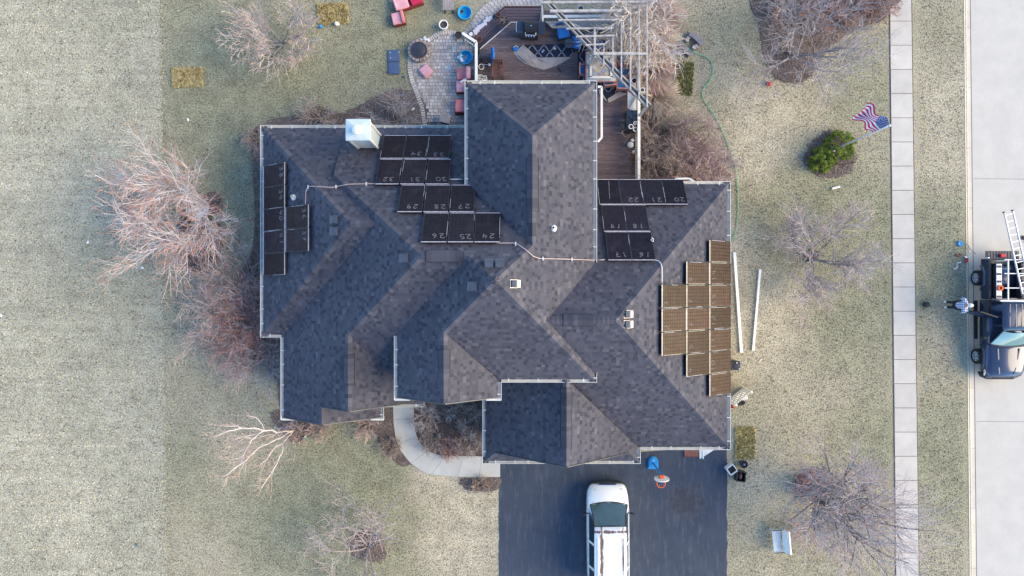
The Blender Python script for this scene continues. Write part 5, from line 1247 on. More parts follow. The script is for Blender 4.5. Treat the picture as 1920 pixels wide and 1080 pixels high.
def lounge(label, px, py, rz, w_=.58, d_=.58):
    t = thing('lounge_chair', label, 'lounge chair', P(px, py, DZ), rz, 'blue cushioned lounge chairs')
    MB().box((0, 0, .22), (w_, d_, .06)).build('seat_frame', M['black'], t); MB().box((0, 0, .32), (w_, d_, .14), bev=.04).build('seat_cushion', M['blueL'], t)
    for sx in (-1, 1):
        for sy in (-1, 1): MB().box((sx * (w_ / 2 - .04), sy * (d_ / 2 - .04), .1), (.05, .05, .2)).build('leg', M['black'], t)
    MB().box((0, d_ / 2 + .05, .45), (w_, .07, .45), bev=.02).build('backrest', M['bluefabric'], t); return t
lounge('square blue cushioned seat nearest the grill', 1055, 65, .18); lounge('blue cushioned seat between round wire table and dining rug', 1080, 84, -.2, .5, .6)
t = thing('folded_towel', 'small blue round cushion at the left tip of the folded rug', 'cushion', P(967, 92, DZ)); MB().lathe((0, 0, 0), [(.05, 0), (.14, .03), (.14, .07), (.05, .1), (.001, .1)], 14).build('cushion', M['blueL'], t); MB().tube([(-.12, .05, .08), (0, .14, .1), (.13, .06, .08)], .012, 4).build('piping', M['white'], t)
# dining table with stone top in a white frame
c = P(1127, 125, DZ); t = thing('dining_table', 'square dining table with tiled stone top and white inner frame', 'table', c); tw = [P(1099, 97, DZ + .75) - c, P(1156, 153, DZ + .75) - c]
w_, h_ = tw[1].x - tw[0].x, tw[0].y - tw[1].y; cx, cy = (tw[0].x + tw[1].x) / 2, (tw[0].y + tw[1].y) / 2
MB().box((cx, cy, .715), (w_, h_, .04)).build('table_top', M['tablestone'] if 'tablestone' in M else M['stone'], t)
for sx, sy, lx, ly in ((0, .5, w_, .045), (0, -.5, w_, .045), (.5, 0, .045, h_), (-.5, 0, .045, h_)): MB().box((cx + sx * w_, cy + sy * h_, .735), (lx, ly, .05)).build('edge_trim', M['pinkwood'] if 'pinkwood' in M else M['tan'], t)
iw = .54
for sx, sy, lx, ly in ((0, 1, 2 * iw, .10), (0, -1, 2 * iw, .10), (1, 0, .10, 2 * iw - .1), (-1, 0, .10, 2 * iw - .1)): MB().box((cx - .02 + sx * (iw - .05), cy - .02 + sy * (iw - .05), .775), (lx, ly, .06)).build('inner_frame', M['white'], t)
TM = [mat('tile_grey', (.34, .36, .38), .5, .2, 8), mat('tile_blue', (.27, .32, .38), .5, .2, 8), mat('tile_sand', (.45, .37, .27), .5, .2, 8), mat('tile_taupe', (.30, .28, .26), .5, .2, 8), mat('tile_pale', (.48, .48, .46), .5, .2, 8)]
for i in range(-2, 3):
    for j in range(-2, 3):
        a_ = .215; x, y = (i - j) * a_ * .707, (i + j) * a_ * .707
        if abs(x) < .40 and abs(y) < .40: MB().box((cx - .02 + x, cy - .02 + y, .745), (a_ - .008, a_ - .008, .015), math.pi / 4).build('tile', rp.choice(TM) if (i, j) not in ((0, 0), (0, 1)) else TM[2], t)
for i in range(-2, 3):
    for s in (-1, 1):
        MB().box((cx + i * .28, cy + s * (h_ / 2 - .10), .740), (.26, .13, .014)).build('tile', rp.choice(TM), t); MB().box((cx + s * (w_ / 2 - .10), cy + i * .22, .740), (.13, .20, .014)).build('tile', rp.choice(TM), t)
for sx in (-1, 1):
    for sy in (-1, 1): MB().box((cx + sx * (w_ / 2 - .1), cy + sy * (h_ / 2 - .1), .35), (.08, .08, .7)).build('leg', M['brownwood'], t)
MB().lathe((cx + .0, cy + .04, .77), [(.03, 0), (.03, .01)], 8).build('umbrella_hole', M['black'], t)
def dchair(label, px, py, rz, proto=[None]):
    if proto[0] is None:
        t = thing('dining_chair', label, 'dining chair', P(px, py, DZ), rz, 'blue cushioned dining chairs')
        MB().box((0, 0, .46), (.44, .42, .07), bev=.025).build('seat_cushion', M['bluefabric2'], t); MB().box((0, 0, .40), (.50, .48, .03)).build('seat_frame', M['pinkwood'], t)
        for sx in (-1, 1):
            MB().box((sx * .255, -.0, .62), (.05, .50, .035)).build('armrest', M['pinkwood'], t); MB().box((sx * .245, .24, .32), (.04, .04, .62)).build('leg', M['pinkwood'], t); MB().box((sx * .245, -.24, .45), (.04, .04, .9)).build('leg', M['pinkwood'], t)
        MB().box((0, -.27, .88), (.52, .05, .07)).build('top_rail', M['pinkwood'], t)
        for k in range(5): MB().box((-.16 + .08 * k, -.26, .65), (.035, .02, .42)).build('back_slat', M['pinkwood'], t)
        proto[0] = t; return t
    return copy_thing(proto[0], P(px, py, DZ), rz, label)

dchair('dining chair at the left side of the tiled table', 1094, 138, -math.pi / 2); dchair('dining chair at the upper right side of the tiled table', 1165, 117, math.pi / 2); dchair('dining chair at the lower right side of the tiled table', 1165, 140, math.pi / 2)
dchair('dining chair above the tiled table, left one', 1124, 91, math.pi); dchair('dining chair above the tiled table, right one', 1143, 90, math.pi); dchair('dining chair below the tiled table, half under the roof edge', 1139, 159, .12); dchair('brightest blue dining chair below right of the tiled table', 1163, 165, 0)
t = thing('folded_umbrella', 'folded dark blue patio umbrella lying by the bench corner', 'umbrella', P(1162, 84, DZ), -.8)
mb = MB(); mb.lathe((0, 0, 0), [(.001, 0), (.06, .1), (.14, .9), (.16, 1.1), (.04, 1.25), (.02, 1.35)], 10); mb.v = [(x, z - .6, y * .6 + .75) for x, y, z in mb.v]; mb.f = [tuple(reversed(f)) for f in mb.f]; mb.build('canopy', M['navy'], t); MB().bar((0, -.75, .75), (0, .8, .75), .04, .04).build('pole', M['brownwood'], t); MB().box((0, 0, .33), (.4, .5, .6)).build('base', M['black'], t)
# storage box with glass top
c = P(1181.5, 231, DZ); t = thing('storage_box', 'dark deck box with a reflective glassy lid by the right railing', 'storage box', c)
MB().box((0, 0, .28), (.54, .98, .56), bev=.02).build('box_body', M['black'], t); MB().box((0, 0, .585), (.50, .94, .04), bev=.01).build('lid', M['glasslid'] if 'glasslid' in M else M['glassdark'], t)
for s in (-1, 1): MB().box((s * .262, 0, .6), (.03, .98, .03)).build('lid_trim', M['darkmetal'], t)
# small things by the railing
def ball(name, label, cat, px, py, z, r, m, group=None, sq=1.0):
    t = thing(name, label, cat, P(px, py, z), 0, group); pr = [(max(.001, r * math.sin(math.pi * i / 8)), r * sq - r * sq * math.cos(math.pi * i / 8)) for i in range(9)]
    MB().lathe((0, 0, 0), pr, 14).build('body', M[m], t, smooth=True); return t
t = ball('garden_stool', 'pinkish white round stool on the deck below the storage box', 'stool', 1181, 273, DZ, .155, 'pinkstone' if 'pinkstone' in M else 'ceramic', sq=1.1); MB().lathe((0, 0, .34), [(.06, 0), (.05, .02), (.001, .02)], 12).build('lid_knob', M['ceramic'], t)
t = thing('ceramic_mug', 'small white square jar beside the round stool', 'jar', P(1185, 264, DZ)); MB().box((0, 0, .09), (.15, .15, .18), .3, bev=.03).build('jar_body', M['ceramic'], t); MB().lathe((0, 0, .18), [(.05, 0), (.05, .02), (.001, .02)], 10).build('lid', M['ceramic'], t)
t = thing('garden_figure', 'small pale garden figure against the railing', 'figurine', P(1187, 286, DZ), .2)
MB().lathe((0, 0, 0), [(.07, 0), (.08, .1), (.05, .2), (.03, .22)], 10).build('torso', M['ceramic'], t, smooth=True); MB().lathe((0, .02, .2), [(.02, 0), (.05, .04), (.05, .08), (.001, .12)], 10).build('head', M['ceramic'], t, smooth=True); MB().box((.02, -.1, .04), (.06, .12, .08), bev=.02).build('base', M['terracotta'], t)
t = thing('leaf_pile', 'orange brown dead leaves against the deck railing', 'leaves', P(1188, 298, DZ)); mb = MB()
for _ in range(60): x, y = rp.gauss(0, .07), rp.gauss(0, .12); a = rp.uniform(0, 6); s = .03; mb.add([(x + s * math.cos(a), y + s * math.sin(a), .03), (x - s * math.sin(a), y + s * math.cos(a), .05), (x - s * math.cos(a), y - s * math.sin(a), .02), (x + s * math.sin(a), y - s * math.cos(a), .04)], [(0, 1, 2, 3)])
mb.build('leaves', mat('orange_leaf', (.22, .09, .04), .9, .3, 8), t, kind='stuff')
# blue folding chair and brown chair on the left of the deck
t = thing('folding_chair', 'folded blue camp chair standing on the deck', 'chair', P(926, 112, DZ), .03)
MB().box((0, 0, .45), (.10, .62, .9), bev=.03).build('seat_fabric', M['blueL'], t); MB().box((-.09, .02, .42), (.06, .58, .84), bev=.02).build('back_fabric', M['bluefabric'], t)
for y in (-.28, .28): MB().bar((0, y, .02), (0, y, .95), .03, .03).build('frame_leg', M['steel'], t)
t = thing('slatted_chair', 'brown wooden slatted chair beside the blue camp chair', 'chair', P(934, 137, DZ), 0)
for k in range(6): MB().box((0, -.30 + .12 * k, .42), (.46, .09, .025)).build('seat_slat', M['brownwood'], t)
for s in (-1, 1): MB().box((s * .26, 0, .62), (.06, .72, .03)).build('armrest', M['brownwood'], t); MB().box((s * .25, .3, .31), (.05, .05, .62)).build('leg', M['brownwood'], t); MB().box((s * .25, -.3, .31), (.05, .05, .62)).build('leg', M['brownwood'], t)
for k in range(5): MB().box((-.17 + .085 * k, .36, .68), (.06, .03, .5)).build('back_slat', M['brownwood'], t)
MB().box((0, .37, .95), (.5, .04, .06)).build('top_rail', M['brownwood'], t)
t = thing('shovel', 'white handled scoop lying between planters and the blue chair', 'tool', P(912, 125, DZ)); MB().bar((-.2, 0, .3), (.12, 0, .3), .02, .02).build('handle', M['steel'], t); MB().lathe((.16, 0, .29), [(.001, .02), (.06, .02), (.07, 0)], 8).build('blade', M['ceramic'], t)
t = thing('phone', 'pale rectangular gadget lying on the rug by the grill', 'small box', P(1018, 96, DZ), .9); MB().box((0, 0, .03), (.16, .08, .03), bev=.01).build('casing', M['ceramic'], t); MB().box((0, 0, .047), (.12, .05, .004)).build('screen', M['blueplastic'], t)
t = thing('tile_coaster', 'small tan diamond tile on the rug by the grill', 'tile', P(1040, 91, DZ), .785); MB().box((0, 0, .02), (.13, .13, .02), bev=.005).build('tile_body', M['tan'], t); MB().box((0, 0, .032), (.05, .05, .004)).build('centre', M['ceramic'], t)
t = thing('dark_bottle', 'small dark object lying on the bare deck boards below the folded rug', 'bottle', P(1049, 131, DZ), 2.2); MB().tube([(-.12, 0, .04), (.08, 0, .04), (.12, 0, .04), (.18, 0, .04)], .04, 8, .02).build('bottle_body', M['darkmetal'], t); MB().tube([(.18, 0, .04), (.21, 0, .04)], .018, 6).build('cap', M['steel'], t)

# ---- patio items
c = P(787, 98); t = thing('fire_pit', 'round stone fire pit with a dark bowl lid on the patio', 'fire pit', c)
for ring_, (r, zz) in enumerate(((.47, .06), (.47, .20))):
    n = 16
    for i in range(n):
        a = 6.283 * (i + .5 * ring_) / n; MB().box((r * math.cos(a), r * math.sin(a), zz + .03), (.16 + rp.uniform(-.02, .02), .165, .125), a, bev=.02).build('stone', M['stone'], t)
MB().lathe((0, 0, .0), [(.40, .1), (.40, .34), (.385, .35), (.36, .34), (.30, .37), (.18, .40), (.04, .415), (.001, .415)], 28).build('lid', M['pitlid'] if 'pitlid' in M else M['darkmetal'], t, smooth=True)
MB().tube([(.395 * math.cos(6.283 * k / 28), .395 * math.sin(6.283 * k / 28), .35) for k in range(28)], .015, 5, closed=True).build('rim', M['brownwood'], t)
MB().lathe((.03, -.03, .41), [(.03, 0), (.04, .03), (.001, .04)], 8).build('knob', M['darkmetal'], t)
for i, (x, y, r) in enumerate(((797, 73, .10), (803, 76, .08), (784, 79, .09), (790, 75, .07), (807, 84, .07), (774, 86, .08), (856, 74, .07))):
    t = thing('loose_stone', ['pale loose stone above the fire pit, rightmost of the upper row', 'flat pale stone at the right top of the fire pit', 'long pale stone above the fire pit rim', 'small pale stone at the lawn edge above the fire pit', 'small stone on the pavers right of the fire pit', 'stone on the left shoulder of the fire pit', 'grey stone beside the black nursery pot'][i], 'stone', P(x, y, .04), rp.uniform(0, 3), 'loose stones around the patio')
    mb = MB(); mb.box((0, 0, r * .4), (r * 2.2, r * 1.5, r * .9), bev=r * .3); mb.v = [(a + rp.gauss(0, r * .07), b + rp.gauss(0, r * .07), d) for a, b, d in mb.v]; mb.build('rock', M['ceramic'] if i < 4 else M['stone'], t)
def pool(label, px, py, r, inner=None):
    t = thing('kiddie_pool', label, 'plastic pool', P(px, py, .03), rp.uniform(0, 6), 'round blue plastic pools')
    MB().lathe((0, 0, 0), [(r * .93, 0), (r, .22), (r * 1.03, .24), (r * .97, .235), (r * .9, .03), (r * .45, .012), (.001, .012)], 28).build('shell', M['poolblue'], t, smooth=True)
    MB().tube([(r * 1.0 * math.cos(6.283 * k / 28), r * 1.0 * math.sin(6.283 * k / 28), .24) for k in range(28)], .018, 5, closed=True).build('rim', M['poolrim'], t); return t
M['poolblue'] = mat('pool_blue', (.0, .30, .58), .4, .15, 4); M['poolrim'] = mat('pool_rim', (.10, .42, .62), .4, .1, 6)
t = pool('blue plastic pool with debris on the lawn beside the paver path', 872, 27, .33); mb = MB()
for _ in range(40): mb.box((rp.gauss(-.14, .04), rp.gauss(.14, .05), .03), (.04, .03, .01), rp.uniform(0, 3))
mb.build('debris', M['leaf'], t, kind='stuff')
t = pool('blue plastic pool with a white sheet on the patio by the railing', 874, 110, .33); MB().box((.16, .18, .26), (.22, .12, .02), -.8).build('sheet', M['ceramic'], t); MB().box((.30, .04, .22), (.12, .28, .01), -.6).build('card', M['white'], t)
def cushion(mb, c, d, rz=0, bev=.06): return mb.box(c, d, rz, bev=bev)
def sofa(label, px, py, rz, parts, z=.03, group='coral and pink patio seats'):
    t = thing('patio_seat', label, 'outdoor seat', P(px, py, z), rz, group)
    for nm, cc, d, m in parts: MB().box(cc, d, bev=min(d) * .25 if 'cushion' in nm else .01).build(nm, M[m], t)
    return t
fr = lambda w_, d_: [('seat_frame', (0, 0, .14), (w_, d_, .24), 'rattan')] + [('leg', (sx * (w_ / 2 - .05), sy * (d_ / 2 - .05), .0), (.05, .05, .06), 'black') for sx in (-1, 1) for sy in (-1, 1)]
M['rattan'] = mat('dark_red_frame', (.16, .03, .035), .8, .2, 10)
sofa('coral armchair on the patio beside the railing, with pink cushion', 870, 143, 0, fr(.62, .62) + [('seat_cushion', (-.08, 0, .33), (.5, .56, .14), 'coral'), ('back_cushion', (.25, -.0, .50), (.2, .6, .32), 'pink')])
t = thing('wood_plank', 'short pale plank leaning on the coral armchair', 'plank', P(869, 151, .5), .55); MB().box((0, 0, .0), (.34, .11, .03)).build('board', M['white'], t); MB().box((0.02, 0, -.03), (.08, .10, .03)).build('cleat', M['tan'], t)
sofa('pale pink patio seat half under the rear gutter', 866, 166, 0, fr(.55, .60) + [('seat_cushion', (0, 0, .33), (.5, .56, .14), 'pink')])
sofa('coral patio seat nearest the house corner below the pink one', 865, 202, 0, fr(.62, .72) + [('seat_cushion', (0, 0, .33), (.56, .62, .14), 'coral')])
t = thing('ottoman', 'pink square cushion lying tilted in the middle of the patio', 'cushion', P(799, 135, .04), .72); MB().box((0, 0, .11), (.52, .56, .2), bev=.06).build('cushion_body', M['pink'], t); MB().tube([(-.25, -.27, .11), (.25, -.27, .11), (.25, .27, .11), (-.25, .27, .11)], .012, 4, closed=True).build('piping', M['coral'], t)
sofa('pink and coral double seat at the top edge of the photograph', 757, 9, .33, fr(.72, .72) + [('seat_cushion', (-.05, 0, .33), (.60, .66, .16), 'pink'), ('side_cushion', (-.38, 0, .36), (.12, .66, .16), 'pink')])
sofa('deep red seat joined beside the pink one at the top edge', 781, 3, .33, fr(.62, .60) + [('seat_cushion', (0, 0, .33), (.56, .54, .16), 'redseat')])
sofa('square coral lawn seat with a folded back below the double seat', 749, 39, .22, fr(.62, .60) + [('seat_cushion', (-.08, 0, .33), (.46, .56, .14), 'pink'), ('back_cushion', (.22, 0, .40), (.16, .58, .24), 'coral')])
t = thing('wooden_bench', 'weathered grey plank bench standing on the lawn at the top edge', 'bench', P(842, 6, 0), .02)
for k in range(5): MB().box((-.22 + .11 * k, 0, .46), (.095, 1.05, .04)).build('seat_plank', M['oldwood'], t)
for s in (-1, 1):
    for x in (-.2, .2): MB().box((x, s * .42 - .05, .22), (.08, .08, .44)).build('leg', M['brownwood'], t)
MB().box((0, -.40, .40), (.48, .06, .08)).build('crossbar', M['oldwood'], t)
t = thing('blue_mat', 'slate blue padded bench mat lying on the grass left of the fire pit', 'mat', P(739, 117, 0), .02); M['slateblue'] = mat('slate_blue_vinyl', (.055, .095, .17), .6, .15, 5)
for s in (-1, 1): MB().box((0, s * .305, .05), (.56, .60, .09), bev=.02).build('pad', M['slateblue'], t)
for x, y in ((-.17, .45), (-.16, .2), (.28, .47)): MB().box((x, y, .103), (.04, .03, .012)).build('litter', M['ceramic'], t)
t = thing('wooden_crate', 'brown wooden lid lying on the patio against the rear gutter', 'board', P(836, 225, .04), -.25); MB().box((0, 0, .18), (.5, .4, .34), bev=.02).build('box_body', M['brownwood'], t); MB().box((0, 0, .37), (.54, .44, .03)).build('lid', M['oldwood'], t)
t = thing('paint_tray', 'dark oval scoop lying on the pavers below the blue pool', 'tool', P(842, 127, .04), -.2); MB().lathe((0, 0, 0), [(.10, 0), (.12, .03), (.10, .02), (.001, .01)], 12).build('bowl', M['steel'], t); MB().bar((.1, 0, .02), (.42, -.02, .03), .03, .02).build('handle', M['tan'], t)
# ================================================================ LAWN OBJECTS
# hose
hp = [(1246, -4), (1258, 10), (1270, 24), (1272, 40), (1272, 62), (1276, 78), (1290, 90), (1306, 100), (1322, 106), (1333, 116), (1337, 132), (1332, 150), (1319, 166), (1317, 180), (1324, 194), (1338, 214), (1350, 236), (1360, 258), (1370, 285), (1379, 315), (1383, 350), (1384, 385), (1382, 420), (1376, 442), (1369, 456)]
sm = []
for i in range(len(hp) - 1):
    p0, p1, p2, p3 = hp[max(0, i - 1)], hp[i], hp[i + 1], hp[min(len(hp) - 1, i + 2)]
    for j in range(5):
        t_ = j / 5; sm.append(tuple(.5 * ((2 * p1[a]) + (-p0[a] + p2[a]) * t_ + (2 * p0[a] - 5 * p1[a] + 4 * p2[a] - p3[a]) * t_ * t_ + (-p0[a] + 3 * p1[a] - 3 * p2[a] + p3[a]) * t_ ** 3) for a in (0, 1)))
o0 = P(1300, 96); t = thing('garden_hose', 'thin green garden hose winding across the lawn right of the deck', 'hose', o0)
MB().tube([P(x, y, .05) for x, y in sm], .019, 6).build('hose_tube', M['hose'], t, True, smooth=True); MB().tube([P(*sm[-1], .05), P(1368, 460, .05)], .035, 8).build('coupling', M['steel'], t, True)
# white pipes lying on the lawn
for lab, a, b, w_ in (('longer white plastic pipe lying beside the right eave', (1377, 473), (1390, 661), .125), ('thinner white pipe lying farther out on the lawn', (1425, 505), (1412, 657), .10)):
    c = P((a[0] + b[0]) / 2, (a[1] + b[1]) / 2); t = thing('plastic_pipe', lab, 'pipe', c, 0, 'white pipes lying on the lawn'); A, B = P(*a, .06) - c, P(*b, .06) - c
    MB().bar(A, B, w_, .08).build('pipe_length', M['pipe'], t); d = (B - A).normalized(); MB().bar(A - d * .005, A + d * .06, w_ + .03, .09).build('end_cap', M['ceramic'], t); MB().bar(B - d * .06, B + d * .005, w_ + .02, .09).build('end_cap', M['ceramic'], t)
# curved stones (broken fire ring)
c = P(1294, 85); 
for lab, pts, w_, h_, m in (('large curved grey stone, upper right of the three', [(1292, 64), (1300, 68), (1309, 76), (1315, 84)], .26, .3, 'greystone2'), ('large curved grey stone lying under the hose', [(1274, 82), (1280, 90), (1288, 98), (1294, 104)], .24, .3, 'greystone2'),
        ('small pale curved stone between the grey curved stones', [(1286, 78), (1290, 74), (1291, 69)], .16, .2, 'paleston'), ('pale tan curved stone at the right end of the hose bend', [(1299, 92), (1303, 87), (1309, 87)], .17, .2, 'paleston')):
    if m not in M: M[m] = mat(m, (.20, .19, .20) if m == 'greystone2' else (.46, .40, .37), .9, .2, 9, bmp=.4)
    q0 = P(*pts[0]); t = thing('edging_stone', lab, 'stone', q0, 0, 'curved edging stones on the lawn'); mb = MB(); L = [P(*p, h_ / 2) - q0 for p in pts]
    for i in range(len(L) - 1): MB().bar(L[i], L[i + 1] + (L[i + 1] - L[i]).normalized() * (-.01), w_, h_).build('stone_segment', M[m], t)
for lab, x, y, a in (('upper of two tan blocks beside the dry shrubs', 1254, 208, .35), ('lower of two tan blocks beside the dry shrubs', 1253, 216, .15)):
    t = thing('tan_block', lab, 'block', P(x, y), a, 'tan blocks'); MB().box((0, 0, .07), (.36, .17, .14), bev=.02).build('block_body', M['tan'], t); MB().box((.1, 0, .145), (.06, .06, .01), .4).build('chip', M['stone'], t)
# balls and bits
ball('red_ball', 'bright red ball on the grass below the big sidewalk bed', 'ball', 1440, 158, .0, .13, 'red'); ball('blue_ball', 'small dark blue ball under the corner of the upper straw rectangle', 'ball', 602, 51, 0, .09, 'blueplastic')
t = thing('lawn_ornament', 'small white lumpy statue beside the upper straw rectangle', 'ornament', P(632, 46), .5); MB().lathe((0, 0, 0), [(.09, 0), (.12, .08), (.08, .2), (.001, .26)], 9).build('body', M['ceramic'], t, smooth=True); MB().lathe((.06, -.08, .05), [(.03, 0), (.06, .06), (.001, .12)], 8).build('head', M['ceramic'], t, smooth=True)
t = thing('white_tube', 'short white plastic tube lying on the grass below the green shrubs', 'tube', P(1566, 352), .25); MB().tube([(-.2, 0, .06), (.2, 0, .06)], .06, 10).build('tube_body', M['white'], t, smooth=False); MB().tube([(.2, 0, .06), (.215, 0, .06)], .045, 10).build('tube_end', M['alu'], t)
t = thing('white_tube', 'tiny white plastic scrap on the lawn right of the pipes', 'scrap', P(1426, 675), .4); MB().bar((-.09, -.03, .03), (.0, .02, .03), .035, .02).build('scrap_piece', M['white'], t); MB().bar((.0, .02, .03), (.1, .03, .03), .03, .02).build('scrap_end', M['white'], t)
bits = [(353, 225, 'white golf ball size scrap near the lower straw rectangle'), (353, 471, 'white scrap on the mulch below the orange tipped tree'), (268, 502, 'tiny bluish scrap on the field edge'), (256, 1022, 'dark blue scrap on the pale field near the bottom'), (165, 455, 'tiny white scrap on the field left of the orange tipped tree'), (775, 205, 'white scrap in the mulch beside the patio'), (3, 592, 'white scrap at the left edge of the field'), (757, 144, 'tiny white scrap on the lawn below the blue mat')]
for x, y, lab in bits:
    t = thing('litter_scrap', lab, 'litter', P(x, y), rp.uniform(0, 3), 'small scraps on the grass'); m = 'slateblue' if 'blue' in lab else 'ceramic'; MB().box((0, 0, .025), (.13, .08, .04), bev=.012).build('scrap', M[m], t); MB().box((.04, .04, .03), (.06, .05, .05), .6, bev=.01).build('scrap_end', M[m], t)
t = thing('spot_lamp', 'small green and white garden spotlight at the left front bed', 'garden light', P(573, 820), .7); MB().lathe((0, 0, 0), [(.02, 0), (.02, .12)], 6).build('stake', M['black'], t); MB().box((0, 0, .15), (.22, .10, .08), bev=.02).build('lamp_body', M['teal'], t); MB().box((.08, .03, .195), (.12, .06, .01)).build('lamp_lens', M['ceramic'], t)
t = thing('wire_cage', 'round black wire plant cage in the middle of the front bed', 'plant cage', P(843, 794)); mb = MB()
for z, r in ((.12, .26), (.45, .30)): MB().tube([(r * math.cos(6.283 * k / 20), r * math.sin(6.283 * k / 20), z) for k in range(20)], .012, 4, closed=True).build('hoop', M['darkmetal'], t)
for k in range(8): a = 6.283 * k / 8; MB().bar((.24 * math.cos(a), .24 * math.sin(a), 0), (.31 * math.cos(a), .31 * math.sin(a), .48), .012, .012).build('wire', M['darkmetal'], t)
for s in (-1, 1): MB().bar((s * .14, .22, .46), (0, .42, .46), .02, .012).build('wire', M['alu'], t)
# front lawn bench, white
t = thing('garden_bench', 'white two board bench standing alone on the front lawn', 'bench', P(1455, 1008), .09)
MB().box((-.13, 0, .44), (.40, 1.12, .05), bev=.012).build('seat', M['white'], t); MB().box((.27, 0, .66), (.10, 1.12, .44), 0, tilt=Matrix.Rotation(.45, 3, 'Y'), bev=.012).build('backrest', M['benchblue'] if 'benchblue' in M else M['white'], t)
for s in (-1, 1):
    MB().bar((-.3, s * .5, 0), (-.25, s * .5, .42), .05, .05).build('leg', M['alu'], t); MB().bar((.2, s * .5, 0), (.38, s * .5, .85), .05, .05).build('leg', M['alu'], t); MB().bar((-.33, s * .55, .52), (.2, s * .55, .52), .03, .03).build('armrest', M['darkmetal'], t)
# flagpole and flag
b = P(1562, 281); t = thing('flagpole', 'white flagpole leaning out of view line above the round green shrubs', 'flagpole', b); PH_ = 5.05
t['label'] = 'tall white flagpole standing beside the round green shrubs'
MB().tube([(0, 0, 0), (0, 0, PH_ * .6), (0, 0, PH_)], .055, 10, .028).build('pole', M['alu'], t, smooth=True); MB().lathe((0, 0, PH_), [(.001, 0), (.05, .04), (.05, .08), (.001, .12)], 10).build('finial', M['chrome'], t); MB().lathe((0, 0, 0), [(.12, 0), (.12, .04), (.06, .08)], 12).build('base_collar', M['alu'], t)
MB().tube([(.055, .01, 1.0), (.05, .01, 2.5), (.045, .01, 4.95)], .006, 4).build('halyard', M['white'], t); MB().box((.06, 0, 1.2), (.05, .02, .14)).build('cleat', M['alu'], t)
mred, mwhite, mblue = mat('flag_red', (.60, .02, .06), .8, .1, 5), mat('flag_white', (.72, .70, .68), .8, .06, 5), mat('flag_blue', (.02, .05, .22), .8, .15, 5)
# the cloth hangs from the upper pole and is blown to the upper left: u along the fly, v down the hoist
FX, FH, FW = [], 1.15, 1.85
def flag_pt(u, v):
    d = Vector((-.79, .61, 0)); side = Vector((.61, .79, 0))
    p = Vector((0, 0, PH_ - .12 - v * FH * lerp(1, .45, u)))
    p += d * (u * 1.15) + side * ((.5 - v) * lerp(.14, .66, min(1, u * 1.2)) + .05 + .10 * u)
    w_ = min(1, u * 3); p += side * (.06 * math.sin(u * 9 + v * 1.5)) * w_ + d * (.03 * math.sin(v * 7 + u * 2)) * u
    p.z += (.16 * math.sin(u * 9 - v * 4) * w_) - .55 * u * u * (1 - .5 * v)
    return p
fl = thing('flag', 'red white and blue striped flag with stars blowing from the flagpole', 'flag', b)
for k in range(13):
    u0 = .40 if k < 7 else .0
    MB().grid(26, 2, lambda u, v, k=k, u0=u0: flag_pt(lerp(u0, 1, u), (k + v) / 13)).build('stripe', mred if k % 2 == 0 else mwhite, fl)
MB().grid(12, 8, lambda u, v: flag_pt(u * .40, v * 7 / 13)).build('canton', mblue, fl)
for r_ in range(9):
    for c_ in range(6 if r_ % 2 == 0 else 5):
        uu = (.035 + .066 * c_ + (.033 if r_ % 2 else 0)) ; vv = (r_ + .75) / 9.5 * 7 / 13
        n_ = (flag_pt(uu + .01, vv) - flag_pt(uu, vv)).cross(flag_pt(uu, vv + .01) - flag_pt(uu, vv)).normalized()
        for sg in (-1, 1):
            pass
        e1 = (flag_pt(uu + .01, vv) - flag_pt(uu, vv)).normalized(); e2 = n_.cross(e1); c0_ = flag_pt(uu, vv); pts = []
        for k in range(10): a = math.pi / 5 * k + math.pi / 2; rr = .030 if k % 2 == 0 else .012; pts.append(c0_ + e1 * rr * math.cos(a) + e2 * rr * math.sin(a))
        mb = MB(); mb.add([p + n_ * .004 for p in pts], [tuple(range(10))]); mb.add([p - n_ * .004 for p in pts], [tuple(range(9, -1, -1))]); mb.build('star', mwhite, fl)
# items at the right wall of the house
t = thing('air_conditioner', 'dark air conditioning unit half hidden by the right eave', 'air conditioner', P(1372, 683)); MB().box((-.05, 0, .35), (.5, .42, .7), bev=.03).build('casing', M['black'], t); MB().lathe((.03, 0, .70), [(.16, 0), (.15, .02), (.04, .025), (.001, .03)], 14).build('fan_grille', M['darkmetal'], t); MB().box((.14, -.15, .72), (.06, .05, .03)).build('valve', M['alu'], t); MB().box((.02, .15, .72), (.06, .05, .03)).build('valve', M['alu'], t)
c = P(1383, 742); t = thing('garden_gate', 'white slatted gate standing open at the right wall of the house', 'gate', c); A, B = P(1366, 752, 0) - c, P(1394, 728, 0) - c; n = 9
for i in range(n):
    q = A.lerp(B, (i + .5) / n); MB().box((q.x, q.y, .55), (.055, .03, 1.1), math.atan2(B.y - A.y, B.x - A.x)).build('slat', M['white'], t)
for z in (.2, .95): MB().bar(A + V(0, 0, z), B + V(0, 0, z), .03, .08).build('rail', M['white'], t)
for q in (A, B): MB().box((q.x, q.y, .6), (.1, .1, 1.2)).build('post', M['white'], t)
t = thing('white_lattice', 'white slatted trellis panel lying against the gate', 'trellis', P(1384, 745), .55)
for k in range(9): MB().box((-.36 + .09 * k, 0, .06), (.06, .62 - .03 * abs(8 - k), .025)).build('slat', M['white'], t)
for s in (-1, 1): MB().box((0, s * .2, .035), (.8, .05, .02)).build('crossbar', M['white'], t)
t = thing('coiled_hose', 'dark coiled hose lying below the white gate', 'hose', P(1390, 755), .3)
for k in range(3): MB().tube([((.17 - .02 * k) * math.cos(6.283 * j / 16), (.11 - .01 * k) * math.sin(6.283 * j / 16), .04 + .045 * k) for j in range(16)], .025, 5, closed=True).build('coil', M['black'], t)
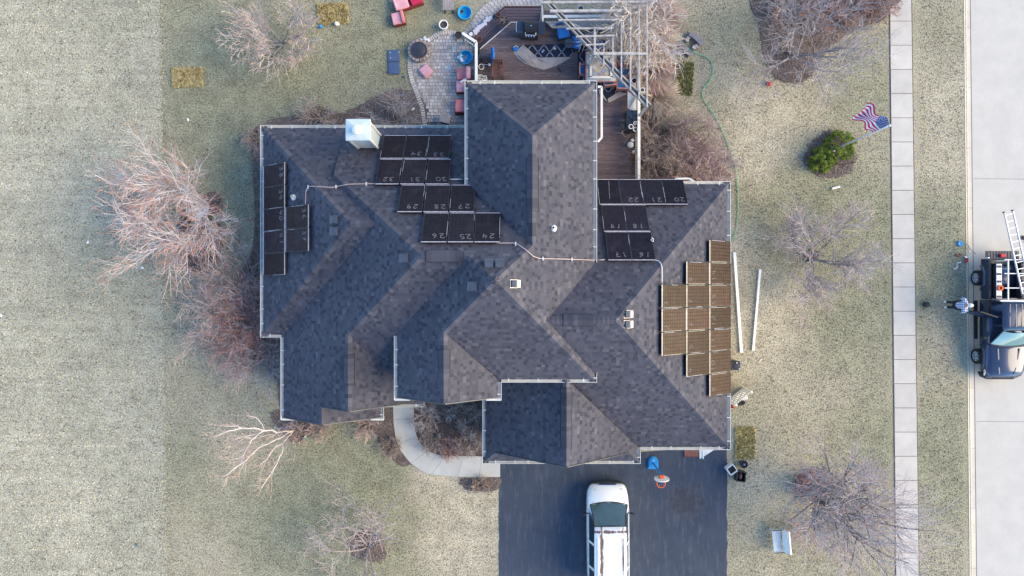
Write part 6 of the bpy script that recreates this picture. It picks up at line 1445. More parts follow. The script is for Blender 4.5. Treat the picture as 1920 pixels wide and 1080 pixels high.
t = thing('orange_bucket', 'orange trimmed bucket at the foot of the white gate', 'bucket', P(1370, 760)); MB().lathe((0, 0, 0), [(.09, 0), (.11, .28), (.10, .28), (.08, .02), (.001, .02)], 14).build('bucket_body', M['orange'], t); MB().tube([(-.11, 0, .28), (0, .02, .30), (.11, 0, .28)], .008, 4).build('handle', M['steel'], t)
# by the driveway corner
t = thing('square_planter', 'white framed square planter at the driveway edge', 'planter', P(1368, 877), .62)
for a in range(4):
    an = a * math.pi / 2; MB().box((.19 * math.cos(an), .19 * math.sin(an), .2), (.035, .40, .40), an).build('side_board', M['oldwood2'] if 'oldwood2' in M else M['ceramic'], t)
MB().box((0, 0, .15), (.34, .34, .26)).build('soil', M['soil'], t)
t = thing('round_planter', 'dark round planter with grey rim beside the lower straw rectangle', 'flower pot', P(1391, 868)); MB().lathe((0, 0, 0), [(.14, 0), (.19, .28), (.20, .30), (.17, .30), (.15, .22), (.001, .2)], 18).build('pot_body', M['darkmetal'], t); MB().lathe((0.02, -.02, .22), [(.09, 0), (.06, .06), (.001, .08)], 8).build('plant', M['greystone'], t, smooth=True)
t = thing('storage_tub', 'dark bin holding a brown bag beside the driveway edge', 'bin', P(1385, 890), -.1)
for a, (w_, l_) in enumerate(((.42, .04), (.42, .04), (.04, .46), (.04, .46))): MB().box((0 if a < 2 else (.21 if a == 2 else -.21), (.23 if a == 0 else -.23) if a < 2 else 0, .2), (w_ + .02, l_, .4), bev=.01).build('side_panel', M['black'], t)
MB().box((0, 0, .05), (.40, .44, .05)).build('bottom', M['black'], t); MB().box((-.02, 0, .24), (.22, .36, .30), bev=.1).build('bag', M['brownwood'], t, smooth=True); MB().box((.26, .03, .3), (.06, .08, .06)).build('handle', M['ceramic'], t)
# ramp and white panel at the garage
t = thing('wooden_ramp', 'reddish brown mat lying at the garage door under the eave', 'mat', P(1296, 848)); MB().box((0, 0, .05), (.72, .46, .06), bev=.01).build('mat_base', M['redmat'] if 'redmat' in M else M['terracotta'], t); MB().box((0, -.20, .085), (.70, .04, .02)).build('mat_edge', M['brownwood'], t)
t = thing('white_board', 'white triangular board sticking out from the garage eave', 'board', P(1325, 852)); MB().prism([((P(1310, 838) - P(1325, 852)).x, (P(1310, 838) - P(1325, 852)).y), ((P(1311, 860) - P(1325, 852)).x, (P(1311, 860) - P(1325, 852)).y), ((P(1330, 848) - P(1325, 852)).x, (P(1330, 848) - P(1325, 852)).y), ((P(1345, 838) - P(1325, 852)).x, (P(1345, 838) - P(1325, 852)).y)], .03, .09).build('panel', M['white'], t); MB().box((-.2, .0, .10), (.05, .4, .02)).build('cleat', M['ceramic'], t)
# basketball hoop
c = P(1224, 866); t = thing('basketball_hoop', 'toy basketball hoop with blue base and orange rim on the driveway', 'basketball hoop', c)
base = [(.26 * math.cos(a) , .27 * math.sin(a) + .02) for a in [math.pi * k / 10 for k in range(11)]] + [(-.27, -.30), (-.20, -.34), (.22, -.33), (.27, -.28)]
mb = MB(); mb.prism(base, 0, .10); mb.prism([(x * .8, y * .8) for x, y in base], .10, .17); mb.build('base', M['blueplastic2'] if 'blueplastic2' in M else M['blueplastic'], t)
MB().lathe((0, .12, .17), [(.04, 0), (.04, .03), (.001, .03)], 10).build('filler_cap', M['chrome'], t)
MB().tube([(0, -.02, .1), (.05, -.14, .8), (.05, -.2, 1.7)], .045, 8).build('pole', M['blueplastic'], t)
MB().box((.05, -.25, 1.75), (.22, .16, .18), bev=.02).build('bracket', M['orange'], t)
bb = MB(); n = 20; vs = []
for y in (-.33, -.37):
    for k in range(n): a = 6.283 * k / n; vs.append((.05 + .36 * math.cos(a), y, 1.85 + .26 * math.sin(a)))
bb.add(vs, [tuple(range(n)), tuple(range(2 * n - 1, n - 1, -1))] + [(k, k + n, (k + 1) % n + n, (k + 1) % n) for k in range(n)]); bbm = [(x, -.34 + (y + .35) + (z - 1.85) * -.30, 1.80 + (z - 1.85) * .95) for x, y, z in bb.v]; bb.v = bbm
bb.build('backboard', M['white'], t); rim = [(.05 + .20 * math.cos(6.283 * k / 18), -.60 + .20 * math.sin(6.283 * k / 18), 1.66) for k in range(18)]; MB().tube(rim, .022, 6, closed=True).build('rim', M['orange'], t)
for k in range(9): a = 6.283 * k / 9; MB().bar((.05 + .19 * math.cos(a), -.60 + .19 * math.sin(a), 1.65), (.05 + .12 * math.cos(a + .35), -.60 + .12 * math.sin(a + .35), 1.42), .008, .008).build('net_cord', M['pinkcord'] if 'pinkcord' in M else M['pink'], t)
# kerb side clutter
t = thing('blue_tool', 'bright blue coiled strap lying at the kerb with a trailing cord', 'strap', P(1799, 457)); MB().lathe((0, 0, 0), [(.10, .02), (.15, .05), (.10, .09), (.001, .07)], 9).build('coil', M['blueplastic'], t)
MB().tube([P(1806, 457, .05) - P(1799, 457), P(1814, 457, .06) - P(1799, 457), P(1818, 466, .06) - P(1799, 457), P(1829, 476, -.05) - P(1799, 457)], .018, 5).build('cord', M['greystone'], t)
for lab, x, y, m, d, a in (('red tool lying on the kerb', 1811, 490, 'red', (.16, .12, .08), .4), ('brown red hand tool on the grass by the kerb', 1795, 479, 'terracotta', (.24, .10, .07), -.3), ('pale bent wooden block on the grass by the kerb', 1791, 503, 'tan', (.26, .12, .07), .5), ('small white tube on the grass near the red tool', 1797, 493, 'ceramic', (.2, .05, .05), .1), ('grey metal part beside the red tool on the kerb', 1810, 482, 'steel', (.14, .1, .06), -.6)):
    t = thing('hand_tool', lab, 'tool', P(x, y), a, 'tools scattered at the kerb'); MB().box((0, 0, d[2] / 2), d, bev=.02).build('tool_body', M[m], t); MB().box((d[0] * .5, d[1] * .6, d[2] / 2), (d[0] * .3, d[1] * 1.3, d[2] * .8), bev=.01).build('grip', M[m], t)
t = thing('black_bag', 'small black bag lying on the grass strip beside the sidewalk', 'bag', P(1734, 571), .2); MB().box((0, 0, .12), (.34, .28, .24), bev=.09).build('bag_body', M['black'], t, smooth=True); MB().tube([(-.1, .0, .23), (0, .06, .29), (.1, 0, .23)], .014, 5).build('strap', M['black'], t)
t = thing('road_debris', 'dark lump lying on the street right of the ladder', 'debris', P(1918, 446, -.11)); MB().box((0, 0, .05), (.14, .22, .1), .3, bev=.03).build('lump', M['brownwood'], t); MB().box((.1, -.2, .03), (.08, .07, .05), .3, bev=.02).build('fragment', M['black'], t)
# ================================================================ VEHICLES
def section_body(stations, nm, m, parent, smooth=True, cap=True):
    """stations: list of (y, [(x, z)...] half profile from bottom centre out and up to top centre)"""
    mb = MB(); k = len(stations[0][1]); vs = []; fs = []
    for y, pr in stations:
        for x, z in pr: vs.append((x, y, z))
        for x, z in reversed(pr[1:-1]): vs.append((-x, y, z))
    n = 2 * k - 2
    for s in range(len(stations) - 1):
        for j in range(n): fs.append((s * n + j, s * n + (j + 1) % n, (s + 1) * n + (j + 1) % n, (s + 1) * n + j))
    if cap: fs.append(tuple(range(n - 1, -1, -1))); fs.append(tuple((len(stations) - 1) * n + j for j in range(n)))
    mb.add(vs, fs); return mb.build(nm, m, parent, smooth=smooth)
def wheel(parent, x, y, r, w_, z0=0, spokes=7):
    t = MB(); n = 22; prof = [(r * .62, -w_ / 2), (r * .95, -w_ / 2), (r, -w_ / 2 + .03), (r, w_ / 2 - .03), (r * .95, w_ / 2), (r * .62, w_ / 2)]; vs = []; fs = []
    for rr, q in prof:
        for k in range(n): a = 6.283 * k / n; vs.append((x + q, y + rr * math.cos(a), z0 + r + rr * math.sin(a)))
    for i in range(5):
        for k in range(n): fs.append((i * n + k, (i + 1) * n + k, (i + 1) * n + (k + 1) % n, i * n + (k + 1) % n))
    ty = t.add(vs, fs).build('tyre', M['rubber'], parent)
    for s in (-1, 1):
        xx = x + s * (w_ / 2 - .04); mb = MB(); mb.add([(xx, y + r * .64 * math.cos(6.283 * k / n), z0 + r + r * .64 * math.sin(6.283 * k / n)) for k in range(n)], [tuple(range(n))]); mb.build('wheel_dish', M['darkmetal'], ty)
        for k in range(spokes): a = 6.283 * k / spokes; MB().bar((xx + s * .02, y + .05 * math.cos(a), z0 + r + .05 * math.sin(a)), (xx + s * .02, y + r * .62 * math.cos(a), z0 + r + r * .62 * math.sin(a)), .05, .03).build('spoke', M['alu'], ty)
        MB().tube([(xx + s * .02, y + r * .62 * math.cos(6.283 * k / n), z0 + r + r * .62 * math.sin(6.283 * k / n)) for k in range(n)], .018, 4, closed=True).build('rim', M['alu'], ty)
    return ty
def carpaint(name, c, rust=0, rough=.3, metal=0.0):
    m, nt, b = new_mat(name, rough, metal, .5); co = coords(nt); b.inputs['Coat Weight'].default_value = .4
    col = ramp(nt, noise(nt, co, 2, 4), [(.3, tuple(x * .95 for x in c)), (.7, c)])
    if rust:
        s = noise(nt, mapping(nt, co, (5.0, .9, 1), loc=(1.3, .4, 0)), 1.3, 6, .72, .4)
        x = N(nt, 'ShaderNodeSeparateXYZ'); nt.links.new(co, x.inputs[0])
        side = ramp(nt, mth(nt, 'ABSOLUTE', mth(nt, 'ADD', x.outputs[0], .42)), [(.0, 1), (.26, 0)]); side2 = ramp(nt, mth(nt, 'ABSOLUTE', mth(nt, 'SUBTRACT', x.outputs[0], .60)), [(.0, 1), (.10, 0)])
        yb = ramp(nt, mth(nt, 'ABSOLUTE', mth(nt, 'SUBTRACT', x.outputs[1], 3.02)), [(0, 1), (.22, 0)])
        up = ramp(nt, x.outputs[2], [(.0, 0), (1.5, 0), (1.51, 1)]); up = mth(nt, 'GREATER_THAN', x.outputs[2], 1.5)
        f = mth(nt, 'MULTIPLY', mth(nt, 'MAXIMUM', mth(nt, 'MAXIMUM', side, side2), yb), up)
        k = ramp(nt, mth(nt, 'MULTIPLY', f, s), [(.36, 0), (.42, 1)])
        col = mixc(nt, k, col, (.16, .085, .075)); nt.links.new(mth(nt, 'ADD', mth(nt, 'MULTIPLY', k, .5), rough), b.inputs['Roughness'])
    nt.links.new(col, b.inputs['Base Color']); return m
M['vanwhite'] = carpaint('white_van_paint', (.78, .78, .73), 1); M['truckpaint'] = carpaint('dark_blue_truck_paint', (.035, .050, .085), 0, .22, .35)
M['windshield'] = mat('windshield_glass', (.05, .085, .08), .10, .15, 2, spec=.9); M['sideglass'] = mat('side_glass', (.02, .03, .035), .06, .1, 2, spec=.9)
# ---- white minivan, nose towards the house; local +y = forward, nose at y = 5.05
c = P(1146.5, 903, .6); L_ = 5.1
van = thing('minivan', 'white minivan with rust streaked roof parked on the dark driveway', 'minivan', (4.68, c.y - L_, 0), .006)
def prof(wd, zb, zs, zt, wt): return [(0, zb), (wd * .92, zb), (wd, zb + .12), (wd * 1.0, zs - .15), (wd * .985, zs), (wt, zt), (0, zt + .02)]
st = [(0.0, prof(.80, .45, .85, .9, .6)), (.10, prof(.93, .30, 1.0, 1.02, .86)), (.6, prof(.985, .25, 1.05, 1.07, .9)), (2.2, prof(1.0, .25, 1.07, 1.09, .92)), (3.8, prof(1.0, .25, 1.05, 1.12, .90)), (4.15, prof(.99, .25, 1.0, 1.14, .86)), (4.45, prof(.975, .25, .96, 1.08, .82)), (4.75, prof(.93, .27, .86, .98, .74)), (4.93, prof(.84, .30, .74, .86, .62)), (5.00, prof(.74, .34, .66, .78, .52))]
section_body(st, 'body', M['vanwhite'], van)
section_body([(4.72, [(0, .28), (.96, .28), (.985, .36), (.985, .58), (.96, .62), (0, .62)]), (4.92, [(0, .28), (.88, .28), (.90, .36), (.90, .58), (.87, .62), (0, .62)]), (5.05, [(0, .30), (.68, .30), (.72, .38), (.72, .56), (.68, .60), (0, .60)]), (5.09, [(0, .34), (.5, .34), (.52, .40), (.52, .54), (.5, .57), (0, .57)])], 'bumper', M['darkmetal'], van)
for s in (-1, 1):
    MB().add([(s * .46, 5.02, .68), (s * .84, 4.84, .74), (s * .93, 4.62, .86), (s * .80, 4.72, .92), (s * .48, 4.95, .84)], [(0, 1, 2, 3, 4) if s > 0 else (4, 3, 2, 1, 0)]).build('headlight', M['lampglass'] if 'lampglass' in M else M['glassdark'], van)
MB().box((0, 5.0, .74), (.84, .05, .12), bev=.02).build('grille', M['darkmetal'], van); MB().box((0, 4.985, .83), (.88, .035, .03)).build('chrome_strip', M['chrome'], van)
# hood shut line and crease
for s in (-1, 1): MB().bar((s * .80, 4.2, 1.135), (s * .62, 4.86, .935), .012, .012).build('hood_gap', M['darkmetal'], van)
# greenhouse: windshield, roof, side windows, pillars
A, B = (.90, 4.13, 1.12), (.73, 3.22, 1.60)
def q4(a, b, c_, d, m, nm, off=0.0, th=.0):
    mb = MB(); mb.add([a, b, c_, d], [(0, 1, 2, 3)]); return mb.build(nm, m, van)
ws = MB(); ws.grid(8, 6, lambda u, v: (lerp(-1, 1, u) * lerp(A[0], B[0], v), lerp(A[1], B[1], v) + .13 * (1 - (2 * u - 1) ** 2) * lerp(1, .55, v), lerp(A[2], B[2], v) + .035 * math.sin(math.pi * v) + .01)); wso = ws.build('windshield', M['windshield'], van, smooth=True)
fr_ = MB(); pts = [(lerp(-1, 1, k / 8) * A[0], A[1] + .13 * (1 - (2 * k / 8 - 1) ** 2) + .01, A[2] + .012) for k in range(9)]; fr_.tube(pts, .028, 5); fr_.build('cowl_trim', M['black'], van)
MB().tube([(lerp(-1, 1, k / 8) * B[0], B[1] + .13 * .55 * (1 - (2 * k / 8 - 1) ** 2), B[2] + .012) for k in range(9)], .02, 4).build('windshield_seal', M['black'], van)
for s in (-1, 1): MB().tube([(s * (A[0] + .0), A[1], A[2]), (s * .76, 3.65, 1.41), (s * (B[0] + .01), B[1], B[2])], .032, 5).build('pillar', M['black'], van)
for k in (-.36, -.12, .18): MB().box((k, 4.06, 1.185), (.16, .035, .008), rp.uniform(-.1, .1)).build('dash_vent', M['black'], van)
for s in (-.5, .25): MB().bar((s, 4.20, 1.15), (s + .42, 4.05, 1.20), .018, .015).build('wiper', M['black'], van)
roof = [(.30, .60, 1.60), (.12, .5, 1.5)]
rst = []
for y, wt, zt in ((.02, .62, 1.50), (.18, .70, 1.64), (.6, .735, 1.71), (1.8, .745, 1.745), (2.7, .735, 1.73), (3.24, .72, 1.63)):
    rst.append((y, [(0, zt - .06), (wt + .02, zt - .06), (wt + .035, zt - .03), (wt, zt + .01), (wt * .55, zt + .03), (0, zt + .035)]))
section_body(rst, 'roof', M['vanwhite'], van)
for s in (-1, 1):
    for (y0, y1, nm) in ((2.45, 3.35, 'front_window'), (1.25, 2.35, 'rear_window'), (.2, 1.15, 'quarter_window')):
        b0, b1 = (s * .955, y0, 1.09), (s * .955, min(y1, 3.9) + (.45 if nm == 'front_window' else 0), 1.10); t0, t1 = (s * .765, y0 + .0, 1.63), (s * .755, y1 - .15, 1.61)
        MB().add([b0, b1, t1, t0], [(0, 1, 2, 3) if s > 0 else (3, 2, 1, 0)]).build(nm, M['sideglass'], van)
    for y in (.15, 1.2, 2.4): MB().bar((s * .965, y, 1.07), (s * .76, y, 1.66), .09, .05).build('pillar', M['vanwhite'], van)
    MB().bar((s * .97, .1, 1.075), (s * .965, 3.95, 1.09), .05, .03).build('belt_trim', M['vanwhite'], van)
    MB().bar((s * .60, .6, 1.80), (s * .60, 2.75, 1.80), .035, .03).build('roof_rail', M['chrome'] if False else M['vanwhite'], van)
    MB().bar((s * .98, 3.72, 1.12), (s * 1.10, 3.74, 1.15), .05, .04).build('mirror_arm', M['black'], van); MB().box((s * 1.16, 3.70, 1.16), (.20, .09, .14), s * -.35, bev=.03).build('mirror', M['black'], van)
    for y in (2.38, 1.2): MB().bar((s * 1.003, y, .35), (s * 1.003, y, 1.02), .01, .008).build('door_gap', M['darkmetal'], van)
    for y in (2.6, 1.4): MB().box((s * 1.01, y, .92), (.03, .16, .04)).build('door_handle', M['vanwhite'], van)
    MB().box((s * .90, .02, .95), (.14, .08, .3)).build('tail_light', M['red'], van)
MB().add([(-.62, .05, 1.08), (.62, .05, 1.08), (.56, .10, 1.46), (-.56, .10, 1.46)], [(0, 1, 2, 3)]).build('rear_glass', M['sideglass'], van)
for s in (-1, 1):
    for y in (.95, 4.0): wheel(van, s * .86, y, .33, .22)
t = thing('step_board', 'grey white board lying on the driveway against the left side of the minivan', 'board', P(1102, 970)); MB().box((0.02, 0, .25), (.22, .82, .06), bev=.01).build('top_board', M['greywood2'] if 'greywood2' in M else M['alu'], t)
for s in (-1, 1): MB().box((0, s * .33, .11), (.18, .05, .22)).build('leg', M['greywood'], t)

# ---- dark pickup, nose down in the picture (local -y = forward); street surface at z = -.12
TZ = -.12; tr = thing('pickup_truck', 'dark blue pickup truck with open front door and ladder rack at the kerb', 'pickup truck', (23.98, -1.42, TZ), math.pi)
# local: forward +y after the half turn; nose at +2.95, tail at -2.85; local +x = left in the picture
def tp_(wd, zb, zs, zt, wt): return [(0, zb), (wd * .9, zb), (wd, zb + .1), (wd, zs - .12), (wd * .97, zs), (wt, zt), (0, zt + .015)]
section_body([(1.25, tp_(.97, .45, 1.05, 1.13, .80)), (1.6, tp_(.98, .45, 1.03, 1.14, .78)), (2.2, tp_(.97, .45, 1.0, 1.11, .74)), (2.6, tp_(.94, .45, .94, 1.05, .70)), (2.85, tp_(.86, .48, .86, .95, .62)), (2.98, tp_(.72, .5, .74, .80, .5))], 'hood', M['truckpaint'], tr)
for s in (-1, 1): MB().bar((s * .52, 1.5, 1.165), (s * .36, 2.75, 1.03), .05, .035).build('hood_crease', M['truckpaint'], tr)
for s in (-1, 1): MB().bar((s * .76, 1.4, 1.13), (s * .66, 2.85, .96), .014, .012).build('hood_gap', M['black'], tr)
section_body([(2.70, [(0, .35), (.98, .35), (1.0, .42), (1.0, .60), (.97, .64), (0, .64)]), (2.95, [(0, .35), (.86, .35), (.88, .42), (.88, .60), (.85, .64), (0, .64)]), (3.06, [(0, .38), (.6, .38), (.62, .44), (.62, .58), (.6, .61), (0, .61)])], 'bumper', M['black'], tr)
for s in (-1, 1): MB().add([(s * .60, 2.99, .66), (s * .90, 2.84, .70), (s * .97, 2.52, .84), (s * .90, 2.62, .93), (s * .66, 2.93, .83)], [(0, 1, 2, 3, 4) if s > 0 else (4, 3, 2, 1, 0)]).build('headlight', M['lamp'] if 'lamp' in M else M['chrome'], tr)
MB().box((0, 2.99, .72), (1.05, .04, .18), bev=.02).build('grille', M['black'], tr)
section_body([(-.85, tp_(.96, .42, 1.08, 1.12, .88)), (1.27, tp_(.97, .42, 1.08, 1.12, .88))], 'cab_body', M['truckpaint'], tr)
cst = []
for y, wt, zt in ((-.82, .66, 1.70), (-.70, .70, 1.77), (-.2, .72, 1.81), (.35, .70, 1.79), (.62, .66, 1.73)): cst.append((y, [(0, zt - .05), (wt + .02, zt - .05), (wt + .03, zt - .02), (wt, zt + .01), (wt * .6, zt + .03), (0, zt + .035)]))
section_body(cst, 'roof', M['truckpaint'], tr)
for x in (-.42, -.14, .14, .42): MB().bar((x, -.66, 1.845 - abs(x) * .04), (x, .42, 1.845 - abs(x) * .04), .04, .015).build('roof_rib', M['truckpaint'], tr)
M['truckglass'] = mat('truck_windshield', (.13, .24, .24), .08, .2, 1.2, spec=.9)
MB().grid(8, 4, lambda u, v: (lerp(-1, 1, u) * lerp(.86, .66, v), lerp(1.30, .63, v) + .10 * (1 - (2 * u - 1) ** 2), lerp(1.135, 1.745, v) + .02 * math.sin(math.pi * v))).build('windshield', M['truckglass'], tr, smooth=True)
MB().tube([(lerp(-1, 1, k / 8) * .87, 1.31 + .10 * (1 - (2 * k / 8 - 1) ** 2), 1.145) for k in range(9)], .03, 5).build('cowl_trim', M['black'], tr)
for s in (-1, 1):
    MB().tube([(s * .87, 1.28, 1.13), (s * .68, .62, 1.75)], .03, 5).build('pillar', M['truckpaint'], tr)
    for y0, y1 in ((-.75, -.12), (-.02, .72)):
        if s > 0 and y0 < 0: continue
        MB().add([(s * .93, y0, 1.10), (s * .93, y1 + .15, 1.10), (s * .72, y1 - .12, 1.72), (s * .72, y0, 1.72)], [(0, 1, 2, 3) if s > 0 else (3, 2, 1, 0)]).build('side_window', M['sideglass'], tr)
    for y in (-.80, -.06): MB().bar((s * .93, y, 1.08), (s * .72, y, 1.74), .08, .05).build('pillar', M['truckpaint'], tr)
    MB().box((s * 1.12, .98, 1.12), (.24, .10, .18), s * -.3, bev=.03).build('mirror', M['black'], tr)
    MB().box((s * 1.02, .15, .32), (.16, 1.9, .05)).build('running_board', M['black'], tr)
    for y, l_ in ((1.95, .62), (-1.92, .62)):
        section_body([(y - l_, [(0, .5), (.9, .5), (.98, .52), (1.0, .60), (.95, .70), (0, .72)]), (y - .3, [(0, .5), (.9, .5), (1.03, .78), (1.03, .88), (.96, .95), (0, .95)]), (y + .3, [(0, .5), (.9, .5), (1.03, .78), (1.03, .88), (.96, .95), (0, .95)]), (y + l_, [(0, .5), (.9, .5), (.98, .52), (1.0, .60), (.95, .70), (0, .72)])], 'fender', M['truckpaint'], tr) if s > 0 else None
# dark opening where the door stands open, with seat
MB().box((.90, -.42, 1.13), (.14, .66, .03)).build('door_opening', M['black'], tr); MB().box((.70, -.42, .95), (.4, .5, .12), bev=.03).build('seat', M['brownwood'], tr)
d0 = Vector((.98, -.02, .5)); dd = Vector((1.0, -.32, 0)).normalized()
MB().bar(d0 + V(0, 0, .25), d0 + dd * .95 + V(0, 0, .25), .07, .62).build('open_door', M['truckpaint'], tr)
for a_ in (0, .95): MB().bar(d0 + dd * a_ + V(0, 0, .55), d0 + dd * (a_ * .85 + .05) + V(-.1, 0, 1.22), .05, .05).build('door_frame', M['black'], tr)
MB().bar(d0 + dd * .05 + V(-.1, 0, 1.2), d0 + dd * .85 + V(-.1, 0, 1.2), .05, .05).build('door_frame', M['black'], tr); MB().bar(d0 + dd * .06 + V(-.05, 0, .88), d0 + dd * .88 + V(-.05, 0, .88), .015, .6).build('door_glass', M['sideglass'], tr)
MB().bar(d0 + dd * .1 + V(0, .05, .45), d0 + dd * .8 + V(0, .05, .45), .06, .06).build('armrest', M['darkmetal'], tr)
# bed
MB().box((0, -1.85, .62), (1.72, 1.95, .05)).build('bed_floor', M['darkmetal'], tr)
for s in (-1, 1):
    MB().box((s * .90, -1.87, .86), (.12, 1.96, .56), bev=.02).build('bed_side', M['truckpaint'], tr); MB().box((s * .90, -1.87, 1.16), (.15, 1.98, .04), bev=.01).build('bed_rail', M['black'], tr)
    MB().box((s * .60, -1.75, 1.17), (.30, 1.72, .34), bev=.02).build('tool_box', M['truckbox'] if 'truckbox' in M else M['black'], tr); MB().box((s * .60, -1.75, 1.35), (.26, 1.66, .02), bev=.005).build('box_lid', M['alu'] if s > 0 else M['darkmetal'], tr)
    for k in range(5): MB().box((s * .60, -2.45 + .36 * k, 1.37), (.20, .10, .03), bev=.01).build('lid_rib', M['darkmetal'], tr)
MB().box((0, -.90, .95), (1.7, .06, .6)).build('bed_front', M['truckpaint'], tr)
MB().box((.0, -3.02, .72), (1.62, .42, .07), bev=.015).build('tailgate', M['darkmetal'], tr)
for k in range(11): MB().box((-.70 + .14 * k, -3.02, .765), (.06, .38, .02)).build('tailgate_rib', M['greystone'], tr)
MB().box((.06, -3.0, .84), (.26, .16, .14), bev=.02).build('red_box', M['red'], tr); MB().lathe((.58, -1.42, 1.38), [(.14, 0), (.14, .08), (.06, .08), (.06, .0)], 14).build('orange_reel', M['orange'], tr)
for s in (-1, 1): MB().box((s * .92, -2.86, .98), (.12, .08, .3), bev=.02).build('tail_light', M['chrome'] if s > 0 else M['red'], tr)
# rack
for s, x in ((1, .62), (-1, -.92)):
    MB().bar((x, -2.75, 1.98), (x, -.80, 1.98), .05, .05).build('rack_rail', M['white'], tr)
    for y in (-2.72, -.84): MB().bar((x, y, 1.15), (x, y, 1.98), .05, .05).build('rack_post', M['white'], tr)
for y in (-2.75, -2.1, -1.42): MB().bar((.80, y, 1.99), (-.95, y, 1.99), .045, .045).build('rack_crossbar', M['white'], tr)
MB().bar((1.0, -.82, 1.99), (-.95, -.80, 1.99), .07, .06).build('rack_crossbar', M['white'], tr)
for s in (-1, 1):
    for y in (1.95, -1.92): wheel(tr, s * .93, y, .38, .27)
# ladder on the rack
LZ = 2.02 + TZ
A0, A1 = P(1883, 399, LZ), P(1917, 551, LZ); d = (A1 - A0).normalized(); s_ = Vector((-d.y, d.x, 0)).normalized(); 
if s_.x < 0: s_ = -s_
t = thing('extension_ladder', 'aluminium extension ladder lying across the truck rack', 'ladder', (A0 + A1) / 2); wl_ = .41
for k in (0, 1): MB().bar(A0 + s_ * wl_ * k - V(0, 0, 0), A1 + s_ * wl_ * k, .04, .085).build('side_rail', M['alu'] if k == 0 else M['alu'], t, True)
n = 12
for i in range(n): q = A0.lerp(A1, (i + .4) / n); MB().bar(q, q + s_ * wl_, .035, .03).build('rung', M['alu'], t, True)
for k in (0, 1): MB().bar(A0 + s_ * wl_ * k - d * .03 - s_ * .06, A0 + s_ * wl_ * k - d * .03 + s_ * .02, .06, .08).build('foot', M['black'], t, True)

# ================================================================ PERSON at the kerb, looking towards the truck
pc = P(1773, 571); pe = thing('person', 'person in a blue and white plaid shirt and white cap standing at the kerb', 'person', pc, 0)
def skin(name, verts, edges, radii, m, sub=2, root=0):
    me = bpy.data.meshes.new(name); me.from_pydata(verts, edges, []); o = bpy.data.objects.new(name, me); COL.objects.link(o); o.parent = pe
    md = o.modifiers.new('skin', 'SKIN'); md.use_smooth_shade = True
    for i, r in enumerate(radii): me.skin_vertices[0].data[i].radius = (r if isinstance(r, tuple) else (r, r))
    me.skin_vertices[0].data[root].use_root = True
    s = o.modifiers.new('sub', 'SUBSURF'); s.levels = sub; s.render_levels = sub; me.materials.append(m); return o
def plaid():
    m, nt, b = new_mat('plaid_shirt', .9, 0, .1); co = coords(nt); x = N(nt, 'ShaderNodeSeparateXYZ'); nt.links.new(co, x.inputs[0])
    def band(o): return mth(nt, 'GREATER_THAN', mth(nt, 'SINE', mth(nt, 'MULTIPLY', o, 58.0)), .1)
    f = mth(nt, 'MULTIPLY', mth(nt, 'ADD', band(x.outputs[1]), band(mth(nt, 'ADD', x.outputs[0], x.outputs[2]))), .5)
    nt.links.new(ramp(nt, f, [(.0, (.62, .66, .74)), (.5, (.26, .35, .52)), (1, (.05, .08, .18))]), b.inputs['Base Color']); return m
mp = plaid(); mj = mat('dark_trousers', (.02, .025, .03), .9, .2, 12)
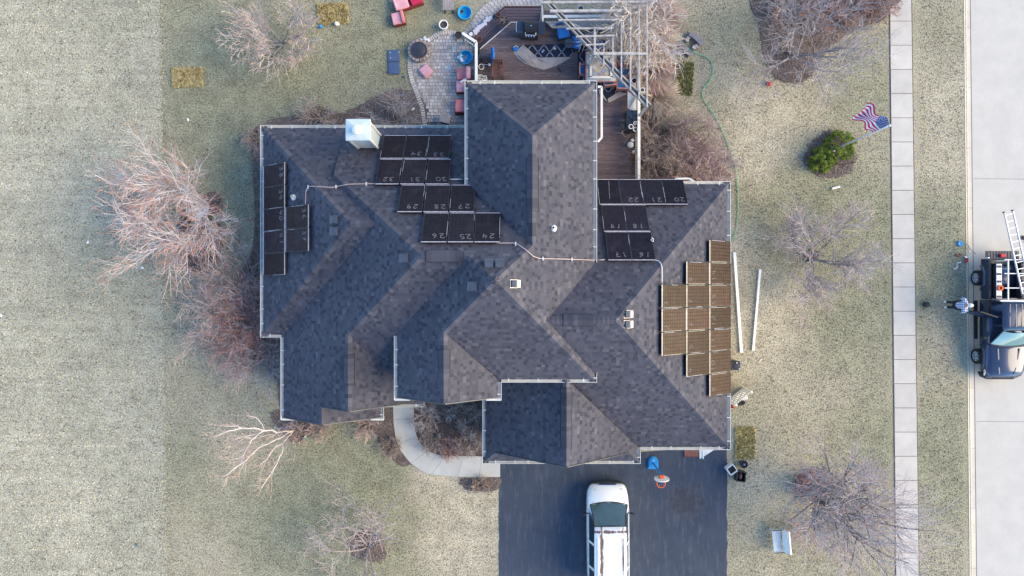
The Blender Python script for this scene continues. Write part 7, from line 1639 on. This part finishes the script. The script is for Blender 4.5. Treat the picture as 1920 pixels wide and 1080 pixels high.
if True:   # facing +x (towards the truck), slight lean forward
    # one continuous body
    bv = [(0, 0, .96), (.02, 0, 1.12), (.04, 0, 1.30), (.05, 0, 1.44), (.06, 0, 1.52), (.08, 0, 1.62), (.09, 0, 1.70), (0, .10, .90), (.01, .12, .50), (-.03, .13, .09), (.12, .135, .035), (0, -.10, .90), (.03, -.12, .50), (.0, -.13, .09), (.15, -.135, .035),
          (.04, .22, 1.42), (.06, .32, 1.15), (.23, .22, 1.05), (.29, .14, 1.05), (.04, -.22, 1.42), (.06, -.32, 1.15), (.23, -.21, 1.07), (.29, -.13, 1.07)]
    be = [(0, 1), (1, 2), (2, 3), (3, 4), (4, 5), (5, 6), (0, 7), (7, 8), (8, 9), (9, 10), (0, 11), (11, 12), (12, 13), (13, 14), (3, 15), (15, 16), (16, 17), (17, 18), (3, 19), (19, 20), (20, 21), (21, 22)]
    br_ = [(.13, .15), (.12, .14), (.13, .16), (.11, .14), .055, .085, .08, .085, .055, .042, .035, .085, .055, .042, .035, .06, .045, .033, .028, .06, .045, .033, .028]
    skin('body', bv, be, br_, M['skin'])
    sv = [(0, 0, .88), (.02, 0, 1.12), (.04, 0, 1.30), (.045, 0, 1.45), (.04, .23, 1.43), (.06, .33, 1.16), (.21, .25, 1.07), (.04, -.23, 1.43), (.06, -.33, 1.16), (.21, -.24, 1.09)]
    skin('shirt', sv, [(0, 1), (1, 2), (2, 3), (3, 4), (4, 5), (5, 6), (3, 7), (7, 8), (8, 9)], [(.18, .20), (.18, .20), (.19, .22), (.14, .18), .105, .085, .06, .105, .085, .06], mp)
    skin('trousers', [(0, 0, .95), (0, .10, .86), (.01, .12, .50), (-.03, .13, .11), (0, -.10, .86), (.03, -.12, .50), (0, -.13, .11)], [(0, 1), (1, 2), (2, 3), (0, 4), (4, 5), (5, 6)], [(.15, .17), .10, .072, .062, .10, .072, .062], mj)
    for s in (1, -1):
        x0 = -.03 if s > 0 else 0
        MB().box((x0 + .05, s * .133, .045), (.29, .10, .085), bev=.03).build('shoe', M['ceramic'], pe, smooth=True)
        hz = 1.05 if s > 0 else 1.07; hb = Vector((.29, s * .125, hz)); palm = Vector((.34, s * .11, hz + .01))
        hv = [hb, palm]; he = [(0, 1)]; hr = [.024, .028]
        for k, (dy, ln) in enumerate(((.028, .045), (.010, .052), (-.010, .048), (-.028, .038))):
            i0 = len(hv); b0 = palm + V(.03, dy, 0); hv += [b0, b0 + V(ln * .6, 0, -.012), b0 + V(ln, 0, -.035)]; he += [(1, i0), (i0, i0 + 1), (i0 + 1, i0 + 2)]; hr += [.010, .009, .008]
        i0 = len(hv); hv += [palm + V(-.01, -s * .03, .012), palm + V(.02, -s * .055, .012)]; he += [(1, i0), (i0, i0 + 1)]; hr += [.010, .009]
        skin('hand', hv, he, hr, M['skin'], 1)
    # head details
    MB().lathe((.085, 0, 1.66), [(.098, 0), (.100, .04), (.09, .09), (.06, .125), (.001, .14)], 18).build('cap', M['ceramic'], pe, smooth=True)
    mb = MB(); n = 12; mb.add([(.085 + .095, -.075, 1.685)] + [(.085 + .09 + .10 * math.sin(math.pi * k / n), -.08 + .16 * k / n, 1.685 - .01 * math.sin(math.pi * k / n)) for k in range(n + 1)] + [(.085 + .05, 0, 1.70)], [tuple(range(1, n + 3))]); mb.build('cap_brim', M['white'], pe)
    mb = MB().add([(.165, -.014, 1.60), (.165, .014, 1.60), (.195, 0, 1.595), (.168, 0, 1.645)], [(0, 1, 2), (0, 2, 3), (1, 3, 2)]); mb.build('nose', M['skin'], pe)
    for s in (-1, 1): MB().lathe((.158, s * .033, 1.628), [(.001, 0), (.011, .008), (.001, .016)], 8).build('eye', M['black'], pe); MB().box((.08, s * .092, 1.61), (.03, .015, .06), bev=.006).build('ear', M['skin'], pe)
    MB().box((.166, 0, 1.562), (.012, .05, .01)).build('mouth', M['terracotta'], pe)
